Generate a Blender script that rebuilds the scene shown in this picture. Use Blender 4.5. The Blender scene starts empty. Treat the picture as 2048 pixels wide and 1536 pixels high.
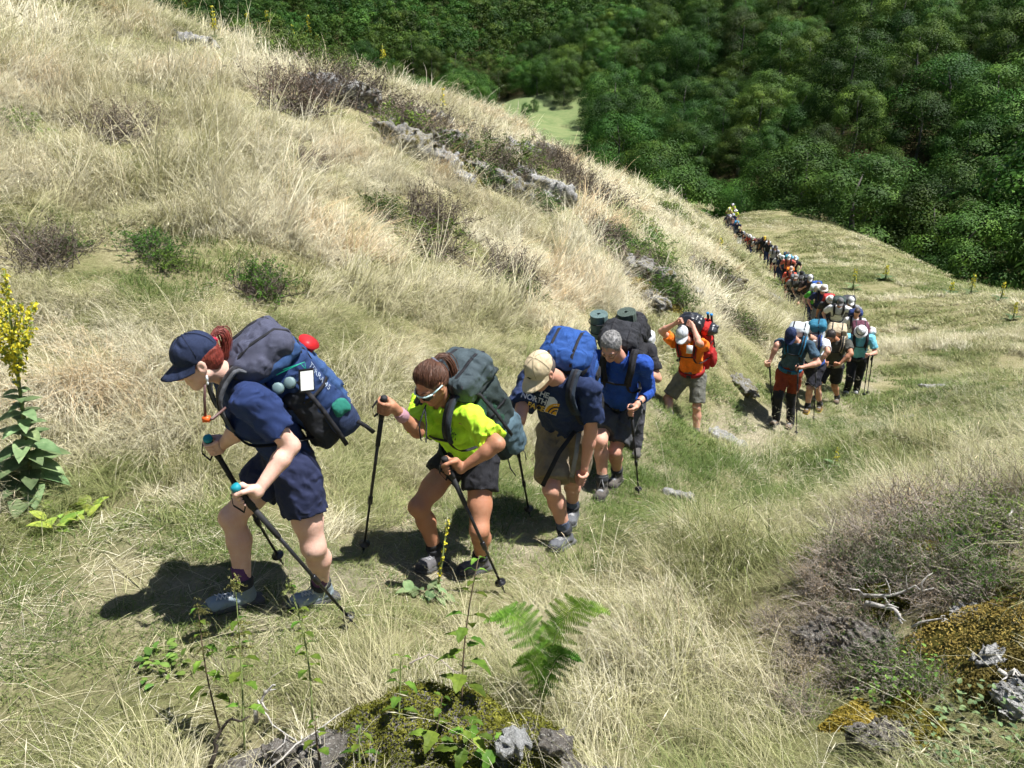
import bpy, bmesh, math, random
import numpy as np
from mathutils import Vector, Matrix
from mathutils.bvhtree import BVHTree

R = math.radians
scn = bpy.context.scene
C = scn.collection
random.seed(7)
rng = np.random.default_rng(7)

# ------------------------------------------------------------------ camera
PITCH = R(20.0)
cam_d = bpy.data.cameras.new('camera')
cam_d.sensor_width = 36.0
cam_d.lens = 27.0
cam_d.clip_start = 0.05
cam_d.clip_end = 3000
cam = bpy.data.objects.new('camera', cam_d)
cam.location = (0, 0, 0)
cam.rotation_euler = (math.pi / 2 - PITCH, 0, 0)
C.objects.link(cam)
scn.camera = cam

# ------------------------------------------------------------------ light
SUN_TO = np.array([0.93, -0.20, 0.0])
SUN_TO /= np.linalg.norm(SUN_TO)
SUN_EL = R(66)
w = bpy.data.worlds.new('World')
scn.world = w
w.use_nodes = True
nt = w.node_tree
bg = nt.nodes['Background']
sky = nt.nodes.new('ShaderNodeTexSky')
sky.sky_type = 'NISHITA'
sky.sun_disc = False
sky.sun_elevation = SUN_EL
sky.sun_rotation = math.atan2(SUN_TO[0], SUN_TO[1])
sky.altitude = 900
nt.links.new(sky.outputs['Color'], bg.inputs['Color'])
bg.inputs['Strength'].default_value = 0.05
sun_d = bpy.data.lights.new('sun', 'SUN')
sun_d.energy = 5.0
sun_d.angle = R(0.53)
sun_d.color = (1.0, 0.98, 0.95)
sun = bpy.data.objects.new('sun', sun_d)
sd = Vector((SUN_TO[0] * math.cos(SUN_EL), SUN_TO[1] * math.cos(SUN_EL), math.sin(SUN_EL)))
sun.rotation_euler = sd.to_track_quat('Z', 'Y').to_euler()
sun.location = (30, -20, 60)
C.objects.link(sun)
vs = scn.view_settings
vs.view_transform = 'Standard'
vs.look = 'None'
vs.gamma = 1.0
vs.exposure = 0.98
vs.use_curve_mapping = False
scn.cycles.max_bounces = 3
scn.cycles.diffuse_bounces = 2
scn.cycles.transmission_bounces = 2
scn.cycles.transparent_max_bounces = 6
scn.cycles.glossy_bounces = 1
scn.cycles.use_adaptive_sampling = True
scn.cycles.adaptive_threshold = 0.06
scn.cycles.adaptive_min_samples = 16
scn.cycles.caustics_reflective = False
scn.cycles.caustics_refractive = False

# ------------------------------------------------------------------ pixel <-> place (2048 x 1536 photograph)
FPX = 2048 * 27.0 / 36.0
CP, SP = math.cos(PITCH), math.sin(PITCH)
def ray(px, py):
    u = (px - 1024.0) / FPX; v = (768.0 - py) / FPX
    return np.array([u, CP + v * SP, -SP + v * CP])
def at(px, py, Y):
    d = ray(px, py)
    return d * (Y / d[1])
def to_px(p):
    f = p[1] * CP - p[2] * SP; up = p[1] * SP + p[2] * CP
    return 1024 + p[0] / f * FPX, 768 - up / f * FPX
def V(a): return Vector((float(a[0]), float(a[1]), float(a[2])))

# ------------------------------------------------------------------ object helpers
def tag(o, label=None, cat=None, group=None, kind=None):
    if label: o['label'] = label
    if cat: o['category'] = cat
    if group: o['group'] = group
    if kind: o['kind'] = kind
    return o
def empty(name, loc, rz=0.0, **k):
    o = bpy.data.objects.new(name, None)
    o.location = V(loc); o.rotation_euler = (0, 0, rz); o.empty_display_size = 0.1
    C.objects.link(o)
    return tag(o, **k)
def mesh_from(name, verts, faces, smooth=True):
    me = bpy.data.meshes.new(name)
    verts = np.asarray(verts, dtype=np.float32)
    if isinstance(faces, np.ndarray):
        n, k = faces.shape
        me.vertices.add(len(verts)); me.vertices.foreach_set('co', verts.ravel())
        me.loops.add(n * k); me.loops.foreach_set('vertex_index', faces.astype(np.int32).ravel())
        me.polygons.add(n)
        me.polygons.foreach_set('loop_start', np.arange(0, n * k, k, dtype=np.int32))
        me.polygons.foreach_set('use_smooth', np.full(n, smooth))
        me.update(calc_edges=True)
    else:
        me.from_pydata([tuple(map(float, v)) for v in verts], [], faces)
        me.polygons.foreach_set('use_smooth', np.full(len(me.polygons), smooth))
        me.update()
    return me
def obj(name, me, mat=None, parent=None):
    """link a mesh given in WORLD coordinates; under a parent its verts move to the parent's frame"""
    o = bpy.data.objects.new(name, me)
    if mat is not None:
        me.materials.clear(); me.materials.append(mat)
    C.objects.link(o)
    if parent is not None:
        top = parent
        off = Vector((0, 0, 0))
        while top is not None:
            off += top.location; top = top.parent
        o.parent = parent
        me.transform(Matrix.Translation(-off))
    return o
class MB:
    """collects verts and faces (plain python) for one mesh"""
    def __init__(s): s.v = []; s.f = []
    def add(s, v, f):
        b = len(s.v); s.v.extend(v); s.f.extend([tuple(i + b for i in q) for q in f])
    def tube(s, pts, rad, n=6, cap=True):
        pts = [np.asarray(p, float) for p in pts]
        if not hasattr(rad, '__len__'): rad = [rad] * len(pts)
        vv = []; prev = None
        for i, p in enumerate(pts):
            t = pts[min(i + 1, len(pts) - 1)] - pts[max(i - 1, 0)]
            t = t / (np.linalg.norm(t) + 1e-9)
            if prev is None:
                a = np.array([0, 0, 1.0]) if abs(t[2]) < 0.9 else np.array([1.0, 0, 0])
                x = np.cross(a, t)
            else:
                x = prev - t * prev.dot(t)
            x /= (np.linalg.norm(x) + 1e-9); prev = x
            y = np.cross(t, x)
            for k in range(n):
                an = 2 * math.pi * k / n
                vv.append(p + rad[i] * (math.cos(an) * x + math.sin(an) * y))
        ff = []
        for i in range(len(pts) - 1):
            for k in range(n):
                k2 = (k + 1) % n
                ff.append((i * n + k, i * n + k2, (i + 1) * n + k2, (i + 1) * n + k))
        if cap:
            ff.append(tuple(range(n))[::-1]); b = (len(pts) - 1) * n
            ff.append(tuple(range(b, b + n)))
        s.add(vv, ff)
    def ribbon(s, pts, wid, side, thick=0.003):
        """flat strap along pts; side = width direction(s)"""
        pts = [np.asarray(p, float) for p in pts]
        vv = []
        for i, p in enumerate(pts):
            t = pts[min(i + 1, len(pts) - 1)] - pts[max(i - 1, 0)]; t /= np.linalg.norm(t) + 1e-9
            sd_ = np.asarray(side[i] if np.ndim(side) == 2 else side, float)
            sd_ = sd_ - t * sd_.dot(t); sd_ /= np.linalg.norm(sd_) + 1e-9
            n_ = np.cross(t, sd_)
            for a, b in ((1, 1), (-1, 1), (-1, -1), (1, -1)):
                vv.append(p + a * sd_ * wid / 2 + b * n_ * thick / 2)
        ff = []
        for i in range(len(pts) - 1):
            for k in range(4):
                k2 = (k + 1) % 4
                ff.append((i * 4 + k, i * 4 + k2, i * 4 + 4 + k2, i * 4 + 4 + k))
        ff.append((3, 2, 1, 0)); b = (len(pts) - 1) * 4; ff.append((b, b + 1, b + 2, b + 3))
        s.add(vv, ff)
    def lathe(s, base, axis, prof, n=12):
        base = np.asarray(base, float); ax = np.asarray(axis, float); ax /= np.linalg.norm(ax)
        pts = [base + ax * h for h, r in prof]; rr = [r for h, r in prof]
        s.tube(pts, rr, n)
    def box(s, c, hx, hy, hz, M=None):
        c = np.asarray(c, float); M = np.eye(3) if M is None else np.asarray(M)
        vv = [c + M @ np.array([a * hx, b * hy, d * hz]) for a in (-1, 1) for b in (-1, 1) for d in (-1, 1)]
        s.add(vv, [(0, 1, 3, 2), (4, 6, 7, 5), (0, 4, 5, 1), (2, 3, 7, 6), (0, 2, 6, 4), (1, 5, 7, 3)])
    def mesh(s, name, smooth=True): return mesh_from(name, s.v, s.f, smooth)
    def build(s, name, mat, parent=None, smooth=True): return obj(name, s.mesh(name, smooth), mat, parent)

# ------------------------------------------------------------------ materials
def new_mat(name):
    m = bpy.data.materials.new(name); m.use_nodes = True
    n = m.node_tree.nodes; b = n['Principled BSDF']
    return m, m.node_tree, n, b
def mixrgb(t, fac, a, b, mode='MIX'):
    x = t.nodes.new('ShaderNodeMix'); x.data_type = 'RGBA'; x.blend_type = mode
    for s_, v in ((x.inputs[0], fac), (x.inputs[6], a), (x.inputs[7], b)):
        if isinstance(v, (int, float)): s_.default_value = v
        elif isinstance(v, (tuple, list)): s_.default_value = (*v[:3], 1)
        else: t.links.new(v, s_)
    return x.outputs[2]
def noise(t, scale, detail=3, rough=0.55, vec=None):
    x = t.nodes.new('ShaderNodeTexNoise'); x.inputs['Scale'].default_value = scale
    x.inputs['Detail'].default_value = detail; x.inputs['Roughness'].default_value = rough
    if vec is None:
        tc = t.nodes.new('ShaderNodeTexCoord'); vec = tc.outputs['Object']
    t.links.new(vec, x.inputs['Vector'])
    return x
def ramp(t, src, stops):
    x = t.nodes.new('ShaderNodeValToRGB'); e = x.color_ramp.elements
    while len(e) < len(stops): e.new(0.5)
    for i, (p, c) in enumerate(stops):
        e[i].position = p; e[i].color = (*c, 1) if len(c) == 3 else c
    t.links.new(src, x.inputs['Fac'])
    return x.outputs['Color']
def bump(t, b, src, strength=0.3, dist=0.01):
    x = t.nodes.new('ShaderNodeBump'); x.inputs['Strength'].default_value = strength; x.inputs['Distance'].default_value = dist
    t.links.new(src, x.inputs['Height']); t.links.new(x.outputs['Normal'], b.inputs['Normal'])
_cloth = {}
def cloth(col, rough=0.85, weave=900, var=0.18, sheen=0.0, key=''):
    k = (col, rough, weave, key)
    if k in _cloth: return _cloth[k]
    m, t, n, b = new_mat('cloth')
    nz = noise(t, 14, 4)
    dark = tuple(c * (1 - var) for c in col); lite = tuple(min(1, c * (1 + var) + 0.003) for c in col)
    c = ramp(t, nz.outputs['Fac'], [(0.3, dark), (0.7, lite)])
    t.links.new(c, b.inputs['Base Color'])
    b.inputs['Roughness'].default_value = rough
    b.inputs['Specular IOR Level'].default_value = 0.4
    nb = noise(t, weave, 2)
    nb2 = noise(t, 15, 3, 0.55); nb2.noise_type = 'RIDGED_MULTIFRACTAL'; nb2.inputs['Distortion'].default_value = 0.7
    mx = t.nodes.new('ShaderNodeMath'); mx.operation = 'MULTIPLY_ADD'
    t.links.new(nb.outputs['Fac'], mx.inputs[0]); mx.inputs[1].default_value = 0.12; t.links.new(nb2.outputs['Fac'], mx.inputs[2])
    bump(t, b, mx.outputs[0], 0.85, 0.022)
    _cloth[k] = m
    return m
def plain(col, rough=0.5, metal=0.0, spec=0.5):
    k = ('p', col, rough, metal)
    if k in _cloth: return _cloth[k]
    m, t, n, b = new_mat('plain')
    nz = noise(t, 60, 2)
    c = ramp(t, nz.outputs['Fac'], [(0.3, tuple(x * 0.88 for x in col)), (0.7, tuple(min(1, x * 1.1) for x in col))])
    t.links.new(c, b.inputs['Base Color'])
    b.inputs['Roughness'].default_value = rough; b.inputs['Metallic'].default_value = metal
    b.inputs['Specular IOR Level'].default_value = spec
    _cloth[k] = m
    return m
def skin(col):
    k = ('s', col)
    if k in _cloth: return _cloth[k]
    m, t, n, b = new_mat('skin')
    nz = noise(t, 22, 4); nf = noise(t, 260, 3)
    c = ramp(t, nz.outputs['Fac'], [(0.3, (col[0] * 0.93, col[1] * 0.84, col[2] * 0.8)), (0.7, (min(1, col[0] * 1.06), col[1] * 1.03, col[2] * 1.02))])
    nv = noise(t, 7, 5, .7); c = mixrgb(t, ramp(t, nv.outputs['Fac'], [(.42, (0, 0, 0)), (.7, (.5, .5, .5))]), c, (col[0] * .92, col[1] * .62, col[2] * .52))
    c = mixrgb(t, 0.22, c, ramp(t, nf.outputs['Fac'], [(0.45, (col[0], col[1] * 0.7, col[2] * 0.6)), (0.6, col)]))
    t.links.new(c, b.inputs['Base Color'])
    t.links.new(ramp(t, nz.outputs['Fac'], [(0.3, (.48, .48, .48)), (0.7, (.72, .72, .72))]), b.inputs['Roughness'])
    b.inputs['Subsurface Weight'].default_value = 0.05
    b.inputs['Subsurface Radius'].default_value = (0.012, 0.005, 0.003)
    b.inputs['Subsurface Scale'].default_value = 0.5
    nm_ = noise(t, 42, 4, .6); am = n.new('ShaderNodeMath'); am.operation = 'MULTIPLY_ADD'; t.links.new(nf.outputs['Fac'], am.inputs[0]); am.inputs[1].default_value = .35; t.links.new(nm_.outputs['Fac'], am.inputs[2])
    bump(t, b, am.outputs[0], 0.4, 0.007)
    _cloth[k] = m
    return m
# ------------------------------------------------------------------ the lie of the land (two thin-plate surfaces)
class TPS:
    def __init__(s, P, lam=0.0):
        P = np.asarray(P, float); s.c = P[:, :2].copy(); n = len(P)
        K = s.k(np.linalg.norm(s.c[:, None] - s.c[None], axis=2)) + lam * np.eye(n)
        Q = np.hstack([np.ones((n, 1)), s.c])
        A = np.block([[K, Q], [Q.T, np.zeros((3, 3))]])
        s.w = np.linalg.solve(A, np.concatenate([P[:, 2], np.zeros(3)]))
    @staticmethod
    def k(r): return r * r * np.log(r + 1e-9)
    def __call__(s, x, y):
        x = np.asarray(x, float); y = np.asarray(y, float); sh = x.shape
        q = np.stack([x.ravel(), y.ravel()], 1); out = np.empty(len(q))
        for i in range(0, len(q), 40000):
            a_ = q[i:i + 40000]; r2 = (a_[:, :1] - s.c[None, :, 0]) ** 2 + (a_[:, 1:] - s.c[None, :, 1]) ** 2
            out[i:i + 40000] = (r2 * np.log(r2 + 1e-18)) @ (s.w[:-3] * .5) + s.w[-3] + q[i:i + 40000] @ s.w[-2:]
        return out.reshape(sh)
def sm(a, b, x):
    t = np.clip((x - a) / (b - a), 0, 1); return t * t * (3 - 2 * t)

TRAIL_PX = [(-300, 1330, 2.6), (250, 1225, 3.15), (540, 1210, 3.3), (900, 1140, 4.1), (1110, 1090, 4.8), (1205, 985, 6.2), (1370, 868, 10.2), (1560, 858, 11.5), (1625, 828, 12.9),
            (1710, 795, 14.8), (1735, 745, 18.6), (1705, 702, 22), (1650, 665, 26), (1605, 637, 30), (1576, 609, 33.5), (1566, 575, 40), (1545, 546, 46),
            (1515, 524, 54), (1478, 500, 61), (1455, 468, 69), (1462, 446, 76)]
SLOPE_PX = [(540, 1000, 4.3), (540, 860, 5.3), (540, 700, 6.3), (540, 500, 8.2), (540, 300, 11.2), (540, 170, 16.5), (480, 106, 26), (330, 45, 23),
            (30, 1000, 4.1), (0, 850, 4.7), (0, 700, 5.5), (0, 500, 7.0), (0, 300, 9.5), (0, 100, 13.5), (-300, 0, 11), (-400, 500, 5.6), (-400, 1000, 3.8),
            (250, 200, 13), (250, 80, 20), (700, 158, 27), (850, 196, 30), (1000, 238, 33), (1130, 325, 35), (1230, 362, 40), (1320, 392, 47), (1410, 425, 62),
            (760, 220, 18.5), (900, 290, 17), (1050, 370, 18.5), (800, 450, 10.8), (800, 650, 8), (980, 500, 11.5), (1000, 640, 9.0), (1200, 700, 9.2),
            (1250, 460, 17), (1180, 560, 12.5), (1330, 520, 18), (1400, 640, 13.2), (1300, 620, 12), (1450, 590, 20), (1500, 560, 28), (1400, 450, 38), (1430, 500, 42),
            (1900, 880, 7.6), (1750, 880, 8.2), (2040, 760, 12.5), (1900, 690, 20), (2048, 606, 29), (1930, 592, 36), (1830, 562, 45), (1700, 475, 65), (1600, 432, 82), (1520, 432, 84), (1700, 600, 36),
            (1620, 520, 58), (1750, 540, 48), (2150, 640, 24), (2300, 800, 12),
            (100, 1300, 2.9), (100, 1500, 2.4), (-200, 1500, 2.4), (500, 1400, 2.6), (1200, 1400, 2.75), (1024, 1536, 2.15), (1500, 1300, 3.2), (1960, 1012, 3.75), (1790, 1085, 3.55), (1640, 1190, 3.4), (1950, 1210, 2.95), (1950, 1400, 2.4), (1650, 1500, 2.35),
            (1300, 1100, 4.6), (1600, 1080, 5.1), (1600, 950, 7.2), (1000, 1000, 5.3), (800, 900, 5.6), (700, 1050, 4.4), (1450, 900, 8.6), (2200, 1030, 3.4)]
P = [at(*p) for p in TRAIL_PX + SLOPE_PX]
# ground that the camera cannot see: behind the ridge and behind the viewer
P += [np.array(q) for q in [(-14, 40, 0.5), (-8, 48, -4), (0, 56, -8), (-22, 60, -10), (8, 66, -10), (16, 98, -19), (24, 100, -20), (36, 92, -20), (42, 76, -18), (40, 60, -15.5), (36, 48, -13),
                            (34, 34, -9.6), (0, 0.6, -1.75), (-3, 0, -1.6), (3, 0.3, -1.7), (-6, -4, -0.2), (0, -4, -0.8), (5, -4, -1.6), (12, -6, -4), (16, 4, -5), (22, 16, -7), (-12, -6, 1.5), (-14, 4, 3.2), (-20, 14, 6.5), (-20, 30, 5), (28, -4, -10)]]
_near = TPS(P, 0.02)

CANOPY = [(2060, 570, 58), (1850, 545, 64), (1700, 462, 85), (1500, 415, 100), (1300, 372, 115), (1200, 320, 130), (1180, 200, 165), (1400, 200, 150), (1400, 0, 230), (1700, 250, 108), (1700, 0, 180),
          (2040, 250, 80), (2040, 0, 130), (2300, 300, 75), (2300, 0, 120), (1250, 0, 280)]
H_CAN = 9.0
F = []
for p in CANOPY:
    q = at(*p); q[2] -= H_CAN; F.append(q)
for p, h in [((1000, 170, 235), 9), ((900, 100, 260), 9), ((700, 50, 285), 9), ((1000, 0, 340), 9), ((700, 0, 310), 9), ((1130, 90, 250), 9), ((400, 0, 300), 9), ((0, -80, 300), 9), ((1140, 200, 205), 6),
             ((1090, 192, 225), 0), ((1020, 200, 228), 0), ((1060, 250, 192), 0), ((1110, 290, 172), 0), ((1120, 320, 150), 0), ((1000, 240, 195), 0), ((900, 260, 200), 2)]:
    q = at(*p); q[2] -= h; F.append(q)
F += [np.array(q) for q in [(-40, 70, -13), (-70, 60, -6), (-25, 75, -15), (0, 90, -22), (20, 115, -27), (-30, 110, -24), (45, 90, -25), (-60, 160, -12), (60, 50, -22), (60, 20, -16), (-120, 120, 10),
                            (-150, 400, 80), (100, 450, 95), (280, 350, 110), (300, 150, 75), (250, 40, 60), (-200, 250, 60), (120, 10, 0), (-100, 10, 20), (-100, -100, 30), (100, -100, -10), (250, -100, 40)]]
_far = TPS(F, 2.0)
def wob(x, y):
    fd = 1 - sm(9, 24, np.hypot(x, y))
    return (fd * (0.045 * np.sin(1.9 * x + 0.6 * y + 1) * np.sin(1.3 * y - 0.7 * x) + 0.03 * np.sin(4.1 * x - 2.2 * y + 2) * np.sin(3.3 * y + 1.1 * x))
            + 0.05 * np.sin(0.55 * x + 0.2 * y) * np.sin(0.43 * y + 0.9) * sm(6, 16, np.hypot(x, y)))
TR = np.array([at(*p) for p in TRAIL_PX])
def trail_d(x, y):
    x = np.asarray(x, float); y = np.asarray(y, float)
    d = np.full(x.shape, 1e9)
    for a, b in zip(TR[:-1, :2], TR[1:, :2]):
        ab = b - a; t = np.clip(((x - a[0]) * ab[0] + (y - a[1]) * ab[1]) / ab.dot(ab), 0, 1)
        d = np.minimum(d, np.hypot(x - a[0] - t * ab[0], y - a[1] - t * ab[1]))
    return d
def hz(x, y):
    x = np.asarray(x, float); y = np.asarray(y, float)
    n = _near(x, y)
    td = trail_d(x, y)
    n = n + wob(x, y) * sm(0.25, 1.2, td)
    # the near hill ends outside its own ground
    out = np.maximum(0, np.hypot((x - 4) / 40.0, (y - 35) / 62.0) - 1.0)
    n = n - 60 * out
    f = _far(x, y) + 0.6 * np.sin(x * 0.11) * np.sin(y * 0.09)
    k = 1.5
    h = np.clip(k - np.abs(n - f), 0, None) / k
    return np.maximum(n, f) + h * h * k / 4
def gz(x, y): return float(hz(np.array([x]), np.array([y]))[0])
def hits(px, py, tmin=1.6, tmax=420, n=420):
    """where the sight lines through photo points first meet the ground"""
    px = np.atleast_1d(np.asarray(px, float)); py = np.atleast_1d(np.asarray(py, float))
    D = np.stack([ray(a, b) for a, b in zip(px, py)])
    ts = np.geomspace(tmin, tmax, n)
    X = D[:, None, :] * ts[None, :, None]
    below = X[..., 2] < hz(X[..., 0], X[..., 1])
    i = np.argmax(below, axis=1); i = np.where(below.any(1), np.maximum(i, 1), n - 1)
    lo = ts[i - 1]; hi = ts[i]
    for _ in range(9):
        m = (lo + hi) / 2; Q = D * m[:, None]
        b = Q[:, 2] < hz(Q[:, 0], Q[:, 1])
        hi = np.where(b, m, hi); lo = np.where(b, lo, m)
    return D * hi[:, None]
def hit(px, py): return hits(px, py)[0]
def normal(x, y, e=0.08):
    x = np.asarray(x, float); y = np.asarray(y, float)
    nx = -(hz(x + e, y) - hz(x - e, y)) / (2 * e); ny = -(hz(x, y + e) - hz(x, y - e)) / (2 * e)
    n = np.stack([nx, ny, np.ones_like(nx)], -1)
    return n / np.linalg.norm(n, axis=-1, keepdims=True)
def fbm(x, y, s, seed=0, oct=4):
    r = np.random.default_rng(100 + seed); o = np.zeros_like(np.asarray(x, float)); a = 1.0; tot = 0
    for k in range(oct):
        for _ in range(5):
            th = r.uniform(0, 6.283); f = s * (2 ** k) * r.uniform(0.6, 1.5); ph = r.uniform(0, 6.283)
            o = o + a * np.sin(f * (x * math.cos(th) + y * math.sin(th)) + ph)
        tot += a * 2.0; a *= 0.55
    return o / tot        # about -1 .. 1

# ------------------------------------------------------------------ ground sheet
def axis(lo, hi, c, d0, g):
    out = [c]; d = d0
    while out[-1] < hi: out.append(out[-1] + d); d *= g
    a = [c]; d = d0
    while a[-1] > lo: a.append(a[-1] - d); d *= g
    return np.array(a[::-1][:-1] + out)
GX = axis(-200, 320, 0.5, 0.075, 1.034)
GY = axis(-110, 470, 3.6, 0.075, 1.031)
gx, gy = np.meshgrid(GX, GY)
GZ = hz(gx, gy)
nx_, ny_ = len(GX), len(GY)
idx = np.arange(nx_ * ny_).reshape(ny_, nx_)
quads = np.stack([idx[:-1, :-1], idx[:-1, 1:], idx[1:, 1:], idx[1:, :-1]], -1).reshape(-1, 4)
gme = mesh_from('ground', np.stack([gx, gy, GZ], -1).reshape(-1, 3), quads)
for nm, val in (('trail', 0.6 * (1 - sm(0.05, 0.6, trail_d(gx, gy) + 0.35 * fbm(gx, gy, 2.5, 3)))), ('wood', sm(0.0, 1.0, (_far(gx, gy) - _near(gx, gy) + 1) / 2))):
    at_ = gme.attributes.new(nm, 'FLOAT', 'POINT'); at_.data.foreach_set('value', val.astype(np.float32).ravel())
def ground_material():
    m, t, n, b = new_mat('ground')
    n1 = noise(t, 0.9, 6, 0.65); n2 = noise(t, 26, 8, 0.8); n3 = noise(t, 60, 8, 0.8)
    straw = ramp(t, n2.outputs['Fac'], [(0.3, (0.12, 0.105, 0.055)), (0.5, (0.24, 0.215, 0.115)), (0.7, (0.38, 0.35, 0.21))])
    green = ramp(t, n2.outputs['Fac'], [(0.35, (0.08, 0.085, 0.03)), (0.65, (0.2, 0.2, 0.085))])
    base = mixrgb(t, ramp(t, n1.outputs['Fac'], [(0.42, (0, 0, 0)), (0.6, (1, 1, 1))]), straw, green)
    dirt = ramp(t, n3.outputs['Fac'], [(0.3, (0.15, 0.125, 0.095)), (0.55, (0.30, 0.26, 0.20)), (0.75, (0.46, 0.42, 0.34))])
    a = n.new('ShaderNodeAttribute'); a.attribute_name = 'trail'
    base = mixrgb(t, a.outputs['Fac'], base, dirt)
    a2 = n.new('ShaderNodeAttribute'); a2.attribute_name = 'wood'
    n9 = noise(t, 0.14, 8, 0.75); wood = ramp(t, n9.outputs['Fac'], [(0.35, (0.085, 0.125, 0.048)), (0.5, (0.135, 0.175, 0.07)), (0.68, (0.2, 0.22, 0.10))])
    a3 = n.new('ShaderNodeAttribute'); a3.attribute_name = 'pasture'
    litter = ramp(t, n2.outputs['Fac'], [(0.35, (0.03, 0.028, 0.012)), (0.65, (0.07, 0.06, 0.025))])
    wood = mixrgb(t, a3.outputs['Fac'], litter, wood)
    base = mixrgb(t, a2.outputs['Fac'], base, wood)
    t.links.new(base, b.inputs['Base Color'])
    b.inputs['Roughness'].default_value = 1.0; b.inputs['Specular IOR Level'].default_value = 0.1
    bump(t, b, n2.outputs['Fac'], 0.8, 0.03)
    return m
pq = to_px(np.stack([gx, gy, GZ])); past = sm(0, 1, 1 - np.hypot((pq[0] - 1075) / 150, (pq[1] - 250) / 110) + .6) * (gy > 120) * (gy < 245)
at_ = gme.attributes.new('pasture', 'FLOAT', 'POINT'); at_.data.foreach_set('value', past.astype(np.float32).ravel())
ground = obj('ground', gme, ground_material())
tag(ground, kind='structure')
# ------------------------------------------------------------------ foliage materials
def leaf_mat(name, lo, mid, hi, trans=0.35, rnd=True, scale=1.3, gloss=0.12):
    m, t, n, b = new_mat(name)
    nz = noise(t, scale, 3, 0.6)
    c = ramp(t, nz.outputs['Fac'], [(0.3, lo), (0.5, mid), (0.72, hi)])
    if rnd:
        oi = n.new('ShaderNodeObjectInfo')
        hs = n.new('ShaderNodeHueSaturation')
        mr = n.new('ShaderNodeMapRange'); t.links.new(oi.outputs['Random'], mr.inputs['Value']); mr.inputs['To Min'].default_value = 0.55; mr.inputs['To Max'].default_value = 1.6
        t.links.new(mr.outputs['Result'], hs.inputs['Value'])
        mm = n.new('ShaderNodeMath'); mm.operation = 'MULTIPLY'; t.links.new(oi.outputs['Random'], mm.inputs[0]); mm.inputs[1].default_value = 7.31
        fr = n.new('ShaderNodeMath'); fr.operation = 'FRACT'; t.links.new(mm.outputs[0], fr.inputs[0])
        m2 = n.new('ShaderNodeMapRange'); t.links.new(fr.outputs[0], m2.inputs['Value']); m2.inputs['To Min'].default_value = 0.478; m2.inputs['To Max'].default_value = 0.53
        t.links.new(m2.outputs['Result'], hs.inputs['Hue'])
        t.links.new(c, hs.inputs['Color']); c = hs.outputs['Color']
    at_ = n.new('ShaderNodeAttribute'); at_.attribute_name = 'blade'
    c = mixrgb(t, 1.0, c, ramp(t, at_.outputs['Fac'], [(0, (0.6, 0.62, 0.55)), (1, (1.35, 1.3, 1.1))]), 'MULTIPLY')
    t.links.new(c, b.inputs['Base Color']); b.inputs['Roughness'].default_value = 0.55; b.inputs['Specular IOR Level'].default_value = gloss
    tr = n.new('ShaderNodeBsdfTranslucent'); t.links.new(c, tr.inputs['Color'])
    mx = n.new('ShaderNodeMixShader'); mx.inputs[0].default_value = trans
    t.links.new(b.outputs[0], mx.inputs[1]); t.links.new(tr.outputs[0], mx.inputs[2])
    t.links.new(mx.outputs[0], n['Material Output'].inputs['Surface'])
    return m
def bark_mat(name, lo, hi, scale=20):
    m, t, n, b = new_mat(name)
    nz = noise(t, scale, 5, 0.7)
    t.links.new(ramp(t, nz.outputs['Fac'], [(0.3, lo), (0.7, hi)]), b.inputs['Base Color'])
    b.inputs['Roughness'].default_value = 0.95
    bump(t, b, nz.outputs['Fac'], 0.6, 0.02)
    return m
M_BEECH = leaf_mat('beech_leaves', (0.016, 0.041, 0.009), (0.042, 0.089, 0.016), (0.102, 0.175, 0.028), 0.15, scale=0.35)
M_BARK = bark_mat('beech_bark', (0.05, 0.045, 0.04), (0.13, 0.12, 0.105), 3)
def set_attr(me, name, vals, dom='POINT'):
    a = me.attributes.new(name, 'FLOAT', dom); a.data.foreach_set('value', np.asarray(vals, np.float32))
def quads_mesh(name, cen, nrm, size, asp=1.0, r=None, blade=None):
    """leaf shaped pieces: 4-cornered, folded a little; cen (n,3), nrm (n,3)"""
    r = r or rng; n = len(cen)
    nrm = nrm / np.linalg.norm(nrm, axis=1, keepdims=True)
    a = r.normal(size=(n, 3)); a -= nrm * (a * nrm).sum(1, keepdims=True); a /= np.linalg.norm(a, axis=1, keepdims=True)
    b = np.cross(nrm, a); s = np.asarray(size).reshape(-1, 1) * np.ones((n, 1))
    v = np.stack([cen - a * s, cen + b * s * asp * 0.55 + nrm * s * 0.12, cen + a * s, cen - b * s * asp * 0.55 + nrm * s * 0.12], 1).reshape(-1, 3)
    f = np.arange(4 * n).reshape(n, 4)
    me = mesh_from(name, v, f, False)
    bl = r.random(n) if blade is None else blade
    set_attr(me, 'blade', np.repeat(bl, 4))
    return me
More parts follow.
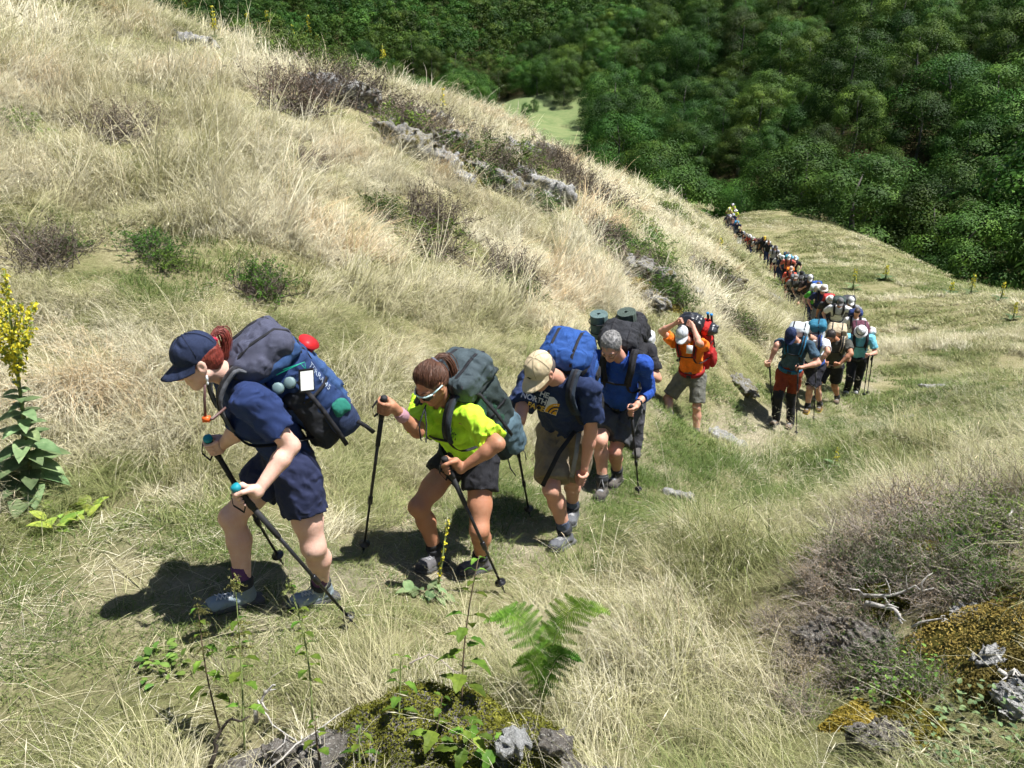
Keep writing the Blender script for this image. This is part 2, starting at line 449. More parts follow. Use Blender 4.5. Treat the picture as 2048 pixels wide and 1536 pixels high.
def beech(seed, H=10.0, rad=4.6, ncl=26, per=720, leaf=0.102):
    """broad domed crown built of leafy clumps that carry flat, layered sprays"""
    r = np.random.default_rng(seed); mb = MB()
    tp = [np.array([0, 0, -1.2]), np.zeros(3), np.array([r.normal() * .15, r.normal() * .15, H * .3]), np.array([r.normal() * .3, r.normal() * .3, H * .62]), np.array([r.normal() * .3, r.normal() * .3, H * .88])]
    mb.tube(tp, [0.3, 0.24, 0.18, 0.1, 0.03], 7)
    cen = []; nr = []; bl = []
    for k in range(ncl):
        h = (k + r.random()) / ncl; th = k * 2.39996 + r.normal() * .35
        prof = math.sqrt(max(0, 1 - ((h - .36) / .66) ** 2)) if h > .36 else .72 + .28 * h / .36
        rr = rad * prof * r.uniform(.5, 1.08); rc = r.uniform(1.0, 2.2) * rad / 4.6 * (1.0 if h < .85 else .8)
        c = np.array([math.cos(th) * rr, math.sin(th) * rr, H * (.10 + .82 * h) + r.normal() * .25]); out = nrm3([math.cos(th) * prof, math.sin(th) * prof, .25 + h])
        if k % 9 == 0:
            st = np.array([tp[2][0], tp[2][1], max(.6, c[2] - rr * .5)]); mb.tube([st, (st + c) / 2 + np.array([0, 0, .25]), c], [.07, .045, .015], 5, False)
        tone = np.clip(r.normal(.5, .17), .1, .9)
        d = r.normal(size=(per, 3)); d /= np.linalg.norm(d, axis=1, keepdims=True); d += out * .55; d /= np.linalg.norm(d, axis=1, keepdims=True)
        q = 1.06 - .42 * r.random((per, 1)) ** 2.2; lay = d[:, 2:3] * rc * .78 * q; lay = lay + .1 * (np.round(lay / .42) * .42 - lay)     # sprays lean towards storeys
        p = c + np.concatenate([d[:, :2] * rc * q * 1.12, lay], 1) + r.normal(size=(per, 3)) * .13
        nn = d * 1.1 + out * .35 + np.array([0, 0, .2]) + r.normal(size=(per, 3)) * .25
        cen.append(p); nr.append(nn); bl.append(np.clip(tone + r.normal(size=per) * .17, 0, 1))
    cen = np.concatenate(cen); nr = np.concatenate(nr); bl = np.concatenate(bl)
    crown = quads_mesh('crown', cen, nr, leaf * r.uniform(.7, 1.35, len(cen)), 1.0, r, bl); crown.materials.append(M_BEECH)
    trunk = mb.mesh('trunk'); trunk.materials.append(M_BARK)
    return trunk, crown
def nrm3(v): v = np.asarray(v, float); return v / np.linalg.norm(v)
BEECH = [beech(11, 10.5, 4.4), beech(12, 9.2, 4.9), beech(13, 11.5, 4.6), beech(14, 8.6, 4.1), beech(15, 10, 5.2), beech(16, 7.5, 4.0, 18)]
BEECH_FAR = [beech(21, 10.5, 4.6, 20, 110, .25), beech(22, 9, 4.9, 20, 110, .25), beech(23, 11.5, 4.4, 20, 110, .25)]

# ------------------------------------------------------------------ the wood: where trees stand
MEADOW = [(1004, 205), (1050, 192), (1100, 190), (1155, 196), (1158, 212), (1150, 232), (1142, 255), (1138, 285), (1146, 332), (1100, 312), (1040, 262), (990, 215)]
def inside(px, py, poly):
    c = False; j = len(poly) - 1
    for i in range(len(poly)):
        (xi, yi), (xj, yj) = poly[i], poly[j]
        if (yi > py) != (yj > py) and px < (xj - xi) * (py - yi) / (yj - yi) + xi: c = not c
        j = i
    return c
def in_meadow(x, y, z):
    # the pasture in the valley stays open
    for dx in (-5.2, -2.6, 0, 2.6, 5.2):
        for h in (0.0, 2.5, 5, 8, 11):
            if inside(*to_px(np.array([x + dx, y, z + h])), MEADOW): return True
    return False
_bx = np.arange(-220, 330, 2.5); _by = np.arange(-5, 385, 2.5); _bz = hz(*np.meshgrid(_bx, _by))
def rough_z(x, y):
    fx = np.clip((x + 220) / 2.5, 0, len(_bx) - 1.001); fy = np.clip((y + 5) / 2.5, 0, len(_by) - 1.001); i = fx.astype(int); j = fy.astype(int); u = fx - i; v = fy - j
    return (_bz[j, i] * (1 - u) + _bz[j, i + 1] * u) * (1 - v) + (_bz[j + 1, i] * (1 - u) + _bz[j + 1, i + 1] * u) * v
def blocked(p):
    s_ = np.linspace(0.06, 0.97, 60)[:, None] * p[None]
    return bool((s_[:, 2] < rough_z(s_[:, 0], s_[:, 1]) - 0.1).any())
tr_r = np.random.default_rng(5)
cand = []
for k in range(26000):
    y = 40 + 330 * tr_r.random() ** 0.75
    x = (tr_r.random() * 1.75 - 0.72) * y
    cand.append((x, y))
cand = np.array(cand); cz = hz(cand[:, 0], cand[:, 1]); nz_ = _near(cand[:, 0], cand[:, 1]); fz_ = _far(cand[:, 0], cand[:, 1])
edge_dist = fz_ - nz_
placed = []; cell = {}
order = np.argsort(np.hypot(cand[:, 0], cand[:, 1]))
for i in order:
    x, y = cand[i]; z = cz[i]
    ou = math.hypot((x - 4) / 40.0, (y - 35) / 62.0)
    if edge_dist[i] < 0.4 and ou < 1.02: continue
    d = math.hypot(x, y); sp = 6.5 + 0.002 * d
    top = np.array([x, y, z + 10.0])
    cx, cy = to_px(top)
    bx, by = to_px(np.array([x, y, z]))
    if not (-120 < cx < 2200) or by < -60 or cy > 760: continue
    key = (int(x // 6), int(y // 6))
    if any(math.hypot(x - q[0], y - q[1]) < sp for a in (-1, 0, 1) for b_ in (-1, 0, 1) for q in cell.get((key[0] + a, key[1] + b_), ())): continue
    if 900 < cx < 1300 and in_meadow(x, y, z): continue
    if blocked(top) : continue
    cell.setdefault(key, []).append((x, y)); placed.append((x, y, z, d))
ZONES = [
    (lambda cx, cy, d: d < 62 and cx > 1000, 'beech tree at the meadow edge, nearest the right side of the picture', 'beeches nearest the right edge of the meadow'),
    (lambda cx, cy, d: cx < 720 and d < 110, 'bushy beech rising just behind the grassy ridge at upper left', 'beeches behind the upper left ridge'),
    (lambda cx, cy, d: cx < 1165 and d > 120, 'beech on the distant slope left of the pasture', 'beeches on the distant left slope'),
    (lambda cx, cy, d: d < 105, 'leafy beech just below the knoll', 'beeches below the knoll'),
    (lambda cx, cy, d: cx > 1600, 'dark beech on the right slope', 'beeches on the upper right slope'),
    (lambda cx, cy, d: True, 'beech on the slope across the valley', 'beeches on the middle slope')]
rest = []
def put_tree(x, y, z, s, var, label, group, tilt=(0, 0)):
    e = empty('beech_tree', (x, y, z), 0, label=label, cat='tree', group=group)
    e.rotation_euler = (tilt[0], tilt[1], tr_r.uniform(0, 6.28)); e.scale = (s * tr_r.uniform(0.9, 1.1), s * tr_r.uniform(0.9, 1.1), s * tr_r.uniform(0.85, 1.15))
    for nm, me in zip(('trunk', 'crown'), var):
        o = bpy.data.objects.new(nm, me); C.objects.link(o); o.parent = e
    return e
nth = 0
for x, y, z, d in placed:
    s = tr_r.uniform(0.55, 1.2)
    s *= 1.3 if d < 130 else 1.12
    cx, cy = to_px(np.array([x, y, z + 9]))
    if nth < 290 and d < 280 and -40 < cx < 2090:
        nth += 1
        for f, lab, grp in ZONES:
            if f(cx, cy, d): break
        if 'nearest' not in lab and 'behind the grassy' not in lab:
            lab = ('broad ' if s > 1.15 else ('small ' if s < .85 else '')) + lab + ', ' + ('close to the top edge' if cy < 60 else ('upper part' if cy < 160 else ('middle part' if cy < 280 else 'lowest part'))) + (' at right' if cx > 1850 else (' right of centre' if cx > 1500 else (' at centre' if cx > 1000 else ' at left')))
        put_tree(x, y, z - 0.3, s, BEECH[tr_r.integers(6)], lab, grp)
    else: rest.append((x, y, z - 0.3, s))
print('TREES', len(placed), nth, len(rest))

# ------------------------------------------------------------------ scattering (only for what nobody could count)
def scatter(name, pts, rot, scl, idx, meshes, mat=None, attrs=None, kind='stuff'):
    col = bpy.data.collections.new(name + '_pieces')
    for k, me in enumerate(meshes):
        so = bpy.data.objects.new('%s_piece_%02d' % (name, k), me)
        if mat is not None:
            me.materials.clear(); me.materials.append(mat)
        col.objects.link(so)
    me = bpy.data.meshes.new(name); n = len(pts)
    me.vertices.add(n); me.vertices.foreach_set('co', np.asarray(pts, np.float32).ravel())
    a = me.attributes.new('rot', 'FLOAT_VECTOR', 'POINT'); a.data.foreach_set('vector', np.asarray(rot, np.float32).ravel())
    a = me.attributes.new('scl', 'FLOAT_VECTOR', 'POINT'); a.data.foreach_set('vector', np.asarray(scl, np.float32).ravel())
    a = me.attributes.new('pick', 'INT', 'POINT'); a.data.foreach_set('value', np.asarray(idx, np.int32))
    for k, v_ in (attrs or {}).items(): set_attr(me, k, v_)
    o = bpy.data.objects.new(name, me); C.objects.link(o)
    g = bpy.data.node_groups.new(name, 'GeometryNodeTree')
    g.interface.new_socket('Geometry', in_out='INPUT', socket_type='NodeSocketGeometry')
    g.interface.new_socket('Geometry', in_out='OUTPUT', socket_type='NodeSocketGeometry')
    gi = g.nodes.new('NodeGroupInput'); go = g.nodes.new('NodeGroupOutput')
    ip = g.nodes.new('GeometryNodeInstanceOnPoints'); ci = g.nodes.new('GeometryNodeCollectionInfo')
    ci.inputs['Collection'].default_value = col; ci.inputs['Separate Children'].default_value = True; ci.inputs['Reset Children'].default_value = True
    def na(nm, ty):
        q = g.nodes.new('GeometryNodeInputNamedAttribute'); q.data_type = ty; q.inputs['Name'].default_value = nm; return q.outputs['Attribute']
    L = g.links.new
    L(gi.outputs[0], ip.inputs['Points']); L(ci.outputs[0], ip.inputs['Instance'])
    ip.inputs['Pick Instance'].default_value = True
    L(na('pick', 'INT'), ip.inputs['Instance Index']); L(na('rot', 'FLOAT_VECTOR'), ip.inputs['Rotation']); L(na('scl', 'FLOAT_VECTOR'), ip.inputs['Scale'])
    L(ip.outputs[0], go.inputs[0])
    md = o.modifiers.new('scatter', 'NODES'); md.node_group = g
    tag(o, kind=kind)
    return o
if rest:
    rs = np.array(rest)
    for me in [m_ for v_ in BEECH_FAR for m_ in v_]: pass
    fo = scatter('distant_wood', rs[:, :3], np.stack([np.zeros(len(rs)), np.zeros(len(rs)), tr_r.uniform(0, 6.28, len(rs))], 1),
            rs[:, 3:4] * tr_r.uniform(0.88, 1.14, (len(rs), 3)), tr_r.integers(0, 3, len(rs)), [c for t_, c in BEECH_FAR])
    tag(fo, label='far mass of beech wood covering the highest slopes', cat='wood')
# ------------------------------------------------------------------ grass
def grass_mat(name, stops, trans=0.3):
    m, t, n, b = new_mat(name)
    a = n.new('ShaderNodeAttribute'); a.attribute_type = 'INSTANCER'; a.attribute_name = 'tone'
    bl = n.new('ShaderNodeAttribute'); bl.attribute_name = 'blade'
    ad = n.new('ShaderNodeMath'); ad.operation = 'MULTIPLY_ADD'; t.links.new(bl.outputs['Fac'], ad.inputs[0]); ad.inputs[1].default_value = 0.34
    t.links.new(a.outputs['Fac'], ad.inputs[2])
    sb = n.new('ShaderNodeMath'); sb.operation = 'SUBTRACT'; t.links.new(ad.outputs[0], sb.inputs[0]); sb.inputs[1].default_value = 0.17
    c = ramp(t, sb.outputs[0], stops)
    hs = n.new('ShaderNodeHueSaturation'); t.links.new(c, hs.inputs['Color'])
    fr = n.new('ShaderNodeMath'); fr.operation = 'MULTIPLY'; t.links.new(bl.outputs['Fac'], fr.inputs[0]); fr.inputs[1].default_value = 13.7
    f2 = n.new('ShaderNodeMath'); f2.operation = 'FRACT'; t.links.new(fr.outputs[0], f2.inputs[0])
    mr = n.new('ShaderNodeMapRange'); t.links.new(f2.outputs[0], mr.inputs['Value']); mr.inputs['To Min'].default_value = 0.55; mr.inputs['To Max'].default_value = 1.3
    t.links.new(mr.outputs['Result'], hs.inputs['Value'])
    c = hs.outputs['Color']
    t.links.new(c, b.inputs['Base Color']); b.inputs['Roughness'].default_value = 0.55; b.inputs['Specular IOR Level'].default_value = 0.25
    tr = n.new('ShaderNodeBsdfTranslucent'); t.links.new(c, tr.inputs['Color'])
    mx = n.new('ShaderNodeMixShader'); mx.inputs[0].default_value = trans
    t.links.new(b.outputs[0], mx.inputs[1]); t.links.new(tr.outputs[0], mx.inputs[2])
    t.links.new(mx.outputs[0], n['Material Output'].inputs['Surface'])
    return m
M_GRASS = grass_mat('grass_blades', [(0.0, (0.095, 0.15, 0.03)), (0.22, (0.20, 0.235, 0.075)), (0.42, (0.36, 0.35, 0.17)), (0.62, (0.53, 0.485, 0.31)), (0.86, (0.74, 0.695, 0.53)), (1.0, (0.60, 0.46, 0.27))])
def tuft(seed, ncl, nb, L, wid, rad, spread, lean, droop, segs=4, heads=0.0, head_l=0.06, flat=0.0, lv=0.42):
    """one patch of sward: ncl clumps of nb blades inside radius rad, leaning towards +X"""
    r = np.random.default_rng(seed); V_ = []; Fc = []; B = []
    for q_ in range(ncl):
        a0 = r.uniform(0, 6.28); r0 = rad * math.sqrt(r.random()); cx, cy = r0 * math.cos(a0), r0 * math.sin(a0)
        caz = r.normal() * 0.45 if lean > 0 else r.uniform(-3.14, 3.14); cl = L * math.exp(r.normal() * lv); cv = r.random(); cph = r.normal() * 0.1
        for k in range(nb):
            az = caz + (r.vonmises(0, 2.4 * lean) if lean > 0 else r.uniform(-3.14, 3.14))
            ln = cl * r.uniform(0.5, 1.15); ph = abs(r.normal(0.12 + 0.35 * lean + cph, 0.22)) + flat; dr = droop * r.uniform(0.4, 1.5)
            th = r.uniform(0, 6.28); rr = spread * math.sqrt(r.random())
            p = np.array([cx + rr * math.cos(th), cy + rr * math.sin(th), -0.03])
            tw = r.uniform(-0.6, 0.6)
            d = np.array([math.cos(az), math.sin(az), 0]); sd_ = np.array([-d[1], d[0], 0])
            head = r.random() < heads
            w0 = wid * r.uniform(0.6, 1.3) * (0.6 if head else 1); base = len(V_); v = min(1, max(0, cv * 0.6 + r.random() * 0.4))
            for s in range(segs + 1):
                f = s / segs
                if s:
                    ang = min(ph + dr * (f - 0.5 / segs) ** 1.5 * 1.9, 2.3)
                    p = p + (ln / segs) * (d * math.sin(ang) + np.array([0, 0, math.cos(ang)]) + sd_ * tw * 0.12 * f)
                ww = w0 * (1 - f ** 2 * 0.85) if not head else w0 * 0.7
                V_ += [p - sd_ * ww / 2, p + sd_ * ww / 2]; B += [v, v]
                if s: Fc.append((base + 2 * s - 2, base + 2 * s - 1, base + 2 * s + 1, base + 2 * s))
            if head:
                ang = min(ph + dr * 1.9, 2.0); q = p.copy()
                t_ = d * math.sin(ang) + np.array([0, 0, math.cos(ang)])
                nrm = np.cross(t_, sd_)
                for ax in (sd_, nrm):
                    bb = len(V_); hl = head_l * r.uniform(0.7, 1.3); hw = max(wid * 0.8, 0.002) * r.uniform(0.8, 1.3)
                    V_ += [q - t_ * hl * 0.35, q + ax * hw, q + t_ * hl * 0.8, q - ax * hw]; B += [v * 0.3 + 0.6] * 4
                    Fc.append((bb, bb + 1, bb + 2, bb + 3))
    me = mesh_from('tuft', np.array(V_), np.array(Fc), False)
    set_attr(me, 'blade', B)
    return me
def rots(n, yaw, tilt):
    """euler that turns +Z to n (softened) and +X to yaw"""
    up = np.array([0, 0, 1.0]); m = n * tilt + up * (1 - tilt); m /= np.linalg.norm(m, axis=1, keepdims=True)
    x = np.stack([np.cos(yaw), np.sin(yaw), np.zeros_like(yaw)], 1); x -= m * (x * m).sum(1, keepdims=True); x /= np.linalg.norm(x, axis=1, keepdims=True)
    y = np.cross(m, x)
    # R columns x,y,m -> XYZ euler
    e2 = -np.arcsin(np.clip(x[:, 2], -1, 1)); e1 = np.arctan2(y[:, 2], m[:, 2]); e3 = np.arctan2(x[:, 1], x[:, 0])
    return np.stack([e1, e2, e3], 1)
def sector(r0, r1, dens, seed, amin=-0.86, amax=0.86):
    r = np.random.default_rng(seed)
    n = int(0.5 * (amax - amin) * (r1 * r1 - r0 * r0) * dens)
    rr = np.sqrt(r.uniform(r0 * r0, r1 * r1, n)); a = r.uniform(amin, amax, n)
    return rr * np.sin(a), rr * np.cos(a), r
# patches seen in the photograph: (px, py, radius in metres, change of tone, length factor)
PATCH = [(330, 560, 0.9, -0.35, 0.7), (240, 490, 0.35, 0.55, 0.6), (170, 540, 0.8, -0.3, 0.7), (60, 430, 0.6, -0.3, 0.7), (500, 590, 0.7, -0.35, 0.6), (230, 980, 0.6, -0.3, 0.6), (330, 1090, 0.5, -0.22, 0.5), (60, 1180, 0.5, -0.2, 0.6),
         (330, 250, 1.2, -0.12, 1.0), (100, 200, 1.5, 0.1, 1.0), (60, 260, 1.5, 0.22, 1.0), (430, 150, 2.0, 0.22, 1.0), (560, 430, 1.0, 0.18, 1.1), (720, 520, 1.0, 0.12, 1.1), (700, 620, 0.8, -0.15, 1.0), (330, 380, 1.0, -0.18, 1.0), (480, 330, 1.2, -0.1, 1.0),
         (200, 830, 0.6, 0.25, 1.3), (130, 760, 0.7, 0.2, 1.2), (330, 850, 0.5, 0.1, 1.0), (480, 700, 0.8, 0.05, 1.1), (1080, 600, 1.2, 0.25, 1.1), (1150, 620, 1.0, 0.2, 1.1), (1000, 330, 2.0, -0.1, 0.5), (880, 270, 1.5, 0.1, 0.5),
         (700, 300, 1.6, 0.08, 1.0), (800, 160, 4, 0.12, 1.0), (1000, 240, 4, 0.15, 1.0), (1200, 380, 3, 0.15, 1.0), (1450, 650, 1.5, 0.18, 1.0), (1400, 520, 4, 0.1, 0.8), (1560, 590, 4, -0.18, 0.6), (1700, 560, 5, -0.15, 0.6), (1620, 450, 10, 0.12, 0.6), (1900, 640, 5, -0.08, 0.8),
         (1780, 760, 2.5, -0.22, 0.8), (1950, 830, 2, -0.2, 0.8), (1500, 950, 1.2, -0.3, 0.5), (1400, 1010, 0.7, -0.25, 0.5), (1620, 920, 1.0, -0.2, 0.8), (1290, 1150, 0.7, 0.02, 0.9), (1250, 1270, 0.5, 0.1, 1.0), (1400, 1290, 0.5, 0.12, 1.0), (1330, 1420, 0.5, 0.06, 0.9), (1500, 1250, 0.5, 0.1, 1.0), (1400, 1150, 0.6, -0.08, 0.8),
         (800, 1270, 0.3, 0.12, 0.8), (1000, 1280, 0.35, 0.2, 1.1), (700, 1330, 0.4, 0.1, 1.0), (200, 1330, 0.5, 0.12, 0.5), (100, 1420, 0.5, 0.05, 0.7), (300, 1480, 0.4, 0.1, 0.9), (450, 1380, 0.4, -0.1, 0.8), (60, 1060, 0.4, -0.22, 0.6), (680, 960, 0.5, -0.15, 0.5), (560, 1120, 0.3, -0.15, 0.4), (1650, 1080, 0.9, -0.1, 1.0),
         (1100, 960, 0.4, -0.3, 0.4), (1330, 930, 0.6, -0.3, 0.5), (1300, 850, 0.6, -0.2, 0.8), (1650, 875, 1.3, -0.1, 0.35), (1560, 895, 1.2, -0.1, 0.35), (1770, 830, 1.6, -0.1, 0.35), (1850, 790, 1.6, -0.05, 0.5), (1470, 870, 0.9, -0.1, 0.4), (1420, 790, 0.8, -0.1, 0.9), (1500, 720, 0.8, -0.15, 0.8), (780, 720, 0.5, 0.15, 1.1), (650, 760, 0.6, -0.1, 0.9), (1000, 690, 0.5, -0.2, 0.8)]
_pp = hits([p[0] for p in PATCH], [p[1] for p in PATCH])
def tone_len(x, y):
    d = np.hypot(x, y)
    tone = 0.60 - .07 * (1 - sm(3.6, 5.5, d)) + 0.14 * fbm(x, y, 0.55, 1) + 0.12 * fbm(x, y, 2.2, 2, 3)
    ln = 1.0 + 0.28 * fbm(x, y, 0.9, 4) + 0.4 * fbm(x, y, 3.2, 14, 2)
    for q, p in zip(_pp, PATCH):
        f = np.exp(-((x - q[0]) ** 2 + (y - q[1]) ** 2) / (p[2] ** 2))
        tone = tone + p[3] * f; ln = ln * (1 + (p[4] - 1) * f)
    rt = sm(.6, 2.2, x - np.interp(y, TR[:, 1], TR[:, 0])) * sm(5.5, 8, y); tone = tone - .17 * rt; ln = ln * (1 - .5 * rt)
    td = trail_d(x, y); wd_ = 1 + .35 * sm(6, 11, y) * (1 - sm(17, 26, y)); near_tr = 1 - sm(0.3, 1.15, td / wd_ + 0.25 * fbm(x, y, 1.7, 8))
    tone = tone - near_tr * 0.2 ; ln = ln * (1 - 0.72 * near_tr)
    return tone, np.clip(ln, 0.15, 1.6), near_tr
BARE = []   # (x, y, r): grass keeps clear of these (rocks, moss, heather)
def clear(x, y, ex=0.0):
    k = np.ones(len(x), bool)
    for bx, by, br in BARE: k &= ((x - bx) ** 2 + (y - by) ** 2) > (br + ex) ** 2
    return k
def on_hill(x, y): return (_near(x, y) > _far(x, y) - 0.3) & (np.hypot((x - 4) / 40.0, (y - 35) / 62.0) < 1.03)
def flow(x, y, n):
    # blades lie downhill, combed in waves
    dh = np.arctan2(n[:, 1], n[:, 0])
    return dh + 1.3 * fbm(x, y, 0.8, 6, 3) + 0.3
def lay_grass():
    bands = [  # r0 r1  blades per m2, blade width, length, patch radius, clump radius, variants
        (1.2, 4.2, 7400, 0.0026, 0.225, 0.20, 0.045, 5), (4.2, 8, 6500, 0.0033, 0.29, 0.24, 0.05, 5), (8, 15, 3300, 0.0056, 0.34, 0.34, 0.07, 4), (15, 30, 1150, 0.0105, 0.40, 0.55, 0.11, 4),
        (30, 62, 290, 0.023, 0.46, 1.0, 0.2, 3), (62, 100, 120, 0.038, 0.5, 1.6, 0.3, 3)]
    for bi, (r0, r1, bpm, wd, L, pr, cr, nv) in enumerate(bands):
        cover = 2.7 if bi < 2 else 2.6; dens = cover / (math.pi * pr * pr)
        x, y, r = sector(r0, r1, dens, 40 + bi)
        k = on_hill(x, y) & clear(x, y, pr * .28 if bi > 1 else .04); x, y = x[k], y[k]
        tone, ln, ntr = tone_len(x, y)
        keep = r.random(len(x)) > 0.12 * ntr 
        x, y, tone, ln, ntr = x[keep], y[keep], tone[keep], ln[keep], ntr[keep]
        n = normal(x, y); z = hz(x, y)
        tone = tone + r.normal(size=len(x)) * 0.11
        tot = int(bpm / cover * math.pi * pr * pr * 1.0); nb = 22; nc = max(4, tot // nb)
        sg = 4 if bi < 2 else 3
        meshes = [tuft(200 + bi * 10 + j, nc, nb, L, wd, pr, cr, 0.8, 0.9, sg, 0.05, 0.045 * (1 if bi < 3 else 2)) for j in range(nv)]
        meshes += [tuft(250 + bi * 10 + j, int(nc * 1.5), nb, L * 0.36, wd * 1.05, pr, cr * 1.5, 0.2, 0.7, 3, 0, lv=.35) for j in range(3)]
        short = (ln < 0.5) | (r.random(len(x)) < 0.15)
        pick = np.where(short, nv + r.integers(0, 3, len(x)), r.integers(0, nv, len(x)))
        s = np.where(short, np.clip(ln * 1.9, 0.6, 1.2), ln) * r.uniform(0.85, 1.15, len(x))
        tone = tone - np.where(short, 0.12, 0)
        yaw = flow(x, y, n) + r.normal(size=len(x)) * 0.6
        w_ = np.where(short, 1.2, np.clip(s, 0.9, 1.15)); scl = np.stack([w_, w_, s], 1)
        print('GRASS', bi, len(x), nc * nb)
        o = scatter('meadow_grass', np.stack([x, y, z], 1), rots(n, yaw, 0.8), scl, pick, meshes, M_GRASS, {'tone': np.clip(tone, 0.02, 1.0)})
        tag(o, label='dry meadow grass covering the hillside', cat='grass')
    # tall thin flowering stalks standing above the sward, and dead straw lying on the trail
    x, y, r = sector(1.3, 16, 4.5, 77)
    k = on_hill(x, y) & clear(x, y); x, y = x[k], y[k]; tone, ln, ntr = tone_len(x, y)
    k = (ntr < 0.25) & (r.random(len(x)) < 0.75); x, y, tone = x[k], y[k], tone[k]; n = normal(x, y)
    meshes = [tuft(300 + j, 7, 6, 0.46, 0.0024, 0.3, 0.06, 0.75, 0.75, 5, 1.0, 0.045) for j in range(5)]
    s = r.uniform(0.65, 1.2, len(x))
    o = scatter('flowering_grass', np.stack([x, y, hz(x, y)], 1), rots(n, flow(x, y, n) + r.normal(size=len(x)) * 0.6, 0.5), np.stack([s] * 3, 1), r.integers(0, 5, len(x)), meshes, M_GRASS, {'tone': np.clip(0.74 + r.normal(size=len(x)) * 0.08, 0, 1)})
    tag(o, label='thin pale flowering grass stalks above the sward', cat='grass')
    x, y, r = sector(1.6, 16, 12, 78)
    k = on_hill(x, y) & clear(x, y); x, y = x[k], y[k]; tone, ln, ntr = tone_len(x, y)
    k = r.random(len(x)) < 0.12 + ntr * 0.9; x, y = x[k], y[k]; n = normal(x, y)
    meshes = [tuft(320 + j, 18, 9, 0.17, 0.0026, 0.24, 0.12, 0.0, 0.25, 3, 0.0, flat=1.3) for j in range(4)]
    s = r.uniform(0.7, 1.3, len(x))
    o = scatter('straw_litter', np.stack([x, y, hz(x, y) + 0.025], 1), rots(n, r.uniform(0, 6.28, len(x)), 1.0), np.stack([s] * 3, 1), r.integers(0, 4, len(x)), meshes, M_GRASS, {'tone': np.clip(0.68 + r.normal(size=len(x)) * 0.12, 0, 1)})
    tag(o, label='dead straw lying on the trodden trail', cat='straw')
# ------------------------------------------------------------------ smooth solids: signed distances on a grid, then surface nets
def nrm(v):
    v = np.asarray(v, float); return v / (np.linalg.norm(v) + 1e-12)
def cone(a, b, ra, rb, n=None, f=1.0, k=0.02, op='u', flat=False, flat0=False):
    """tapered limb; squeezed by f along n; flat cuts the end at b square"""
    a = np.asarray(a, float); b = np.asarray(b, float); ab = b - a; L2 = ab.dot(ab) + 1e-12; L = math.sqrt(L2)
    m = max(ra, rb)
    lo = np.minimum(a, b) - m; hi = np.maximum(a, b) + m
    def fn(P):
        q = P - a; t = np.clip((q @ ab) / L2, 0, 1); d = q - t[..., None] * ab
        if n is not None:
            c = d @ n; d2 = (d * d).sum(-1) - c * c; r = np.sqrt(np.maximum(d2, 0) + (c / f) ** 2)
        else: r = np.sqrt((d * d).sum(-1))
        o = r - (ra + t * (rb - ra))
        if flat: o = np.maximum(o, (P - b) @ (ab / L))
        if flat0: o = np.maximum(o, (a - P) @ (ab / L) * -1.0 * -1.0)
        return o
    return dict(lo=lo, hi=hi, fn=fn, k=k, op=op)
def ell(c, M, rad, k=0.015, op='u'):
    c = np.asarray(c, float); M = np.asarray(M, float); rad = np.asarray(rad, float); R_ = rad.max()
    def fn(P):
        q = ((P - c) @ M) / rad; l = np.sqrt((q * q).sum(-1)); g = np.sqrt(((q / rad) ** 2).sum(-1)) + 1e-9
        return l * (l - 1) / g
    return dict(lo=c - R_, hi=c + R_, fn=fn, k=k, op=op)
def rbox(c, M, half, r, k=0.015, op='u', bulge=0.0):
    c = np.asarray(c, float); M = np.asarray(M, float); half = np.asarray(half, float); R_ = np.linalg.norm(half) + bulge
    def fn(P):
        q = (P - c) @ M; e = np.abs(q) - (half - r)
        if bulge:
            s = q / half; s2 = np.clip(1 - (s ** 2), 0, 1)
            e = e - bulge * np.stack([s2[..., 1] * s2[..., 2], s2[..., 0] * s2[..., 2], s2[..., 0] * s2[..., 1]], -1)
        return np.sqrt((np.maximum(e, 0) ** 2).sum(-1)) + np.minimum(e.max(-1), 0) - r
    return dict(lo=c - R_, hi=c + R_, fn=fn, k=k, op=op)
def half_space(o, n, k=0.004):
    """keeps the side n points away from"""
    o = np.asarray(o, float); n = nrm(n)
    return dict(fn=lambda P: (P - o) @ n, op='i', k=k)
def folds(seed, freq, amp, axis=None, stretch=1.0, ridge=0.9):
    """hanging and pulled folds: soft waves plus sharper creases"""
    r = np.random.default_rng(seed); W = r.normal(size=(9, 3)); W /= np.linalg.norm(W, axis=1, keepdims=True)
    W *= freq * r.uniform(0.6, 1.7, (9, 1)); ph = r.uniform(0, 6.28, 9)
    if axis is not None:
        ax = nrm(axis); W = W - (W @ ax)[:, None] * ax * (1 - 1 / stretch)
    def fn(P):
        o = 0; c = 0
        for i in range(9):
            q = P @ W[i] + ph[i] + 1.5 * np.sin(P @ W[(i + 4) % 9] * 0.55)
            if i < 5: o = o + np.sin(q)
            else: c = c + (1 - np.abs(np.sin(q * 0.62))) ** 3 * (0.5 + 0.5 * np.sin(P @ W[(i + 2) % 9] * 0.4))
        return amp * (o / 2.6 + ridge * (0.9 - c))
    return fn
def folds2(seed, freq, amp, axis=None, stretch=1.0):
    a = folds(seed, freq, amp, axis, stretch); b = folds(seed + 31, freq * 2.9, amp * .62, axis, stretch, 1.5)
    return lambda P: a(P) + b(P)
def out_by(f, d): return lambda P: f(P) - d
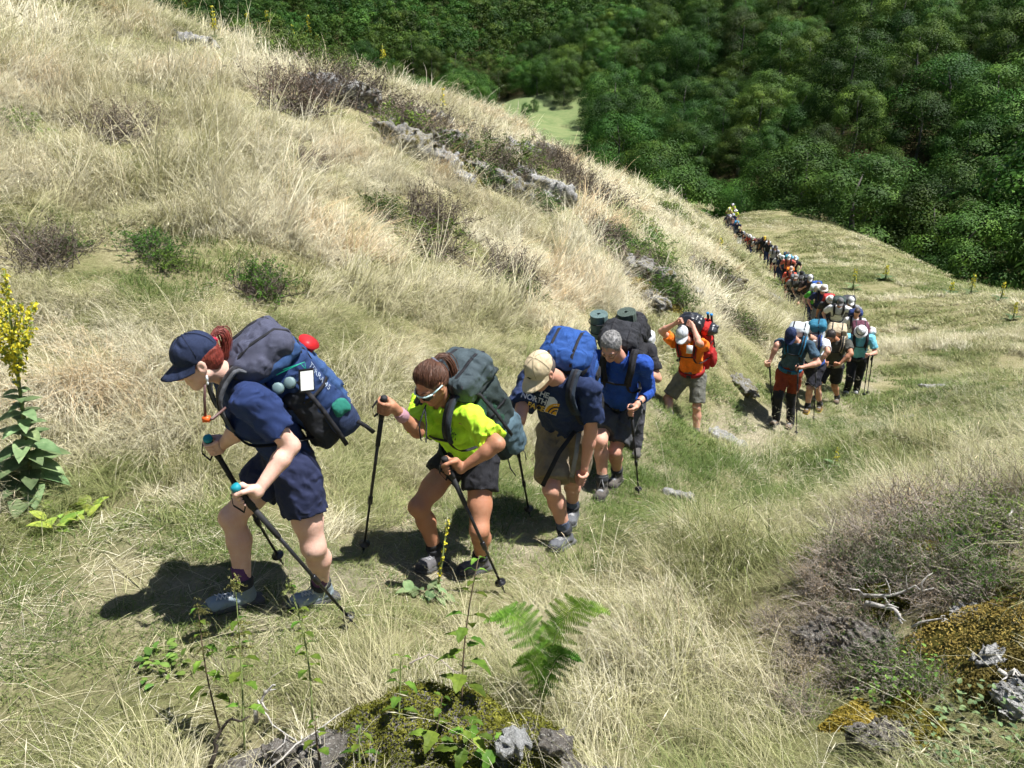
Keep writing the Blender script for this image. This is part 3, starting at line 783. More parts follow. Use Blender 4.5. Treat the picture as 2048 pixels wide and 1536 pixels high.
def solid(prims, vox, disp=None, smooth=1):
    us = [p for p in prims if p['op'] == 'u']
    lo = np.min([p['lo'] for p in us], 0) - 3.5 * vox - 0.012; hi = np.max([p['hi'] for p in us], 0) + 3.5 * vox + 0.012
    n = np.ceil((hi - lo) / vox).astype(int) + 1
    ax = [lo[i] + vox * np.arange(n[i]) for i in range(3)]
    F = np.full(n, 0.25, np.float64)
    for p in prims:
        if p['op'] == 'i':
            nb = F < .05; ii = np.nonzero(nb); X = np.stack([ax[i][ii[i]] for i in range(3)], -1); F[nb] = np.maximum(F[nb], p['fn'](X)); continue
        mg = p['k'] + 3 * vox
        i0 = np.maximum(((p['lo'] - mg - lo) / vox).astype(int), 0); i1 = np.minimum(((p['hi'] + mg - lo) / vox).astype(int) + 2, n)
        sl = tuple(slice(i0[i], i1[i]) for i in range(3))
        X = np.stack(np.meshgrid(*[ax[i][sl[i]] for i in range(3)], indexing='ij'), -1)
        d = p['fn'](X); a = F[sl]; k = p['k']
        if p['op'] == 'u':
            h = np.clip(k - np.abs(a - d), 0, None) / k; F[sl] = np.minimum(a, d) - h * h * k * 0.25
        elif p['op'] == 's':
            h = np.clip(k - np.abs(a + d), 0, None) / k; F[sl] = np.maximum(a, -d) + h * h * k * 0.25
    if disp is not None:
        nb = np.abs(F) < max(.03, 2.5 * vox); ii = np.nonzero(nb)
        X = np.stack([ax[i][ii[i]] for i in range(3)], -1); F[nb] += disp(X)
    # surface nets
    S = F < 0
    s = [S[a:a + n[0] - 1, b:b + n[1] - 1, c:c + n[2] - 1] for a in (0, 1) for b in (0, 1) for c in (0, 1)]
    cnt = sum(x.astype(np.int8) for x in s)
    act = np.argwhere((cnt > 0) & (cnt < 8))
    ids = -np.ones(n - 1, np.int64); ids[tuple(act.T)] = np.arange(len(act))
    acc = np.zeros((len(act), 3)); num = np.zeros(len(act))
    cor = [np.array((a, b, c)) for a in (0, 1) for b in (0, 1) for c in (0, 1)]
    for i in range(8):
        for j in range(i + 1, 8):
            if np.abs(cor[i] - cor[j]).sum() != 1: continue
            A = F[tuple((act + cor[i]).T)]; B = F[tuple((act + cor[j]).T)]
            m = (A < 0) != (B < 0); t = np.where(m, A / np.where(m, A - B, 1), 0)[:, None]
            acc += np.where(m[:, None], cor[i] + t * (cor[j] - cor[i]), 0); num += m
    v = lo + vox * (act + acc / num[:, None])
    fs = []
    for d in range(3):
        e, f = (d + 1) % 3, (d + 2) % 3
        sh = [slice(None)] * 3; sh[d] = slice(0, -1); A = S[tuple(sh)]
        sh[d] = slice(1, None); B = S[tuple(sh)]
        q = np.argwhere(A != B); ok = (q[:, e] > 0) & (q[:, f] > 0) & (q[:, e] < n[e] - 1) & (q[:, f] < n[f] - 1); q = q[ok]
        if not len(q): continue
        oe = np.zeros(3, int); oe[e] = 1; of = np.zeros(3, int); of[f] = 1
        Q = np.stack([ids[tuple((q - oe - of).T)], ids[tuple((q - of).T)], ids[tuple(q.T)], ids[tuple((q - oe).T)]], 1)
        fl = ~A[tuple(q.T)]
        Q[fl] = Q[fl][:, ::-1]; fs.append(Q)
    f = np.concatenate(fs)
    for _ in range(smooth):
        A = np.concatenate([f[:, i] for i in range(4)] + [f[:, (i + 1) % 4] for i in range(4)]); B = np.concatenate([f[:, (i + 1) % 4] for i in range(4)] + [f[:, i] for i in range(4)])
        c_ = np.bincount(A, minlength=len(v)); s_ = np.stack([np.bincount(A, v[B, k_], len(v)) for k_ in range(3)], 1)
        v = v * 0.5 + 0.5 * s_ / c_[:, None]
    return v, f
def smesh(name, prims, vox, disp=None, smooth=1):
    v, f = solid(prims, vox, disp, smooth); return mesh_from(name, v, f)
def join(name, parts):
    V_ = []; F_ = []; b = 0
    for v, f in parts: V_.append(v); F_.append(f + b); b += len(v)
    return mesh_from(name, np.concatenate(V_), np.concatenate(F_))
# ------------------------------------------------------------------ people
def frame(f, up=(0, 0, 1)):
    """columns: right, forward, up"""
    f = nrm(f); up = np.asarray(up, float); u = nrm(up - f * up.dot(f)); r = np.cross(f, u); return np.stack([r, f, u], 1)
def ik(a, b, l1, l2, px=None, hint=None):
    """middle joint between a and b, the one that shows nearest to photo point px (or towards hint)"""
    d = b - a; L = np.linalg.norm(d); t = d / L
    if L > (l1 + l2) * 0.995:
        s_ = L / ((l1 + l2) * 0.995); l1 *= s_; l2 *= s_
    x = (l1 * l1 - l2 * l2 + L * L) / (2 * L); h = math.sqrt(max(l1 * l1 - x * x, 0))
    e1 = nrm(np.cross(t, [0.3, 0.5, 0.8])); e2 = np.cross(t, e1); best = None
    for k in range(72):
        an = k * math.pi / 36; p = a + t * x + h * (math.cos(an) * e1 + math.sin(an) * e2)
        if px is not None:
            q = to_px(p); c = math.hypot(q[0] - px[0], q[1] - px[1])
            if hint is not None: c -= 40 * nrm(p - a - t * x).dot(hint) * h / 0.1 * 0.15
        else: c = -np.dot(p - a, hint)
        if best is None or c < best[0]: best = (c, p)
    return best[1]
def pose_px(H, heading, pelvis, neck, head, fwd, lh, rh, lelb, relb, lfoot, rfoot, lkn, rkn, sh_w=0.118, heel=(0.02, 0.02)):
    """a figure laid out from photo points (x, y) with distances; feet stand on the ground"""
    J = {}; hd = nrm([heading[0], heading[1], 0]); left = np.array([-hd[1], hd[0], 0]); J['hd'] = hd; J['left'] = left; J['H'] = H
    J['pelvis'] = at(*pelvis); J['neck'] = at(*neck); J['head'] = at(*head); J['fwd'] = nrm(fwd)
    sp = nrm(J['neck'] - J['pelvis'])
    dl = J['head'] - J['neck']; want = 0.118 * H
    J['head'] = J['neck'] + dl * (want / np.linalg.norm(dl)) * 0.6 + dl * 0.4
    for s, k in ((1, 'l'), (-1, 'r')):
        J[k + 'sh'] = J['neck'] + s * left * sh_w * H - sp * 0.035 * H
        J[k + 'hip'] = J['pelvis'] + s * left * 0.054 * H - np.array([0, 0, 0.02 * H])
    for k, hnd, elb, ft, kn in (('l', lh, lelb, lfoot, lkn), ('r', rh, relb, rfoot, rkn)):
        J[k + 'wr'] = at(*hnd)
        dd = J[k + 'wr'] - J[k + 'sh']; mx = 0.315 * H
        if np.linalg.norm(dd) > mx: print('arm stretch', k, np.linalg.norm(dd) / mx)
        J[k + 'el'] = ik(J[k + 'sh'], J[k + 'wr'], 0.168 * H, 0.148 * H, elb)
        if len(ft[0]) == 3:
            he, to = (at(*q_) for q_ in ft)
            for q_ in (he, to): q_[2] = gz(q_[0], q_[1])
        else: he = hit(*ft[0]); to = hit(*ft[1])
        dr = nrm([to[0] - he[0], to[1] - he[1], to[2] - he[2]])
        J[k + 'toe_dir'] = dr; J[k + 'heel'] = he
        J[k + 'an'] = he + dr * 0.03 * H + np.array([0, 0, 0.055 * H])
        dd = np.linalg.norm(J[k + 'an'] - J[k + 'hip'])
        if dd > 0.475 * H or dd < 0.3 * H: print('leg', k, dd / (0.475 * H))
        J[k + 'kn'] = ik(J[k + 'hip'], J[k + 'an'], 0.242 * H, 0.233 * H, kn, hd)
    print('spine %.2f' % (np.linalg.norm(J['neck'] - J['pelvis']) / (0.305 * H)), 'pelvis above ground %.2f' % (J['pelvis'][2] - gz(J['pelvis'][0], J['pelvis'][1])))
    return J
def pose_walk(x, y, heading, H, lean=0.45, bow=0.6, phase=0.3, arms='poles', seed=0):
    """a figure walking uphill at (x, y)"""
    r = np.random.default_rng(seed); J = {}; hd = nrm([heading[0], heading[1], 0]); left = np.array([-hd[1], hd[0], 0]); z = gz(x, y); up = np.array([0, 0, 1.0])
    J['hd'] = hd; J['left'] = left; J['H'] = H
    J['pelvis'] = np.array([x, y, z + 0.515 * H]); J['neck'] = J['pelvis'] + 0.305 * H * (up * math.cos(lean) + hd * math.sin(lean))
    J['head'] = J['neck'] + 0.118 * H * nrm(up * math.cos(lean * 1.5) + hd * math.sin(lean * 1.5)); J['fwd'] = nrm(hd * math.cos(bow) - up * math.sin(bow) + left * r.normal() * 0.15)
    sp = nrm(J['neck'] - J['pelvis'])
    for s, k in ((1, 'l'), (-1, 'r')):
        J[k + 'sh'] = J['neck'] + s * left * 0.115 * H - sp * 0.035 * H; J[k + 'hip'] = J['pelvis'] + s * left * 0.052 * H - up * 0.02 * H
        st = s * 0.2 * math.cos(phase); g = J['pelvis'] + s * left * 0.06 * H + hd * st; g[2] = gz(g[0], g[1])
        J[k + 'heel'] = g - hd * 0.05; J[k + 'toe_dir'] = hd + left * s * 0.15; J[k + 'toe_dir'] = nrm(J[k + 'toe_dir'])
        J[k + 'an'] = g + up * 0.055 * H; J[k + 'kn'] = ik(J[k + 'hip'], J[k + 'an'], 0.242 * H, 0.233 * H, None, hd)
        if arms == 'poles': wr = J['pelvis'] + s * left * 0.16 * H + hd * (0.2 - s * 0.1) + up * 0.03 * H
        elif arms == 'straps': wr = J['neck'] + s * left * 0.09 * H + hd * 0.14 - up * 0.1 * H
        else: wr = J['pelvis'] + s * left * 0.15 * H + hd * (0.1 * s) - up * 0.03 * H
        J[k + 'wr'] = wr; J[k + 'el'] = ik(J[k + 'sh'], wr, 0.168 * H, 0.148 * H, None, -hd * 0.6 + s * left * 0.5 - up * 0.3)
    return J
def hand_prims(wr, elb, c, a, mirror, s=1.0):
    """a fist closed round an axis a through c: palm, four fingers, thumb"""
    a = nrm(a); w = wr - c; w = nrm(w - a * w.dot(a)); sd_ = np.cross(a, w) * mirror; out = []
    r = 0.019 * s
    kn = []
    for i in range(4):
        o = a * (0.031 - 0.0205 * i) * s; fr = (0.0095, 0.0098, 0.0094, 0.0082)[i] * s; rr = r + fr * 0.7
        an = [math.radians(q) for q in (62, 112, 165, 222, 262 - 8 * i)]
        pts = [c + o + (rr * (1.45 if j == 0 else 1.0)) * (math.cos(t) * w + math.sin(t) * sd_) for j, t in enumerate(an)]
        for j in range(4): out.append(cone(pts[j], pts[j + 1], fr * (1.12 - 0.06 * j), fr * (1.06 - 0.06 * j), k=0.004))
        kn.append(pts[0])
        out.append(cone(wr * 0.45 + (c + w * 0.05 * s + o * 0.6) * 0.55, pts[0], 0.0135 * s, 0.0115 * s, k=0.014))
    out.append(cone(wr, c + w * 0.048 * s, 0.025 * s, 0.026 * s, n=nrm(np.cross(a, w)), f=0.72, k=0.02))
    t0 = c + w * 0.05 * s + a * 0.012 * s - sd_ * 0.012 * s; t1 = c + w * 0.018 * s - sd_ * (r + 0.009) + a * 0.034 * s; t2 = c - w * 0.012 * s - sd_ * (r + 0.004) + a * 0.036 * s; t3 = c - w * 0.026 * s - sd_ * 0.006 + a * 0.03 * s
    out += [cone(t0, t1, 0.0155 * s, 0.0115 * s, k=0.012), cone(t1, t2, 0.0112 * s, 0.0105 * s, k=0.004), cone(t2, t3, 0.0104 * s, 0.009 * s, k=0.004)]
    return out
def head_prims(c, M, s, neck=None):
    g = lambda x, y, z: c + M @ (np.array([x, y, z]) * s)
    e = lambda x, y, z, a, b, d, k=0.012, op='u': ell(g(x, y, z), M, np.array([a, b, d]) * s, k * s, op)
    q = [e(0, -.014, .034, .074, .093, .083), e(0, .03, -.035, .056, .060, .074, 0.03), cone(g(0, .058, -.085), g(0, .066, -.097), .024 * s, .019 * s, k=.02)]
    for m in (-1, 1):
        q += [cone(g(m * .05, .002, -.05), g(m * .012, .06, -.09), .026 * s, .02 * s, k=.02), e(m * .042, .064, -.022, .02, .018, .018, 0.02),
              e(m * .031, .099, .003, .014, .014, .0105, .01, 's'), e(m * .031, .0755, .003, .013, .0125, .012, .003),
              cone(g(m * .012, .088, .022), g(m * .047, .072, .022), .0105 * s, .008 * s, k=.014)]
        q += [ell(g(m * .077, -.006, -.006), M @ np.array([[1, 0, 0], [0, .97, -.24], [0, .24, .97]]), np.array([.010, .021, .034]) * s, .006), ell(g(m * .086, -.002, -.004), M, np.array([.006, .010, .017]) * s, .004, 's')]
    q += [cone(g(0, .084, .014), g(0, .108, -.026), .0085 * s, .0125 * s, k=.010), e(.012, .098, -.031, .009, .010, .008, .006), e(-.012, .098, -.031, .009, .010, .008, .006),
          cone(g(-.017, .086, -.056), g(.017, .086, -.056), .0062 * s, .0062 * s, k=.008), cone(g(-.014, .084, -.067), g(.014, .084, -.067), .0072 * s, .0072 * s, k=.008), cone(g(-.022, .0945, -.0615), g(.022, .0945, -.0615), .0022 * s, .0022 * s, k=.003, op='s')]
    if neck is not None: q.append(cone(g(0, -.022, -.05), neck, .053 * s, .060 * s, k=.03))
    return q
def cap_prims(c, M, s):
    g = lambda x, y, z: c + M @ (np.array([x, y, z]) * s)
    q = [ell(g(0, -.012, .045), M, np.array([.085, .105, .092]) * s, 0.01)]
    q.append(half_space(g(0, -.012, .012), -(M @ np.array([0, -0.16, 1.0]))))
    return q
def brim_mesh(c, M, s, out=0.082, wid=0.078, droop=0.35):
    vv = []; ff = []; nu, nv = 13, 6
    for sd_ in (0, 1):
        for i in range(nu):
            for j in range(nv):
                an = math.radians(-76 + 152 * i / (nu - 1)); t = j / (nv - 1)
                x = math.sin(an) * (0.083 + 0.002 * t); y = -.012 + math.cos(an) * 0.1
                ext = out * (math.cos(an * 1.08) ** 0.75 if abs(an) < 1.33 else 0) * t
                z = 0.028 + 0.012 * math.cos(an) - ext * droop - 0.38 * x * x / 0.083 * (0.35 + t * 0.65) - sd_ * 0.004
                vv.append(c + M @ (np.array([x * (1 + 0.02 * t), y + ext, z]) * s))
    N = nu * nv
    for i in range(nu - 1):
        for j in range(nv - 1):
            a = i * nv + j; q = (a, a + nv, a + nv + 1, a + 1); ff.append(q); ff.append(tuple(k + N for k in q[::-1]))
    for i in range(nu - 1):
        a = i * nv + nv - 1; ff.append((a, a + nv, a + nv + N, a + N))
    return vv, ff
EYE = plain((0.05, 0.035, 0.025), 0.2)
def hiker(label, J, sp, vox=0.0085, detail=True):
    H = J['H']; s = H / 1.7; pel, nk = J['pelvis'], J['neck']; up = nrm(nk - pel); left = nrm(J['lsh'] - J['rsh']); fr = nrm(np.cross(left, up)); left = np.cross(up, fr)
    sx = sp.get('build', 1.0) * s
    base = (J['lheel'] + J['rheel']) / 2
    E_ = empty('person', base, 0, label=label, cat='person', group=sp.get('group'))
    M = frame(J['fwd'], up * 0.6 + np.array([0, 0, 0.8])); hc = J['head']; hs = s * sp.get('head', 0.97)
    nb = nk - up * 0.01 * s
    # --- body: one surface
    pr = []
    chest = pel + (nk - pel) * 0.68
    pr += [cone(pel, chest, .115 * sx, .125 * sx, fr, .7, k=.05), cone(chest, nk - up * .05, .125 * sx, .075 * s, fr, .7, k=.05)]
    for k, m in (('l', 1), ('r', -1)):
        pr += [cone(J[k + 'sh'], J[k + 'el'], .050 * sx, .039 * sx, k=.02), cone(J[k + 'el'], J[k + 'el'] * .7 + J[k + 'wr'] * .3, .039 * sx, .040 * sx, k=.02),
               cone(J[k + 'el'] * .7 + J[k + 'wr'] * .3, J[k + 'wr'], .040 * sx, .025 * s, k=.02), cone(nk - up * .05, J[k + 'sh'], .06 * s, .05 * s, k=.04)]
        kn, an, hp = J[k + 'kn'], J[k + 'an'], J[k + 'hip']; tt = sp.get('leg', 1.0) * s
        kf = nrm(nrm(kn - hp) - nrm(an - kn) + J['hd'] * 0.3)
        pr += [cone(hp, hp * .35 + kn * .65, .088 * tt, .070 * tt, k=.03), cone(hp * .35 + kn * .65, kn, .070 * tt, .054 * tt, k=.03), cone(kn, kn * .68 + an * .32 - J['hd'] * .014, .052 * tt, .056 * tt, k=.035),
               cone(kn * .68 + an * .32 - J['hd'] * .014, an, .056 * tt, .036 * tt, k=.03), ell(kn + kf * .018 * tt, np.eye(3), np.array([.044] * 3) * tt, .03)]
    pieces = []
    if detail:
        pieces.append(solid(pr, max(vox, .0105)))
        pieces.append(solid(head_prims(hc, M, hs, nb), 0.0048 if vox < 0.01 else (.0058 if vox < .012 else .0095), None, 1))
        for k, m in (('l', 1), ('r', -1)):
            ax = sp.get(k + 'axis'); f = nrm(J[k + 'wr'] - J[k + 'el'])
            if ax is None: ax = np.array([0, 0, 1.0])
            ax = nrm(ax); c = J[k + 'wr'] + nrm(f - ax * f.dot(ax) + 1e-3) * 0.062 * s + f * 0.012
            if sp.get(k + 'grip') is not None: c = sp[k + 'grip']
            J[k + 'grip'] = c
            pieces.append(solid([cone(J[k + 'wr'] - f * .03, J[k + 'wr'], .0255 * s, .0245 * s, k=.02)] + hand_prims(J[k + 'wr'], J[k + 'el'], c, ax, m, s), 0.004 if vox < 0.01 else (.005 if vox < .012 else .0075)))
    else:
        for k in 'lr':
            f = nrm(J[k + 'wr'] - J[k + 'el']); pr.append(ell(J[k + 'wr'] + f * .05 * s, frame(f), np.array([.032, .05, .038]) * s, .02)); J[k + 'grip'] = J[k + 'wr'] + f * .05 * s
        pr += [q for q in head_prims(hc, M, hs, nb) if q['op'] == 'u']
        pieces.append(solid(pr, vox))
    body = obj('body', join('body', pieces), skin(sp['skin']), E_)
    if detail:
        for m in (-1, 1):
            mb = MB(); mb.lathe(hc + M @ (np.array([m * .031, .0865, .003]) * hs), M @ np.array([0, 1, 0]), [(0, .0062 * hs), (.0022, .0045 * hs), (.003, .001)], 8); mb.build('eye', EYE, E_)
            mb = MB(); mb.tube([hc + M @ (np.array([m * x, y, z]) * hs) for x, y, z in ((.014, .0955, .0255), (.03, .089, .031), (.046, .0765, .0275))], [.003, .0038, .002], 5); mb.build('eyebrow', plain(sp.get('hair', (.1, .06, .04)), .9), E_)
    # --- shirt
    c = sp['shirt']; sv = max(vox, 0.0092) if detail else vox; loose = sp.get('loose', 1.0); hem = pel - up * sp.get('hem', 0.05)
    q = [cone(hem, chest, .138 * sx * loose, .15 * sx * loose, fr, .76, k=.05, flat0=True), cone(chest, nk - up * .035 * s, .15 * sx * loose, .085 * s, fr, .74, k=.05)]
    if sp.get('bust'):
        for m in (-1, 1): q.append(ell(chest + fr * .085 * s + left * m * .062 * s - up * .02, frame(fr, up), np.array([.07, .055, .065]) * s, .06))
    if sp.get('belly'): q.append(ell(pel + up * .14 * s + fr * .06 * s, frame(fr, up), np.array([.125, .10, .13]) * s, .08))
    for k in 'lr':
        sh, el, wr = J[k + 'sh'], J[k + 'el'], J[k + 'wr']
        q.append(cone(nk - up * .045 * s, sh + up * .005, .07 * s, .062 * s, k=.04))
        if sp.get('sleeve') == 'long':
            q += [cone(sh, el, .066 * sx, .056 * sx, k=.03), cone(el, el + (wr - el) * sp.get('cuff', .92), .056 * sx, .044 * s, k=.02, flat=True)]
        else: q.append(cone(sh, sh + (el - sh) * sp.get('slen', .68), .066 * sx, .068 * sx * sp.get('swide', 1.0), k=.03, flat=True))
    q.append(half_space(hem, -up)); q.append(cone(nk + up * .02, nk + up * .09, .064 * s, .078 * s, k=.008, op='s'))
    shirt = obj('shirt', smesh('shirt', q, sv, out_by(folds2(sp.get('seed', 1), 30 / s, .0085, up, 1.7), .011) if detail else out_by(folds(1, 26, .006), .01)), cloth(c), E_)
    # --- shorts or trousers
    b_ = sp['legs']; q = [cone(pel + up * .07 * s, pel - np.array([0, 0, .05]) * s, .132 * sx, .13 * sx, fr, .82, k=.04)]
    lower = []
    for k in 'lr':
        hp, kn, an = J[k + 'hip'], J[k + 'kn'], J[k + 'an']; tt = sp.get('leg', 1.0) * s
        if sp.get('long_legs'):
            if sp.get('lower_col') is not None:
                e0 = hp + (kn - hp) * .8
                q.append(cone(hp, e0, .104 * tt, .084 * tt, k=.03, flat=True)); lower += [cone(e0 - (kn - hp) * .03, kn, .086 * tt, .078 * tt, k=.02), cone(kn, an + np.array([0, 0, -.02]), .078 * tt, .062 * tt, k=.02)]
            else: q += [cone(hp, kn, .104 * tt, .078 * tt, k=.03), cone(kn, an + np.array([0, 0, -.02]), .078 * tt, .062 * tt, k=.02)]
        else: q.append(cone(hp, hp + (kn - hp) * sp.get('slen_leg', .72), .108 * tt, .102 * tt * sp.get('wide', 1.0), k=.03, flat=True))
    obj('trousers' if sp.get('long_legs') else 'shorts', smesh('bottom', q, sv, out_by(folds2(sp.get('seed', 1) + 5, 32 / s, .006), .008)), cloth(b_), E_)
    if lower: obj('trouser_legs', smesh('lower', lower, sv, folds(9, 30, .005)), cloth(sp['lower_col']), E_)
    # --- socks, boots
    for k in 'lr':
        an, kn, he, td = J[k + 'an'], J[k + 'kn'], J[k + 'heel'], J[k + 'toe_dir']; sz = s * sp.get('foot', 1.0)
        if sp.get('sock') is not None and not sp.get('long_legs'):
            obj('sock', smesh('sock', [cone(an, an + (kn - an) * sp.get('sock_h', .3), .042 * s, .046 * s * sp.get('leg', 1.0), k=.01, flat=True)], max(vox, .007)), cloth(sp['sock'], weave=500), E_)
        Mf = frame(td, (0, 0, 1)); g = lambda x, y, z: he + Mf @ (np.array([x, y, z]) * sz)
        bo = [cone(g(0, .05, .062), an + nrm(kn - an) * sp.get('boot_h', .055) * s, .047 * sz, .053 * sz, k=.03, flat=True), cone(g(0, .045, .045), g(0, .2, .04), .044 * sz, .044 * sz, Mf[:, 2], .82, k=.03), ell(g(0, .205, .042), Mf, np.array([.047, .058, .036]) * sz, .025), half_space(g(0, 0, .014), -Mf[:, 2])]
        boot = obj('boot', smesh('boot', bo, max(vox * .8, .006) if detail else vox, folds(3, 60, .0022)), cloth(sp.get('boot', (.12, .12, .13)), weave=300), E_)
        if detail:
            so = [rbox(g(0, .085, .012), Mf, np.array([.046, .125, .02]) * sz, .012, k=.01), cone(g(0, .2, .014), g(0, .225, .018), .052 * sz, .046 * sz, Mf[:, 2], .42, k=.02), cone(g(0, .01, .02), g(0, .03, .03), .046 * sz, .046 * sz, Mf[:, 2], .55, k=.02)]
            obj('sole', smesh('sole', so, max(.0075, vox * .62)), plain(sp.get('sole', (.05, .05, .05)), .9), boot)
            obj('toe_cap', smesh('toe_cap', [ell(g(0, .214, .036), Mf, np.array([.050, .056, .034]) * sz, .02), half_space(g(0, .222, .03), -Mf[:, 1])], max(.007, vox * .62)), cloth(tuple(c_ * .45 for c_ in sp.get('boot', (.12, .12, .13)))), boot)
            obj('boot_collar', smesh('collar', [cone(an + nrm(kn - an) * (sp.get('boot_h', .055) * s - .022), an + nrm(kn - an) * (sp.get('boot_h', .055) * s + .006), .055 * sz, .054 * sz, k=.01, flat=True)], max(.0075, vox * .62)), cloth((.03, .032, .036)), boot)
            bt = BVHTree.FromPolygons([q_.co + E_.location for q_ in boot.data.vertices], [tuple(q_.vertices) for q_ in boot.data.polygons])
            def on(x, y):
                h_ = bt.ray_cast(V(g(x, y, .34)), -V(Mf[:, 2]), .5); return np.array(h_[0]) + Mf[:, 2] * .003 if h_[0] is not None else g(x, y, .08)
            mb = MB()
            for i in range(5):
                y = .095 + .021 * i
                for m_ in (-1, 1): mb.tube([on(-.026 * m_, y), on(0, y + .01), on(.026 * m_, y + .021)], .0034 * sz, 4)
            mb.build('lace', plain(sp.get('lace', (.25, .25, .26)), .9), boot)
    # --- hair, hats
    g = lambda x, y, z: hc + M @ (np.array([x, y, z]) * hs); hv = .0055 if detail and vox < .01 else max(.009, vox * .8)
    hr = sp.get('hair'); hk = sp.get('hat')
    if hr is not None:
        q = [ell(g(0, -.018, .038), M, np.array([.081, .098, .089]) * hs, .01), ell(g(0, -.05, -.012), M, np.array([.068, .062, .07]) * hs, .03)]
        q.append(dict(fn=lambda P: np.maximum((P - g(0, .058, .05)) @ (M @ nrm([0, 1, -.55])), -1), op='i', k=.01)); q.append(dict(fn=lambda P: (P - g(0, -.01, -.055)) @ (M @ nrm([0, .35, -1])), op='i', k=.01))
        hm = hair_mat(hr)
        hair = obj('hair', smesh('hair', q, hv, folds(4, 150, .0022, M[:, 1], 5.0)), hm, E_)
        if detail and hk is None:
            # locks of hair lying over the scalp, swept to the tail or backwards and down
            rr_ = np.random.default_rng(5); vs_ = np.array([v_.co for v_ in hair.data.vertices]) + np.array(E_.location); ns_ = np.array([v_.normal for v_ in hair.data.vertices]); mb = MB(); pick = rr_.integers(0, len(vs_), 620 if vox < .012 else 260)
            for i_ in pick:
                p = vs_[i_] + ns_[i_] * .0015; tgt = np.asarray(sp['pony'][0], float) - p if sp.get('pony') else M @ np.array([rr_.normal() * .5, -.8, -.35 + rr_.normal() * .4]); n0 = ns_[i_]
                P_ = [p]; L_ = min(.09, np.linalg.norm(tgt)) if sp.get('pony') else .032 * hs
                for j_ in range(4):
                    q_ = P_[-1]; c0 = hc + M @ np.array([0, -.02, .02]); n0 = nrm(q_ - c0); d_ = (np.asarray(sp['pony'][0], float) - q_ if sp.get('pony') else tgt) + rr_.normal(size=3) * .01; d_ = nrm(d_ - n0 * np.dot(d_, n0)); P_.append(q_ + d_ * L_ / 4 + n0 * (.001 if j_ < 2 else -.0008))
                mb.tube(P_, [.0022 * hs, .0032 * hs, .003 * hs, .0022 * hs, .0006], 3, False)
            mb.build('hair_locks', hm, hair)
        if sp.get('pony'):
            pts = [np.asarray(p, float) for p in sp['pony']]; mb = MB(); rr_ = np.random.default_rng(3)
            for i in range(150):
                o0 = rr_.normal(size=3) * .006; o1 = rr_.normal(size=3) * .010; o2 = o1 * .9 + rr_.normal(size=3) * .005; o3 = o1 * .6 + rr_.normal(size=3) * .006
                cv = []
                for t in np.linspace(0, 1, 8):
                    w4 = ((1 - t) ** 3, 3 * t * (1 - t) ** 2, 3 * t * t * (1 - t), t ** 3); cv.append(sum(w_ * (p_ + o_) for w_, p_, o_ in zip(w4, pts, (o0, o1, o2, o3))))
                mb.tube(cv, [.0022, .0028, .003, .003, .0028, .0024, .0018, .0007], 3, False)
            mb.build('ponytail', hm, hair)
            mb = MB(); an_ = nrm(pts[1] - pts[0]); rt = frame(an_, (0.3, 0.2, 1))
            ring = [pts[0] + an_ * .004 + .018 * (math.cos(t) * rt[:, 0] + math.sin(t) * rt[:, 2]) for t in np.linspace(0, 6.283, 13)]
            mb.tube(ring, [.008 + .002 * (i % 2) for i in range(13)], 6); mb.build('hair_tie', cloth(sp.get('tie', (.2, .2, .25))), hair)
    if hk == 'cap':
        cap = obj('cap', smesh('cap', cap_prims(hc, M, hs), hv, folds(8, 45, .0018)), cloth(sp['hat_col']), E_)
        vv, ff = brim_mesh(hc, M, hs, sp.get('brim', .082)); obj('visor', mesh_from('visor', vv, ff), cloth(sp.get('visor_col', sp['hat_col'])), cap)
        if detail:
            mb = MB(); mb.lathe(g(0, -.012, .1345), M[:, 2], [(0, .008 * hs), (.003, .007 * hs), (.0055, .003)], 8); mb.build('button', cloth(sp['hat_col']), cap)
            mb = MB()
            for t in range(6):
                a_ = t * math.pi / 3 + .52; mb.tube([g(.086 * math.sin(a_) * math.sin(p), -.012 + .106 * math.cos(a_) * math.sin(p), .045 + .093 * math.cos(p)) for p in np.linspace(.12, 1.5, 8)], .0015 * hs, 4, False)
            mb.build('seam', cloth(tuple(x * .4 for x in sp['hat_col'])), cap)
    elif hk == 'hat':
        q = cap_prims(hc, M, hs * 1.03)
        hat = obj('sun_hat', smesh('sun_hat', q, hv, folds(8, 40, .002)), cloth(sp['hat_col']), E_)
        vv = []; ff = []; n = 28; bw = sp.get('brim', .075)
        for j, (rr, dz) in enumerate(((0.0, 0), (.5, -.006), (1.0, -.02), (1.0, -.026), (.5, -.012), (0, -.006))):
            for i in range(n):
                t = 2 * math.pi * i / n; wv = .006 * math.sin(3 * t + 1) * rr; vv.append(g(math.cos(t) * (.086 + bw * rr), -.012 + math.sin(t) * (.105 + bw * rr), .022 + dz * 1.6 * (1 + 0 * t) + wv - .012 * rr * abs(math.cos(t))))
        for j in range(5):
            for i in range(n): ff.append((j * n + i, j * n + (i + 1) % n, j * n + n + (i + 1) % n, j * n + n + i))
        obj('brim', mesh_from('brim', vv, ff), cloth(sp.get('visor_col', sp['hat_col'])), hat)
        if sp.get('band') is not None:
            mb = MB(); mb.tube([g(.0885 * math.cos(t), -.012 + .1085 * math.sin(t), .038) for t in np.linspace(0, 6.2832, 25)], .011 * hs, 5, False); mb.build('hat_band', cloth(sp['band']), hat)
    return E_
_hair = {}
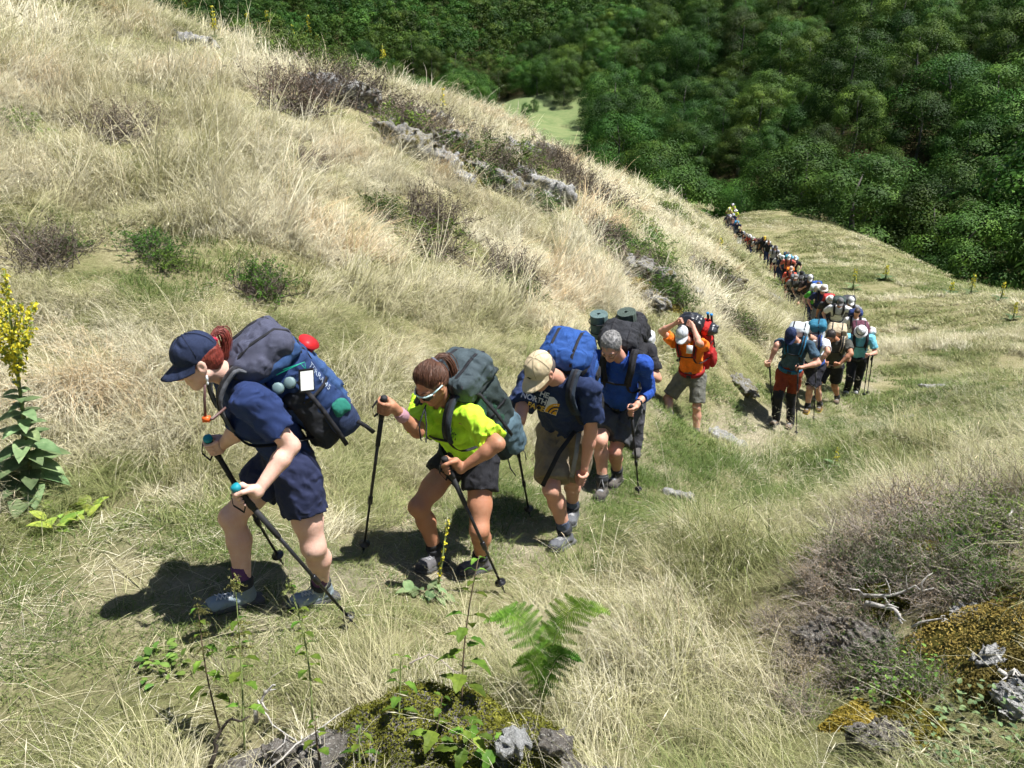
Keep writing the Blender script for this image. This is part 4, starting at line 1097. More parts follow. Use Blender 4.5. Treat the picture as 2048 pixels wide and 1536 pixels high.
def hair_mat(col):
    if col in _hair: return _hair[col]
    m, t, n, b = new_mat('hair'); tc = n.new('ShaderNodeTexCoord'); mp = n.new('ShaderNodeMapping'); mp.inputs['Scale'].default_value = (220, 60, 60); t.links.new(tc.outputs['Object'], mp.inputs['Vector'])
    nz = noise(t, 1.0, 3, .6, mp.outputs[0]); t.links.new(ramp(t, nz.outputs['Fac'], [(.3, tuple(x * .5 for x in col)), (.7, tuple(min(1, x * 1.5) for x in col))]), b.inputs['Base Color'])
    b.inputs['Roughness'].default_value = .5; b.inputs['Specular IOR Level'].default_value = .45; bump(t, b, nz.outputs['Fac'], .9, .006)
    _hair[col] = m; return m

# ------------------------------------------------------------------ walking poles and rucksacks
GRIP = plain((0.012, 0.012, 0.014), 0.75); SHAFT = plain((0.03, 0.03, 0.034), 0.35, 0.5); STEEL = plain((0.3, 0.3, 0.3), 0.35, 0.9)
WEB = cloth((0.012, 0.012, 0.016), 0.8, 500); WEBG = cloth((0.09, 0.10, 0.12), 0.85, 500); BUCKLE = plain((0.01, 0.01, 0.012), 0.3)
def pole(label, top, tip, grip_col=None, n=10, strap=True, thick=1.0, group='trekking poles of the hikers', band=None):
    top = np.asarray(top, float); tip = np.asarray(tip, float); d = tip - top; L = np.linalg.norm(d); d = d / L
    e = empty('trekking_pole', tip, 0, label=label, cat='trekking pole', group=group)
    g = GRIP if grip_col is None else plain(grip_col, .6)
    mb = MB(); k = thick
    mb.lathe(top, d, [(0, .012 * k), (.006, .019 * k), (.022, .019 * k), (.034, .0145 * k), (.06, .0165 * k), (.1, .0145 * k), (.13, .0165 * k), (.15, .013 * k)], n); gr = mb.build('grip', GRIP, e)
    if grip_col is not None:
        mb = MB(); mb.lathe(top - d * .004, d, [(0, .010 * k), (.004, .021 * k), (.02, .0225 * k), (.03, .017 * k), (.036, .0145 * k)], n); mb.build('grip_cap', g, gr)
    mb = MB(); mb.lathe(top + d * .15, d, [(0, .0135 * k), (.19, .0135 * k), (.2, .0105 * k)], n); mb.build('grip_sleeve', GRIP, e)
    mb = MB(); mb.lathe(top + d * .3, d, [(0, .0095 * k), (L * .36, .009 * k), (L * .36 + .002, .0078 * k), (L - .34, .0072 * k), (L - .3 - .04, .0058 * k)], n); mb.build('shaft', SHAFT, e)
    mb = MB(); mb.lathe(top + d * (L * .62), d, [(-.03, .011 * k), (-.026, .0145 * k), (.026, .0145 * k), (.03, .011 * k)], n); mb.build('clamp', BUCKLE if band is None else plain(band, .5), e)
    mb = MB(); mb.lathe(tip - d * .1, d, [(-.015, .009 * k), (-.012, .012 * k), (0, .012 * k), (.003, .034 * k), (.007, .034 * k), (.01, .012 * k)], 12); mb.build('basket', BUCKLE, e)
    mb = MB(); mb.lathe(tip - d * .1, d, [(0, .0075 * k), (.06, .006 * k), (.098, .003 * k)], 8); mb.build('tip', STEEL, e)
    if strap:
        s0 = top + d * .025; sd_ = nrm(np.cross(d, [.3, -.8, .2])); mb = MB()
        mb.ribbon([s0, s0 + sd_ * .035 + d * .005, s0 + sd_ * .055 + d * .05, s0 + sd_ * .04 + d * .11, s0 + sd_ * .022 + d * .09, s0 + sd_ * .012 + d * .03], .018 * k, nrm(np.cross(d, sd_)), .002); mb.build('wrist_strap', WEB, e)
    return e
def torso_frame(J):
    up = nrm(J['neck'] - J['pelvis']); left = nrm(J['lsh'] - J['rsh']); fr = nrm(np.cross(left, up)); left = np.cross(up, fr)
    return left, -fr, up           # left, back, up
def rucksack(label, J, parts, group=None, vox=.0132, straps=True, strap_col=None, belt=True, offs=(0, 0, 0), tilt=0.0, disp=.009, size=.93, chest=True, so=.095):
    """parts: (name, centre(left, back, up), half sizes, rounding, colour, bulge) in the wearer's back frame, origin between the shoulder blades"""
    l, b, u = torso_frame(J); s0 = J['H'] / 1.7; s = s0 * size
    if tilt:
        b, u = b * math.cos(tilt) - u * math.sin(tilt), u * math.cos(tilt) + b * math.sin(tilt)
    o = J['neck'] - nrm(J['neck'] - J['pelvis']) * .16 * s + b * .115 * s + l * offs[0] + b * offs[1] + u * offs[2]
    M = np.stack([l, b, u], 1); W_ = lambda p: o + M @ (np.asarray(p, float) * s0 * size)
    low = W_((0, .1, -.35)); e = empty('rucksack', low, 0, label=label, cat='rucksack', group=group); made = {}; hull = []
    for i, q in enumerate(parts):
        nm, c, h, r, col, bl = q[:6]; sub = q[6] if len(q) > 6 else None
        me = smesh(nm, [rbox(W_(c), M, np.array(h) * s, r * s * .72, bulge=bl * s)], vox, folds2(20 + i + int(abs(o[0]) * 50), 27, disp if min(h) > .03 else disp * .4, u, 1.2))
        if min(h) > .05: hull.append(me)
        made.setdefault(nm, obj(nm, me, col if not isinstance(col, tuple) else cloth(col), made[sub] if sub in made else e))
    sc = cloth(strap_col) if strap_col is not None else WEBG
    if vox < .02:
        # straps that run round the packed bag, pulled on to its surface
        vv = []; ff = []
        for me in hull:
            bb = len(vv); vv += [p.co + e.location for p in me.vertices]; ff += [tuple(i_ + bb for i_ in p.vertices) for p in me.polygons]
        bt = BVHTree.FromPolygons(vv, ff)
        def loop(c, a1, a2, t0, t1, wid, nm, n=15):
            P_ = []
            for t in np.linspace(t0, t1, n):
                d = a1 * math.cos(t) + a2 * math.sin(t); q = bt.ray_cast(V(W_(c) + d * .9), -V(d), .9)
                if q[0] is not None: P_.append(np.array(q[0]) + d * .003)
            if len(P_) > 3:
                mb = MB(); mb.ribbon(P_, wid, np.cross(a1, a2), .005); return mb.build(nm, WEB, e)
        for x in (-.085, .085): loop((x, .1, .12), -b, u, -.25, 3.6, .02 * s, 'lid_strap')
        loop((0, .08, .185), l, b, 0, 6.2832, .009 * s, 'zip', 30)
        for x in (-.085, .085):
            q = bt.ray_cast(V(W_((x, -.8, .12))), V(b), 1.5)
            if q[0] is not None: mb = MB(); mb.box(np.array(q[0]) - b * .006, .014 * s, .007 * s, .02 * s, M); mb.build('buckle', BUCKLE, e)
        for z in (-.02, -.24):
            for m in (-1, 1): loop((0, .1, z), l * m, b, -.7, 1.5, .018 * s, 'compression_strap', 11)
    s = s0
    if straps:
        for m, k in ((1, 'l'), (-1, 'r')):
            sh = J[k + 'sh']; nk = J['neck']; tl, tb, tu = torso_frame(J)
            mid = nk * .42 + sh * .58; ch = J['pelvis'] + (nk - J['pelvis']) * .68
            pts = [W_((m * .07, -.01, .07)), mid + tu * .088 * s + tb * .04 * s, mid + tu * .09 * s - tb * .03 * s, mid - tb * .118 * s + tu * .012 * s, ch + tl * m * so * s - tb * (.178 - so * .37) * s, ch + tl * m * (so + .03) * s - tb * .12 * s - tu * .1 * s, ch + tl * m * .172 * s - tb * .02 * s - tu * .15 * s, W_((m * .13, .0, -.25))]
            # rounded path
            P_ = []
            for i in range(len(pts) - 1):
                p0, p1, p2, p3 = pts[max(i - 1, 0)], pts[i], pts[i + 1], pts[min(i + 2, len(pts) - 1)]
                for t in (0, .25, .5, .75): P_.append(.5 * ((2 * p1) + (-p0 + p2) * t + (2 * p0 - 5 * p1 + 4 * p2 - p3) * t * t + (-p0 + 3 * p1 - 3 * p2 + p3) * t ** 3))
            P_.append(pts[-1]); mb = MB(); sdv = [tl * m] * len(P_); n1 = int(len(P_) * .62)
            mb.ribbon(P_[:n1], .058 * s, np.array(sdv[:n1]), .014 * s); st = mb.build('shoulder_strap', sc, e)
            mb = MB(); mb.ribbon(P_[n1 - 2:], .024 * s, np.array(sdv[n1 - 2:]), .004); mb.build('webbing', WEB, st)
            mb = MB(); mb.ribbon(P_[3:n1 - 1], .022 * s, np.array(sdv[3:n1 - 1]), .022 * s); mb.build('webbing', WEB, st)
        if not chest: return e, W_, M
        mb = MB(); ch2 = ch + tu * .02 * s; mb.ribbon([ch2 + tl * .095 * s - tb * .153 * s, ch2 - tb * .166 * s, ch2 - tl * .095 * s - tb * .153 * s], .02 * s, tu, .005); mb.build('chest_strap', WEB, e)
    if belt:
        tl, tb, tu = torso_frame(J); pc = J['pelvis'] + tu * .055 * s; P_ = []
        sx = 1.0
        for t in np.linspace(0.35, 2 * math.pi - 0.35, 22): P_.append(pc + tl * .172 * sx * s * math.sin(t) + tb * (.142 * s * math.cos(t)))
        mb = MB(); mb.ribbon(P_, .062 * s, tu, .016); mb.build('hip_belt', sc, e)
        mb = MB(); mb.box(pc - tb * .155 * s, .03 * s, .009, .022 * s, np.stack([tl, tb, tu], 1)); mb.build('buckle', BUCKLE, e)
    return e, W_, M
def text_on(body, target, o, u, v, n, size, mat, name, parent, align='CENTER', space=1.0, bold=0.0):
    """lettering laid on a surface: flat outlines dropped along -n on to the target mesh"""
    cu = bpy.data.curves.new('t', 'FONT'); cu.body = body; cu.size = size; cu.align_x = align; cu.align_y = 'CENTER'; cu.space_character = space; cu.offset = bold; cu.resolution_u = 3; cu.space_line = 0.82
    to = bpy.data.objects.new('t', cu); C.objects.link(to); dg = bpy.context.evaluated_depsgraph_get(); dg.update()
    me = bpy.data.meshes.new_from_object(to.evaluated_get(dg)); bpy.data.objects.remove(to)
    bm = bmesh.new(); bm.from_mesh(me); bmesh.ops.triangulate(bm, faces=bm.faces)
    for _ in range(2):
        es = [e for e in bm.edges if e.calc_length() > size * .3]
        if es: bmesh.ops.subdivide_edges(bm, edges=es, cuts=1)
    drop(bm, target, o, u, v, n, .0055); bm.to_mesh(me); bm.free()
    return obj(name, me, mat, parent)
def drop(bm, target, o, u, v, n, lift=.0025):
    tw = Vector((0, 0, 0)); q = target
    while q is not None: tw += q.location; q = q.parent
    bt = BVHTree.FromPolygons([p.co + tw for p in target.data.vertices], [tuple(p.vertices) for p in target.data.polygons])
    for p in bm.verts:
        w_ = V(np.asarray(o) + np.asarray(u) * p.co.x + np.asarray(v) * p.co.y + np.asarray(n) * .25)
        h = bt.ray_cast(w_, -V(n), .6)
        p.co = (h[0] + V(n) * lift) if h[0] is not None else V(np.asarray(o) + np.asarray(u) * p.co.x + np.asarray(v) * p.co.y)
def patch_on(poly, target, o, u, v, n, mat, name, parent, lift=.0025, cuts=3):
    bm = bmesh.new(); f = bm.faces.new([bm.verts.new((x, y, 0)) for x, y in poly]); bmesh.ops.triangulate(bm, faces=[f])
    for _ in range(cuts): bmesh.ops.subdivide_edges(bm, edges=list(bm.edges), cuts=1); bmesh.ops.triangulate(bm, faces=bm.faces)
    drop(bm, target, o, u, v, n, lift); me = bpy.data.meshes.new(name); bm.to_mesh(me); bm.free(); return obj(name, me, mat, parent)
def view_frame(px, py, Y, right, up):
    n = -nrm(ray(px, py)); u = nrm(right - n * np.dot(right, n)); v = up - n * np.dot(up, n); v = nrm(v - u * np.dot(u, v)); return at(px, py, Y), u, v, n
def child(e, name): return [c for c in e.children if c.name.split('.')[0] == name][0]
# ------------------------------------------------------------------ the hikers in front
def pole_at(label, grip, tip, up=.065, **k):
    d = nrm(tip - grip); return pole(label, grip - d * up, tip, **k)
SK_PALE = (0.66, 0.45, 0.365); SK_TAN = (0.40, 0.205, 0.12); SK_RED = (0.56, 0.32, 0.235); SK_MID = (0.52, 0.31, 0.22)
NAVY = (0.008, 0.016, 0.055); BLACK = (0.010, 0.010, 0.013)
ENDS = []
# --- woman in the navy cap, first in the line
gL, gR = at(486, 992, 2.93), at(425, 893, 3.30); tL, tR = hit(716, 1256), hit(567, 1130)
J = pose_px(1.66, (-.86, -.5), (580, 912, 3.36), (470, 752, 3.20), (393, 722, 3.07), (-.80, -.42, -.42), (514, 985, 2.95), (440, 894, 3.33), (583, 885), (480, 900), ((662, 1197), (572, 1224)), ((512, 1203), (402, 1228)), (626, 1078), (446, 1028))
M_ = frame(J['fwd'], nrm(J['neck'] - J['pelvis']) * .6 + np.array([0, 0, .8])); hd_ = J['head']
sp = dict(skin=SK_PALE, shirt=(.012, .030, .115), legs=(.013, .019, .06), slen=.66, swide=1.08, bust=True, build=1.03, leg=1.04, slen_leg=.54, wide=1.05, sock=(.10, .035, .12), boot=(.20, .25, .28), sole=(.06, .06, .065), lace=(.5, .52, .52), hair=(.16, .028, .018), hat='cap', hat_col=(.012, .022, .062),
          pony=[at(423, 679, 3.14), at(437, 640, 3.18), at(462, 668, 3.2), at(450, 714, 3.17)], tie=(.6, .03, .08), laxis=gL - tL, raxis=gR - tR, lgrip=gL, rgrip=gR, seed=2, sock_h=.34)
W1 = hiker('person in navy cap, navy t-shirt and purple socks leading the line', J, sp, .0082); J1 = J
cap = child(W1, 'cap'); patch_on([(-.012, -.016), (.012, -.016), (.015, 0), (.006, .006), (.009, .018), (-.009, .018), (-.006, .006), (-.015, 0)], cap, hd_ + M_ @ np.array([0, .085, .06]), M_[:, 0], M_[:, 2], nrm(M_ @ np.array([0, 1, .35])), cloth((.55, .57, .62)), 'emblem', cap)
mb = MB(); e0 = hd_ + M_ @ np.array([-.085, -.002, -.042]); mb.lathe(e0, (0, 0, -1), [(0, .002), (.01, .006), (.018, .006), (.024, .002), (.03, .005), (.038, .005), (.042, .002)], 8); mb.build('earring', plain((.75, .8, .85), .2, .3), W1)
pole_at('trekking pole with teal grip in the near hand of the leading hiker', gL, tL, grip_col=(.0, .22, .28)); pole_at('trekking pole with teal grip in the far hand of the leading hiker', gR, tR, grip_col=(.0, .22, .28))
NB = cloth((.016, .042, .135)); GP = cloth((.062, .066, .105)); BB = cloth((.030, .075, .20)); DK = cloth((.014, .016, .022))
e, W_, M = rucksack('large navy rucksack with grey purple lid on the leading hiker', J, [('main_compartment', (0, .12, -.07), (.155, .13, .28), .09, NB, .03), ('lower_compartment', (0, .1, -.27), (.15, .12, .11), .08, DK, .02), ('lid', (0, .07, .265), (.16, .165, .085), .09, GP, .02), ('lid_rim', (0, .07, .215), (.166, .172, .045), .05, BB, .01, 'lid'), ('side_panel', (.13, .085, -.14), (.05, .085, .2), .04, DK, .02), ('back_panel', (0, .235, -.08), (.11, .04, .2), .035, BB, .02),
    ('side_pocket', (.165, .17, -.24), (.03, .07, .10), .028, cloth((.02, .035, .09)), .02)], group='rucksacks of the hikers at the front', strap_col=(.10, .105, .12), tilt=-.12, offs=(0, .0, -.07), chest=False, size=.92)
l, b, u = M[:, 0], M[:, 1], M[:, 2]
text_on('TERRA 45', child(e, 'main_compartment'), W_((.15, .215, .03)), -u, nrm(b - .3 * l), nrm(l + .3 * b), .037, plain((.30, .36, .46), .5), 'lettering', child(e, 'main_compartment'), 'CENTER', 1.05)
for q in ((.175, .03, .13), (.185, .09, .12)):
    mb = MB(); mb.lathe(W_(q), nrm(l * .6 + u * .5 - b * .2), [(-.05, .012), (0, .017), (.012, .026), (.028, .026), (.034, .018)], 12); mb.build('bottle_cap', plain((.14, .21, .22), .55), e)
mb = MB(); mb.ribbon([W_((.18, .12, .1)), W_((.21, .12, -.1)), W_((.22, .11, -.26)), W_((.215, .10, -.36))], .022, b, .004); mb.build('webbing', WEB, e)
mb = MB(); mb.ribbon([W_((.205, .22, -.29)), W_((.22, .24, -.35)), W_((.2, .25, -.42))], .02, b, .004); mb.build('webbing', WEB, e)
me = smesh('mesh_bag', [ell(W_((.19, .2, -.17)), M, (.028, .045, .05), .02)], .008, folds(3, 90, .006)); obj('mesh_bag', me, cloth((.02, .20, .15)), e)
# identity card and cup hang on the pack
tc_ = W_((.215, .15, .10)); te = empty('luggage_tag', tc_, 0, label='white card in a black holder tied to the navy rucksack', cat='tag'); tn = nrm(l * 1.0 - u * .1 + np.array([.2, -.3, .3])); tu_ = nrm(np.array([.1, 0, 1]) - tn * np.array([.1, 0, 1]).dot(tn)); tr_ = np.cross(tu_, tn)
mb = MB(); mb.box(tc_ + tn * .012, .034, .052, .003, np.stack([tr_, tu_, tn], 1)); mb.build('holder', BUCKLE, te, False)
mb = MB(); mb.box(tc_ + tn * .0165, .029, .043, .001, np.stack([tr_, tu_, tn], 1)); mb.build('card', plain((.8, .82, .8), .4), te, False)
mb = MB(); mb.tube([tc_ + tu_ * .05 + tn * .01, tc_ + tu_ * .08, W_((.18, .1, .2))], .0022, 5); mb.tube([tc_ + tu_ * .05 + tn * .01, tc_ + tu_ * .075 - tr_ * .02, W_((.18, .06, .2))], .0022, 5); mb.build('cord', plain((.0, .3, .2), .6), te)
cp = W_((-.05, .27, .10)); ce = empty('cup', cp, 0, label='red plastic bowl strapped to the back of the navy rucksack', cat='bowl'); ax = nrm(b * .75 + u * .55 + l * .4)
mb = MB(); mb.lathe(cp - ax * .03, ax, [(0, .024), (.004, .032), (.05, .046), (.056, .051), (.057, .048), (.05, .043), (.008, .028), (.007, .005)], 26); mb.build('bowl', plain((.6, .02, .025), .5), ce)
mb = MB(); hx = hd_ + np.array([-.02, -.1, -.2]); p0 = J['neck'] + J['hd'] * .16 + np.array([0, 0, -.02]); p0 = at(410, 770, 2.98)
mb.tube([at(452, 815, 3.02), at(425, 838, 2.98), at(413, 836, 2.97)], .006, 6); mb.tube([at(411, 838, 2.97), at(409, 800, 2.98), p0], .0055, 6); dt = mb.build('drinking_tube', plain((.10, .05, .045), .5), e)
mb = MB(); mb.box(at(413, 838, 2.97), .014, .011, .011); mb.build('bite_valve', plain((.75, .12, .02), .4), dt)

# --- woman in the lime polo shirt
gL, gR = at(896, 933, 3.66), at(766, 812, 3.72); tL, tR = hit(1010, 1186), hit(726, 1108)
J = pose_px(1.66, (-.62, -.78), (938, 905, 4.22), (884, 806, 4.03), (862, 768, 3.92), (-.52, -.62, -.58), (922, 938, 3.70), (795, 822, 3.76), (984, 903), (828, 842), ((972, 1138), (912, 1154)), ((882, 1128), (830, 1152)), (962, 1028), (836, 1016))
M_ = frame(J['fwd'], nrm(J['neck'] - J['pelvis']) * .6 + np.array([0, 0, .8])); hd_ = J['head']
sp = dict(skin=SK_TAN, shirt=(.52, .90, .035), legs=(.010, .010, .014), slen=.80, swide=1.22, bust=True, leg=1.02, slen_leg=.42, wide=1.05, sock=(.012, .012, .012), boot=(.10, .095, .10), sole=(.07, .07, .07), hair=(.085, .034, .017), seed=4, sock_h=.24, hem=.06,
          pony=[at(869, 722, 3.97), at(892, 690, 4.0), at(915, 735, 4.03), at(911, 778, 4.0)], tie=(.16, .17, .22), laxis=gL - tL, raxis=gR - tR, lgrip=gL, rgrip=gR)
W2 = hiker('person in lime green polo shirt with sunglasses and brown ponytail', J, sp, .0085); J2 = J
sh = child(W2, 'shirt'); lf, bk, up_ = torso_frame(J)
mb = MB(); nk = J['neck']
for m in (1, -1): mb.ribbon([nk + lf * m * .0 + bk * .075 + up_ * .035, nk + lf * m * .062 + bk * .03 + up_ * .03, nk + lf * m * .072 - bk * .045 + up_ * .0, nk + lf * m * .03 - bk * .108 - up_ * .045], .05, up_, .006)
mb.build('collar', cloth((.52, .90, .035)), sh)
ch = J['pelvis'] + (J['neck'] - J['pelvis']) * .55
o_, u_, v_, n_ = view_frame(900, 872, 3.95, lf, up_); rp = np.random.default_rng(8)
for k_ in range(26):
    a_ = rp.uniform(0, 6.28); r_ = .042 * math.sqrt(rp.random()); x_, y_ = r_ * math.cos(a_), r_ * math.sin(a_); w_, h_ = rp.uniform(.001, .003), rp.uniform(.003, .011)
    patch_on([(x_ - w_, y_ - h_), (x_ + w_, y_ - h_), (x_ + w_, y_ + h_), (x_ - w_, y_ + h_)], sh, o_, u_, v_, n_, plain((.015, .09, .03), .8), 'shirt_print', sh, .003, 1)
g = lambda x, y, z: hd_ + M_ @ (np.array([x, y, z]) * .95)
mb = MB(); mb.tube([g(-.070, .062, .008), g(-.045, .098, .012), g(-.008, .106, .010), g(.008, .106, .010), g(.045, .098, .012), g(.070, .062, .008)], .005, 6)
for m in (-1, 1): mb.tube([g(m * .068, .064, .008), g(m * .080, .03, .010), g(m * .084, -.015, .004)], [.0055, .0045, .004], 6)
sg = mb.build('sunglasses', plain((.45, .62, .62), .3), W2)
for m in (-1, 1):
    v_ = [g(m * .008, .109, .012), g(m * .045, .1005, .014), g(m * .068, .068, .010), g(m * .066, .066, -.014), g(m * .045, .096, -.026), g(m * .016, .107, -.018)]; mb = MB(); mb.add(v_, [tuple(range(6)) if m > 0 else tuple(range(5, -1, -1))]); mb.build('lens', plain((.012, .014, .018), .06), sg, False)
mb = MB(); wv = nrm(J['rwr'] - J['rel']); mb.lathe(J['rwr'] - wv * .075, wv, [(0, .034), (.004, .038), (.06, .034), (.064, .03)], 14); wb = mb.build('wristband', cloth((.45, .25, .30), key='wb'), W2)
pole_at('black trekking pole planted ahead by the lime shirted hiker', gR, tR); pole_at('black trekking pole crossing in front of the lime shirted hiker', gL, tL)
DG = cloth((.050, .072, .082)); DG2 = cloth((.022, .036, .036)); GN = cloth((.014, .060, .034)); TB = cloth((.07, .12, .15))
e, W_, M = rucksack('grey green rucksack on the lime shirted hiker', J, [('main_compartment', (0, .12, -.16), (.165, .14, .34), .09, DG2, .03), ('lid', (0, .09, .26), (.17, .165, .10), .07, DG, .02), ('lid_seam', (0, .09, .195), (.172, .168, .018), .016, cloth((.02, .028, .03)), .0, 'lid'), ('side_panel', (.14, .05, -.1), (.035, .08, .24), .03, GN, .015), ('side_pocket', (.165, .14, -.33), (.035, .09, .15), .03, TB, .02), ('back_pocket', (0, .245, -.2), (.12, .045, .2), .04, DG, .02)],
    group='rucksacks of the hikers at the front', strap_col=(.03, .042, .052), offs=(.03, 0, -.03), tilt=.0)
l, b, u = M[:, 0], M[:, 1], M[:, 2]
for q in ((.10, -.03), (.15, .06)):
    mb = MB(); mb.ribbon([W_((q[0], -.06, .34)), W_((q[0] + .03, .02, .2)), W_((q[0] + .06, .05, .0)), W_((q[0] + .07, .08, -.25))], .02, b, .004); mb.build('webbing', WEB, e)
mb = MB(); mb.tube([W_((.14, .03, -.45)), W_((.15, .0, -.55)), W_((.14, .02, -.66))], .004, 5); mb.tube([W_((.17, .13, -.45)), W_((.19, .14, -.52)), W_((.18, .13, -.6))], .003, 5); mb.build('cord', WEB, e)
mb = MB(); lfr = at(846, 822, 3.8); mb.tube([at(852, 810, 3.85), at(838, 850, 3.8), at(842, 880, 3.8), at(852, 885, 3.8), at(853, 850, 3.82), at(850, 815, 3.85)], .0045, 5); mb.build('loop_cord', WEB, e)

# --- man in the beige cap
gL, gR = at(1163, 958, 4.72), at(1028, 862, 4.8); tR = hit(1060, 1032)
J = pose_px(1.80, (-.42, -.91), (1132, 855, 4.98), (1116, 757, 4.72), (1078, 742, 4.56), (-.52, -.55, -.66), (1169, 936, 4.74), (1034, 850, 4.83), (1182, 862), (1040, 822), ((1146, 1034), (1135, 1064)), ((1137, 1086), (1098, 1110)), (1136, 962), (1102, 976))
M_ = frame(J['fwd'], nrm(J['neck'] - J['pelvis']) * .6 + np.array([0, 0, .8])); hd_ = J['head']
sp = dict(skin=SK_RED, shirt=(.012, .026, .085), legs=(.23, .185, .125), slen=.66, swide=1.08, build=1.05, slen_leg=.86, wide=1.12, sock=(.07, .09, .14), boot=(.10, .105, .115), sole=(.12, .12, .12), lace=(.3, .3, .3), hair=(.12, .10, .09), hat='cap', hat_col=(.62, .50, .32), seed=6, laxis=np.array([.1, -.2, 1]), raxis=gR - tR, lgrip=gL, rgrip=gR, hem=.06, loose=1.06, sock_h=.3)
M3 = hiker('person in beige cap and navy printed t-shirt with khaki shorts', J, sp, .009); J3 = J
sh = child(M3, 'shirt'); lf, bk, up_ = torso_frame(J); ch = J['pelvis'] + (J['neck'] - J['pelvis']) * .62
wh = plain((.72, .74, .78), .7); rl = nrm(lf - up_ * .22); oc, u_, v_, n_ = view_frame(1089, 806, 4.6, rl, nrm(up_ + lf * .22))
for i, t_ in enumerate(('THE', 'NORTH', 'FACE')): text_on(t_, sh, oc + v_ * (.05 - .047 * i) + u_ * .012, u_, v_, n_, .05, wh if i < 2 else plain((.74, .50, .10), .7), 'shirt_print', sh, 'RIGHT', .95, .0016)
patch_on([(0, -.055), (.085, -.055), (.085, -.01), (.06, .04), (.03, .055), (0, .05)], sh, oc + u_ * .014, u_, v_, n_, wh, 'shirt_print', sh)
for k_, (r0, r1, co) in enumerate(((.078, .0, (.78, .40, .015)), (.058, .048, NAVY), (.036, .027, NAVY))):
    a1 = [(.083 + r0 * math.cos(t), -.053 + r0 * math.sin(t)) for t in np.linspace(math.pi * .5, math.pi, 9)]
    a2 = [(.083 + r1 * math.cos(t), -.053 + r1 * math.sin(t)) for t in np.linspace(math.pi, math.pi * .5, 9)] if r1 else [(.083, -.053)]
    patch_on(a1 + a2, sh, oc + u_ * .014, u_, v_, n_, plain(co, .7), 'shirt_print', sh, .0035 + .001 * k_, 2)
cap = child(M3, 'cap'); patch_on([(-.02, 0), (0, -.013), (.02, 0), (0, .013)], cap, hd_ + M_ @ np.array([0, .09, .06]), M_[:, 0], M_[:, 2], nrm(M_ @ np.array([0, 1, .45])), cloth((.02, .018, .016)), 'emblem', cap)
pole_at('black trekking pole behind the grey green rucksack', gR, tR)
BL = cloth((.014, .065, .25)); BL2 = cloth((.010, .045, .20)); BK = cloth(BLACK)
e, W_, M = rucksack('bright blue and black rucksack on the beige capped hiker', J, [('main_compartment', (0, .15, -.10), (.165, .15, .32), .09, BL2, .03), ('lower_compartment', (0, .12, -.36), (.16, .13, .12), .08, BK, .02), ('lid', (0, .1, .28), (.17, .17, .085), .09, BL, .025), ('lid_rim', (0, .1, .225), (.18, .18, .05), .045, BK, .01, 'lid'), ('side_panel', (.155, .13, -.12), (.03, .10, .22), .025, BL, .02), ('side_pocket', (.18, .16, .0), (.02, .06, .05), .018, BK, .01), ('bottle_pocket', (.17, .14, -.36), (.03, .08, .10), .025, BK, .01)],
    group='rucksacks of the hikers at the front', strap_col=(.018, .03, .05), offs=(.0, 0, -.05), chest=False, size=.88, so=.145)
mb = MB(); a_ = J['pelvis'] + lf * .0 - bk * .15; mb.ribbon([at(1150, 862, 4.75), at(1118, 905, 4.66), at(1085, 972, 4.62)], .03, nrm([1, 0, .4]), .005); mb.build('webbing', WEB, e)
mb = MB(); mb.ribbon([at(1158, 866, 4.78), at(1152, 910, 4.72), at(1143, 955, 4.7)], .03, nrm([1, 0, .1]), .005); mb.build('webbing', cloth((.25, .25, .24)), e)

# --- man in the long sleeved blue shirt
gL, gR = at(1263, 822, 6.05), at(1190, 835, 6.2); tL = hit(1278, 992)
J = pose_px(1.80, (-.36, -.93), (1240, 803, 6.5), (1240, 714, 6.25), (1219, 690, 6.07), (-.34, -.70, -.62), (1275, 808, 6.1), (1195, 818, 6.25), (1300, 772), (1182, 790), ((1237, 962), (1217, 982)), ((1206, 988), (1196, 1004)), (1238, 880), (1202, 892))
M_ = frame(J['fwd'], nrm(J['neck'] - J['pelvis']) * .6 + np.array([0, 0, .8])); hd_ = J['head']
sp = dict(skin=SK_RED, shirt=(.012, .065, .34), sleeve='long', cuff=.62, legs=(.06, .062, .068), slen_leg=.80, sock=(.03, .03, .03), boot=(.085, .075, .065), sole=(.06, .055, .05), hair=(.24, .235, .23), seed=8, laxis=gL - tL, raxis=np.array([0, 0, 1]), lgrip=gL, rgrip=gR, belly=True, sock_h=.28, boot_h=.09)
M4 = hiker('grey haired person in long sleeved bright blue shirt', J, sp, .01); J4 = J
g = lambda x, y, z: hd_ + M_ @ (np.array([x, y, z]) * 1.02)
mb = MB()
for m in (-1, 1): mb.tube([g(m * .033 + .022 * math.cos(t), .105 - abs(.022 * math.cos(t)) * .2, .0 + .016 * math.sin(t)) for t in np.linspace(0, 6.283, 11)], .002, 4); mb.tube([g(m * .055, .1, .004), g(m * .08, .03, .01), g(m * .08, -.01, .005)], .002, 4)
mb.build('spectacles', BUCKLE, M4)
mb = MB(); nk = J['neck']; lf, bk, up_ = torso_frame(J)
for m in (1, -1): mb.ribbon([nk + bk * .08 + up_ * .045, nk + lf * m * .066 + bk * .03 + up_ * .035, nk + lf * m * .075 - bk * .045 + up_ * .01, nk + lf * m * .05 - bk * .115 - up_ * .05], .055, up_, .006)
mb.build('collar', cloth((.012, .065, .34)), child(M4, 'shirt'))
mb = MB(); wv = nrm(J['lwr'] - J['lel']); mb.lathe(J['lwr'] - wv * .035, wv, [(0, .03), (.003, .034), (.022, .034), (.025, .03)], 14); mb.build('watch', plain((.05, .05, .055), .25, .6), M4)
pole_at('black trekking pole held by the grey haired hiker', gL, tL)
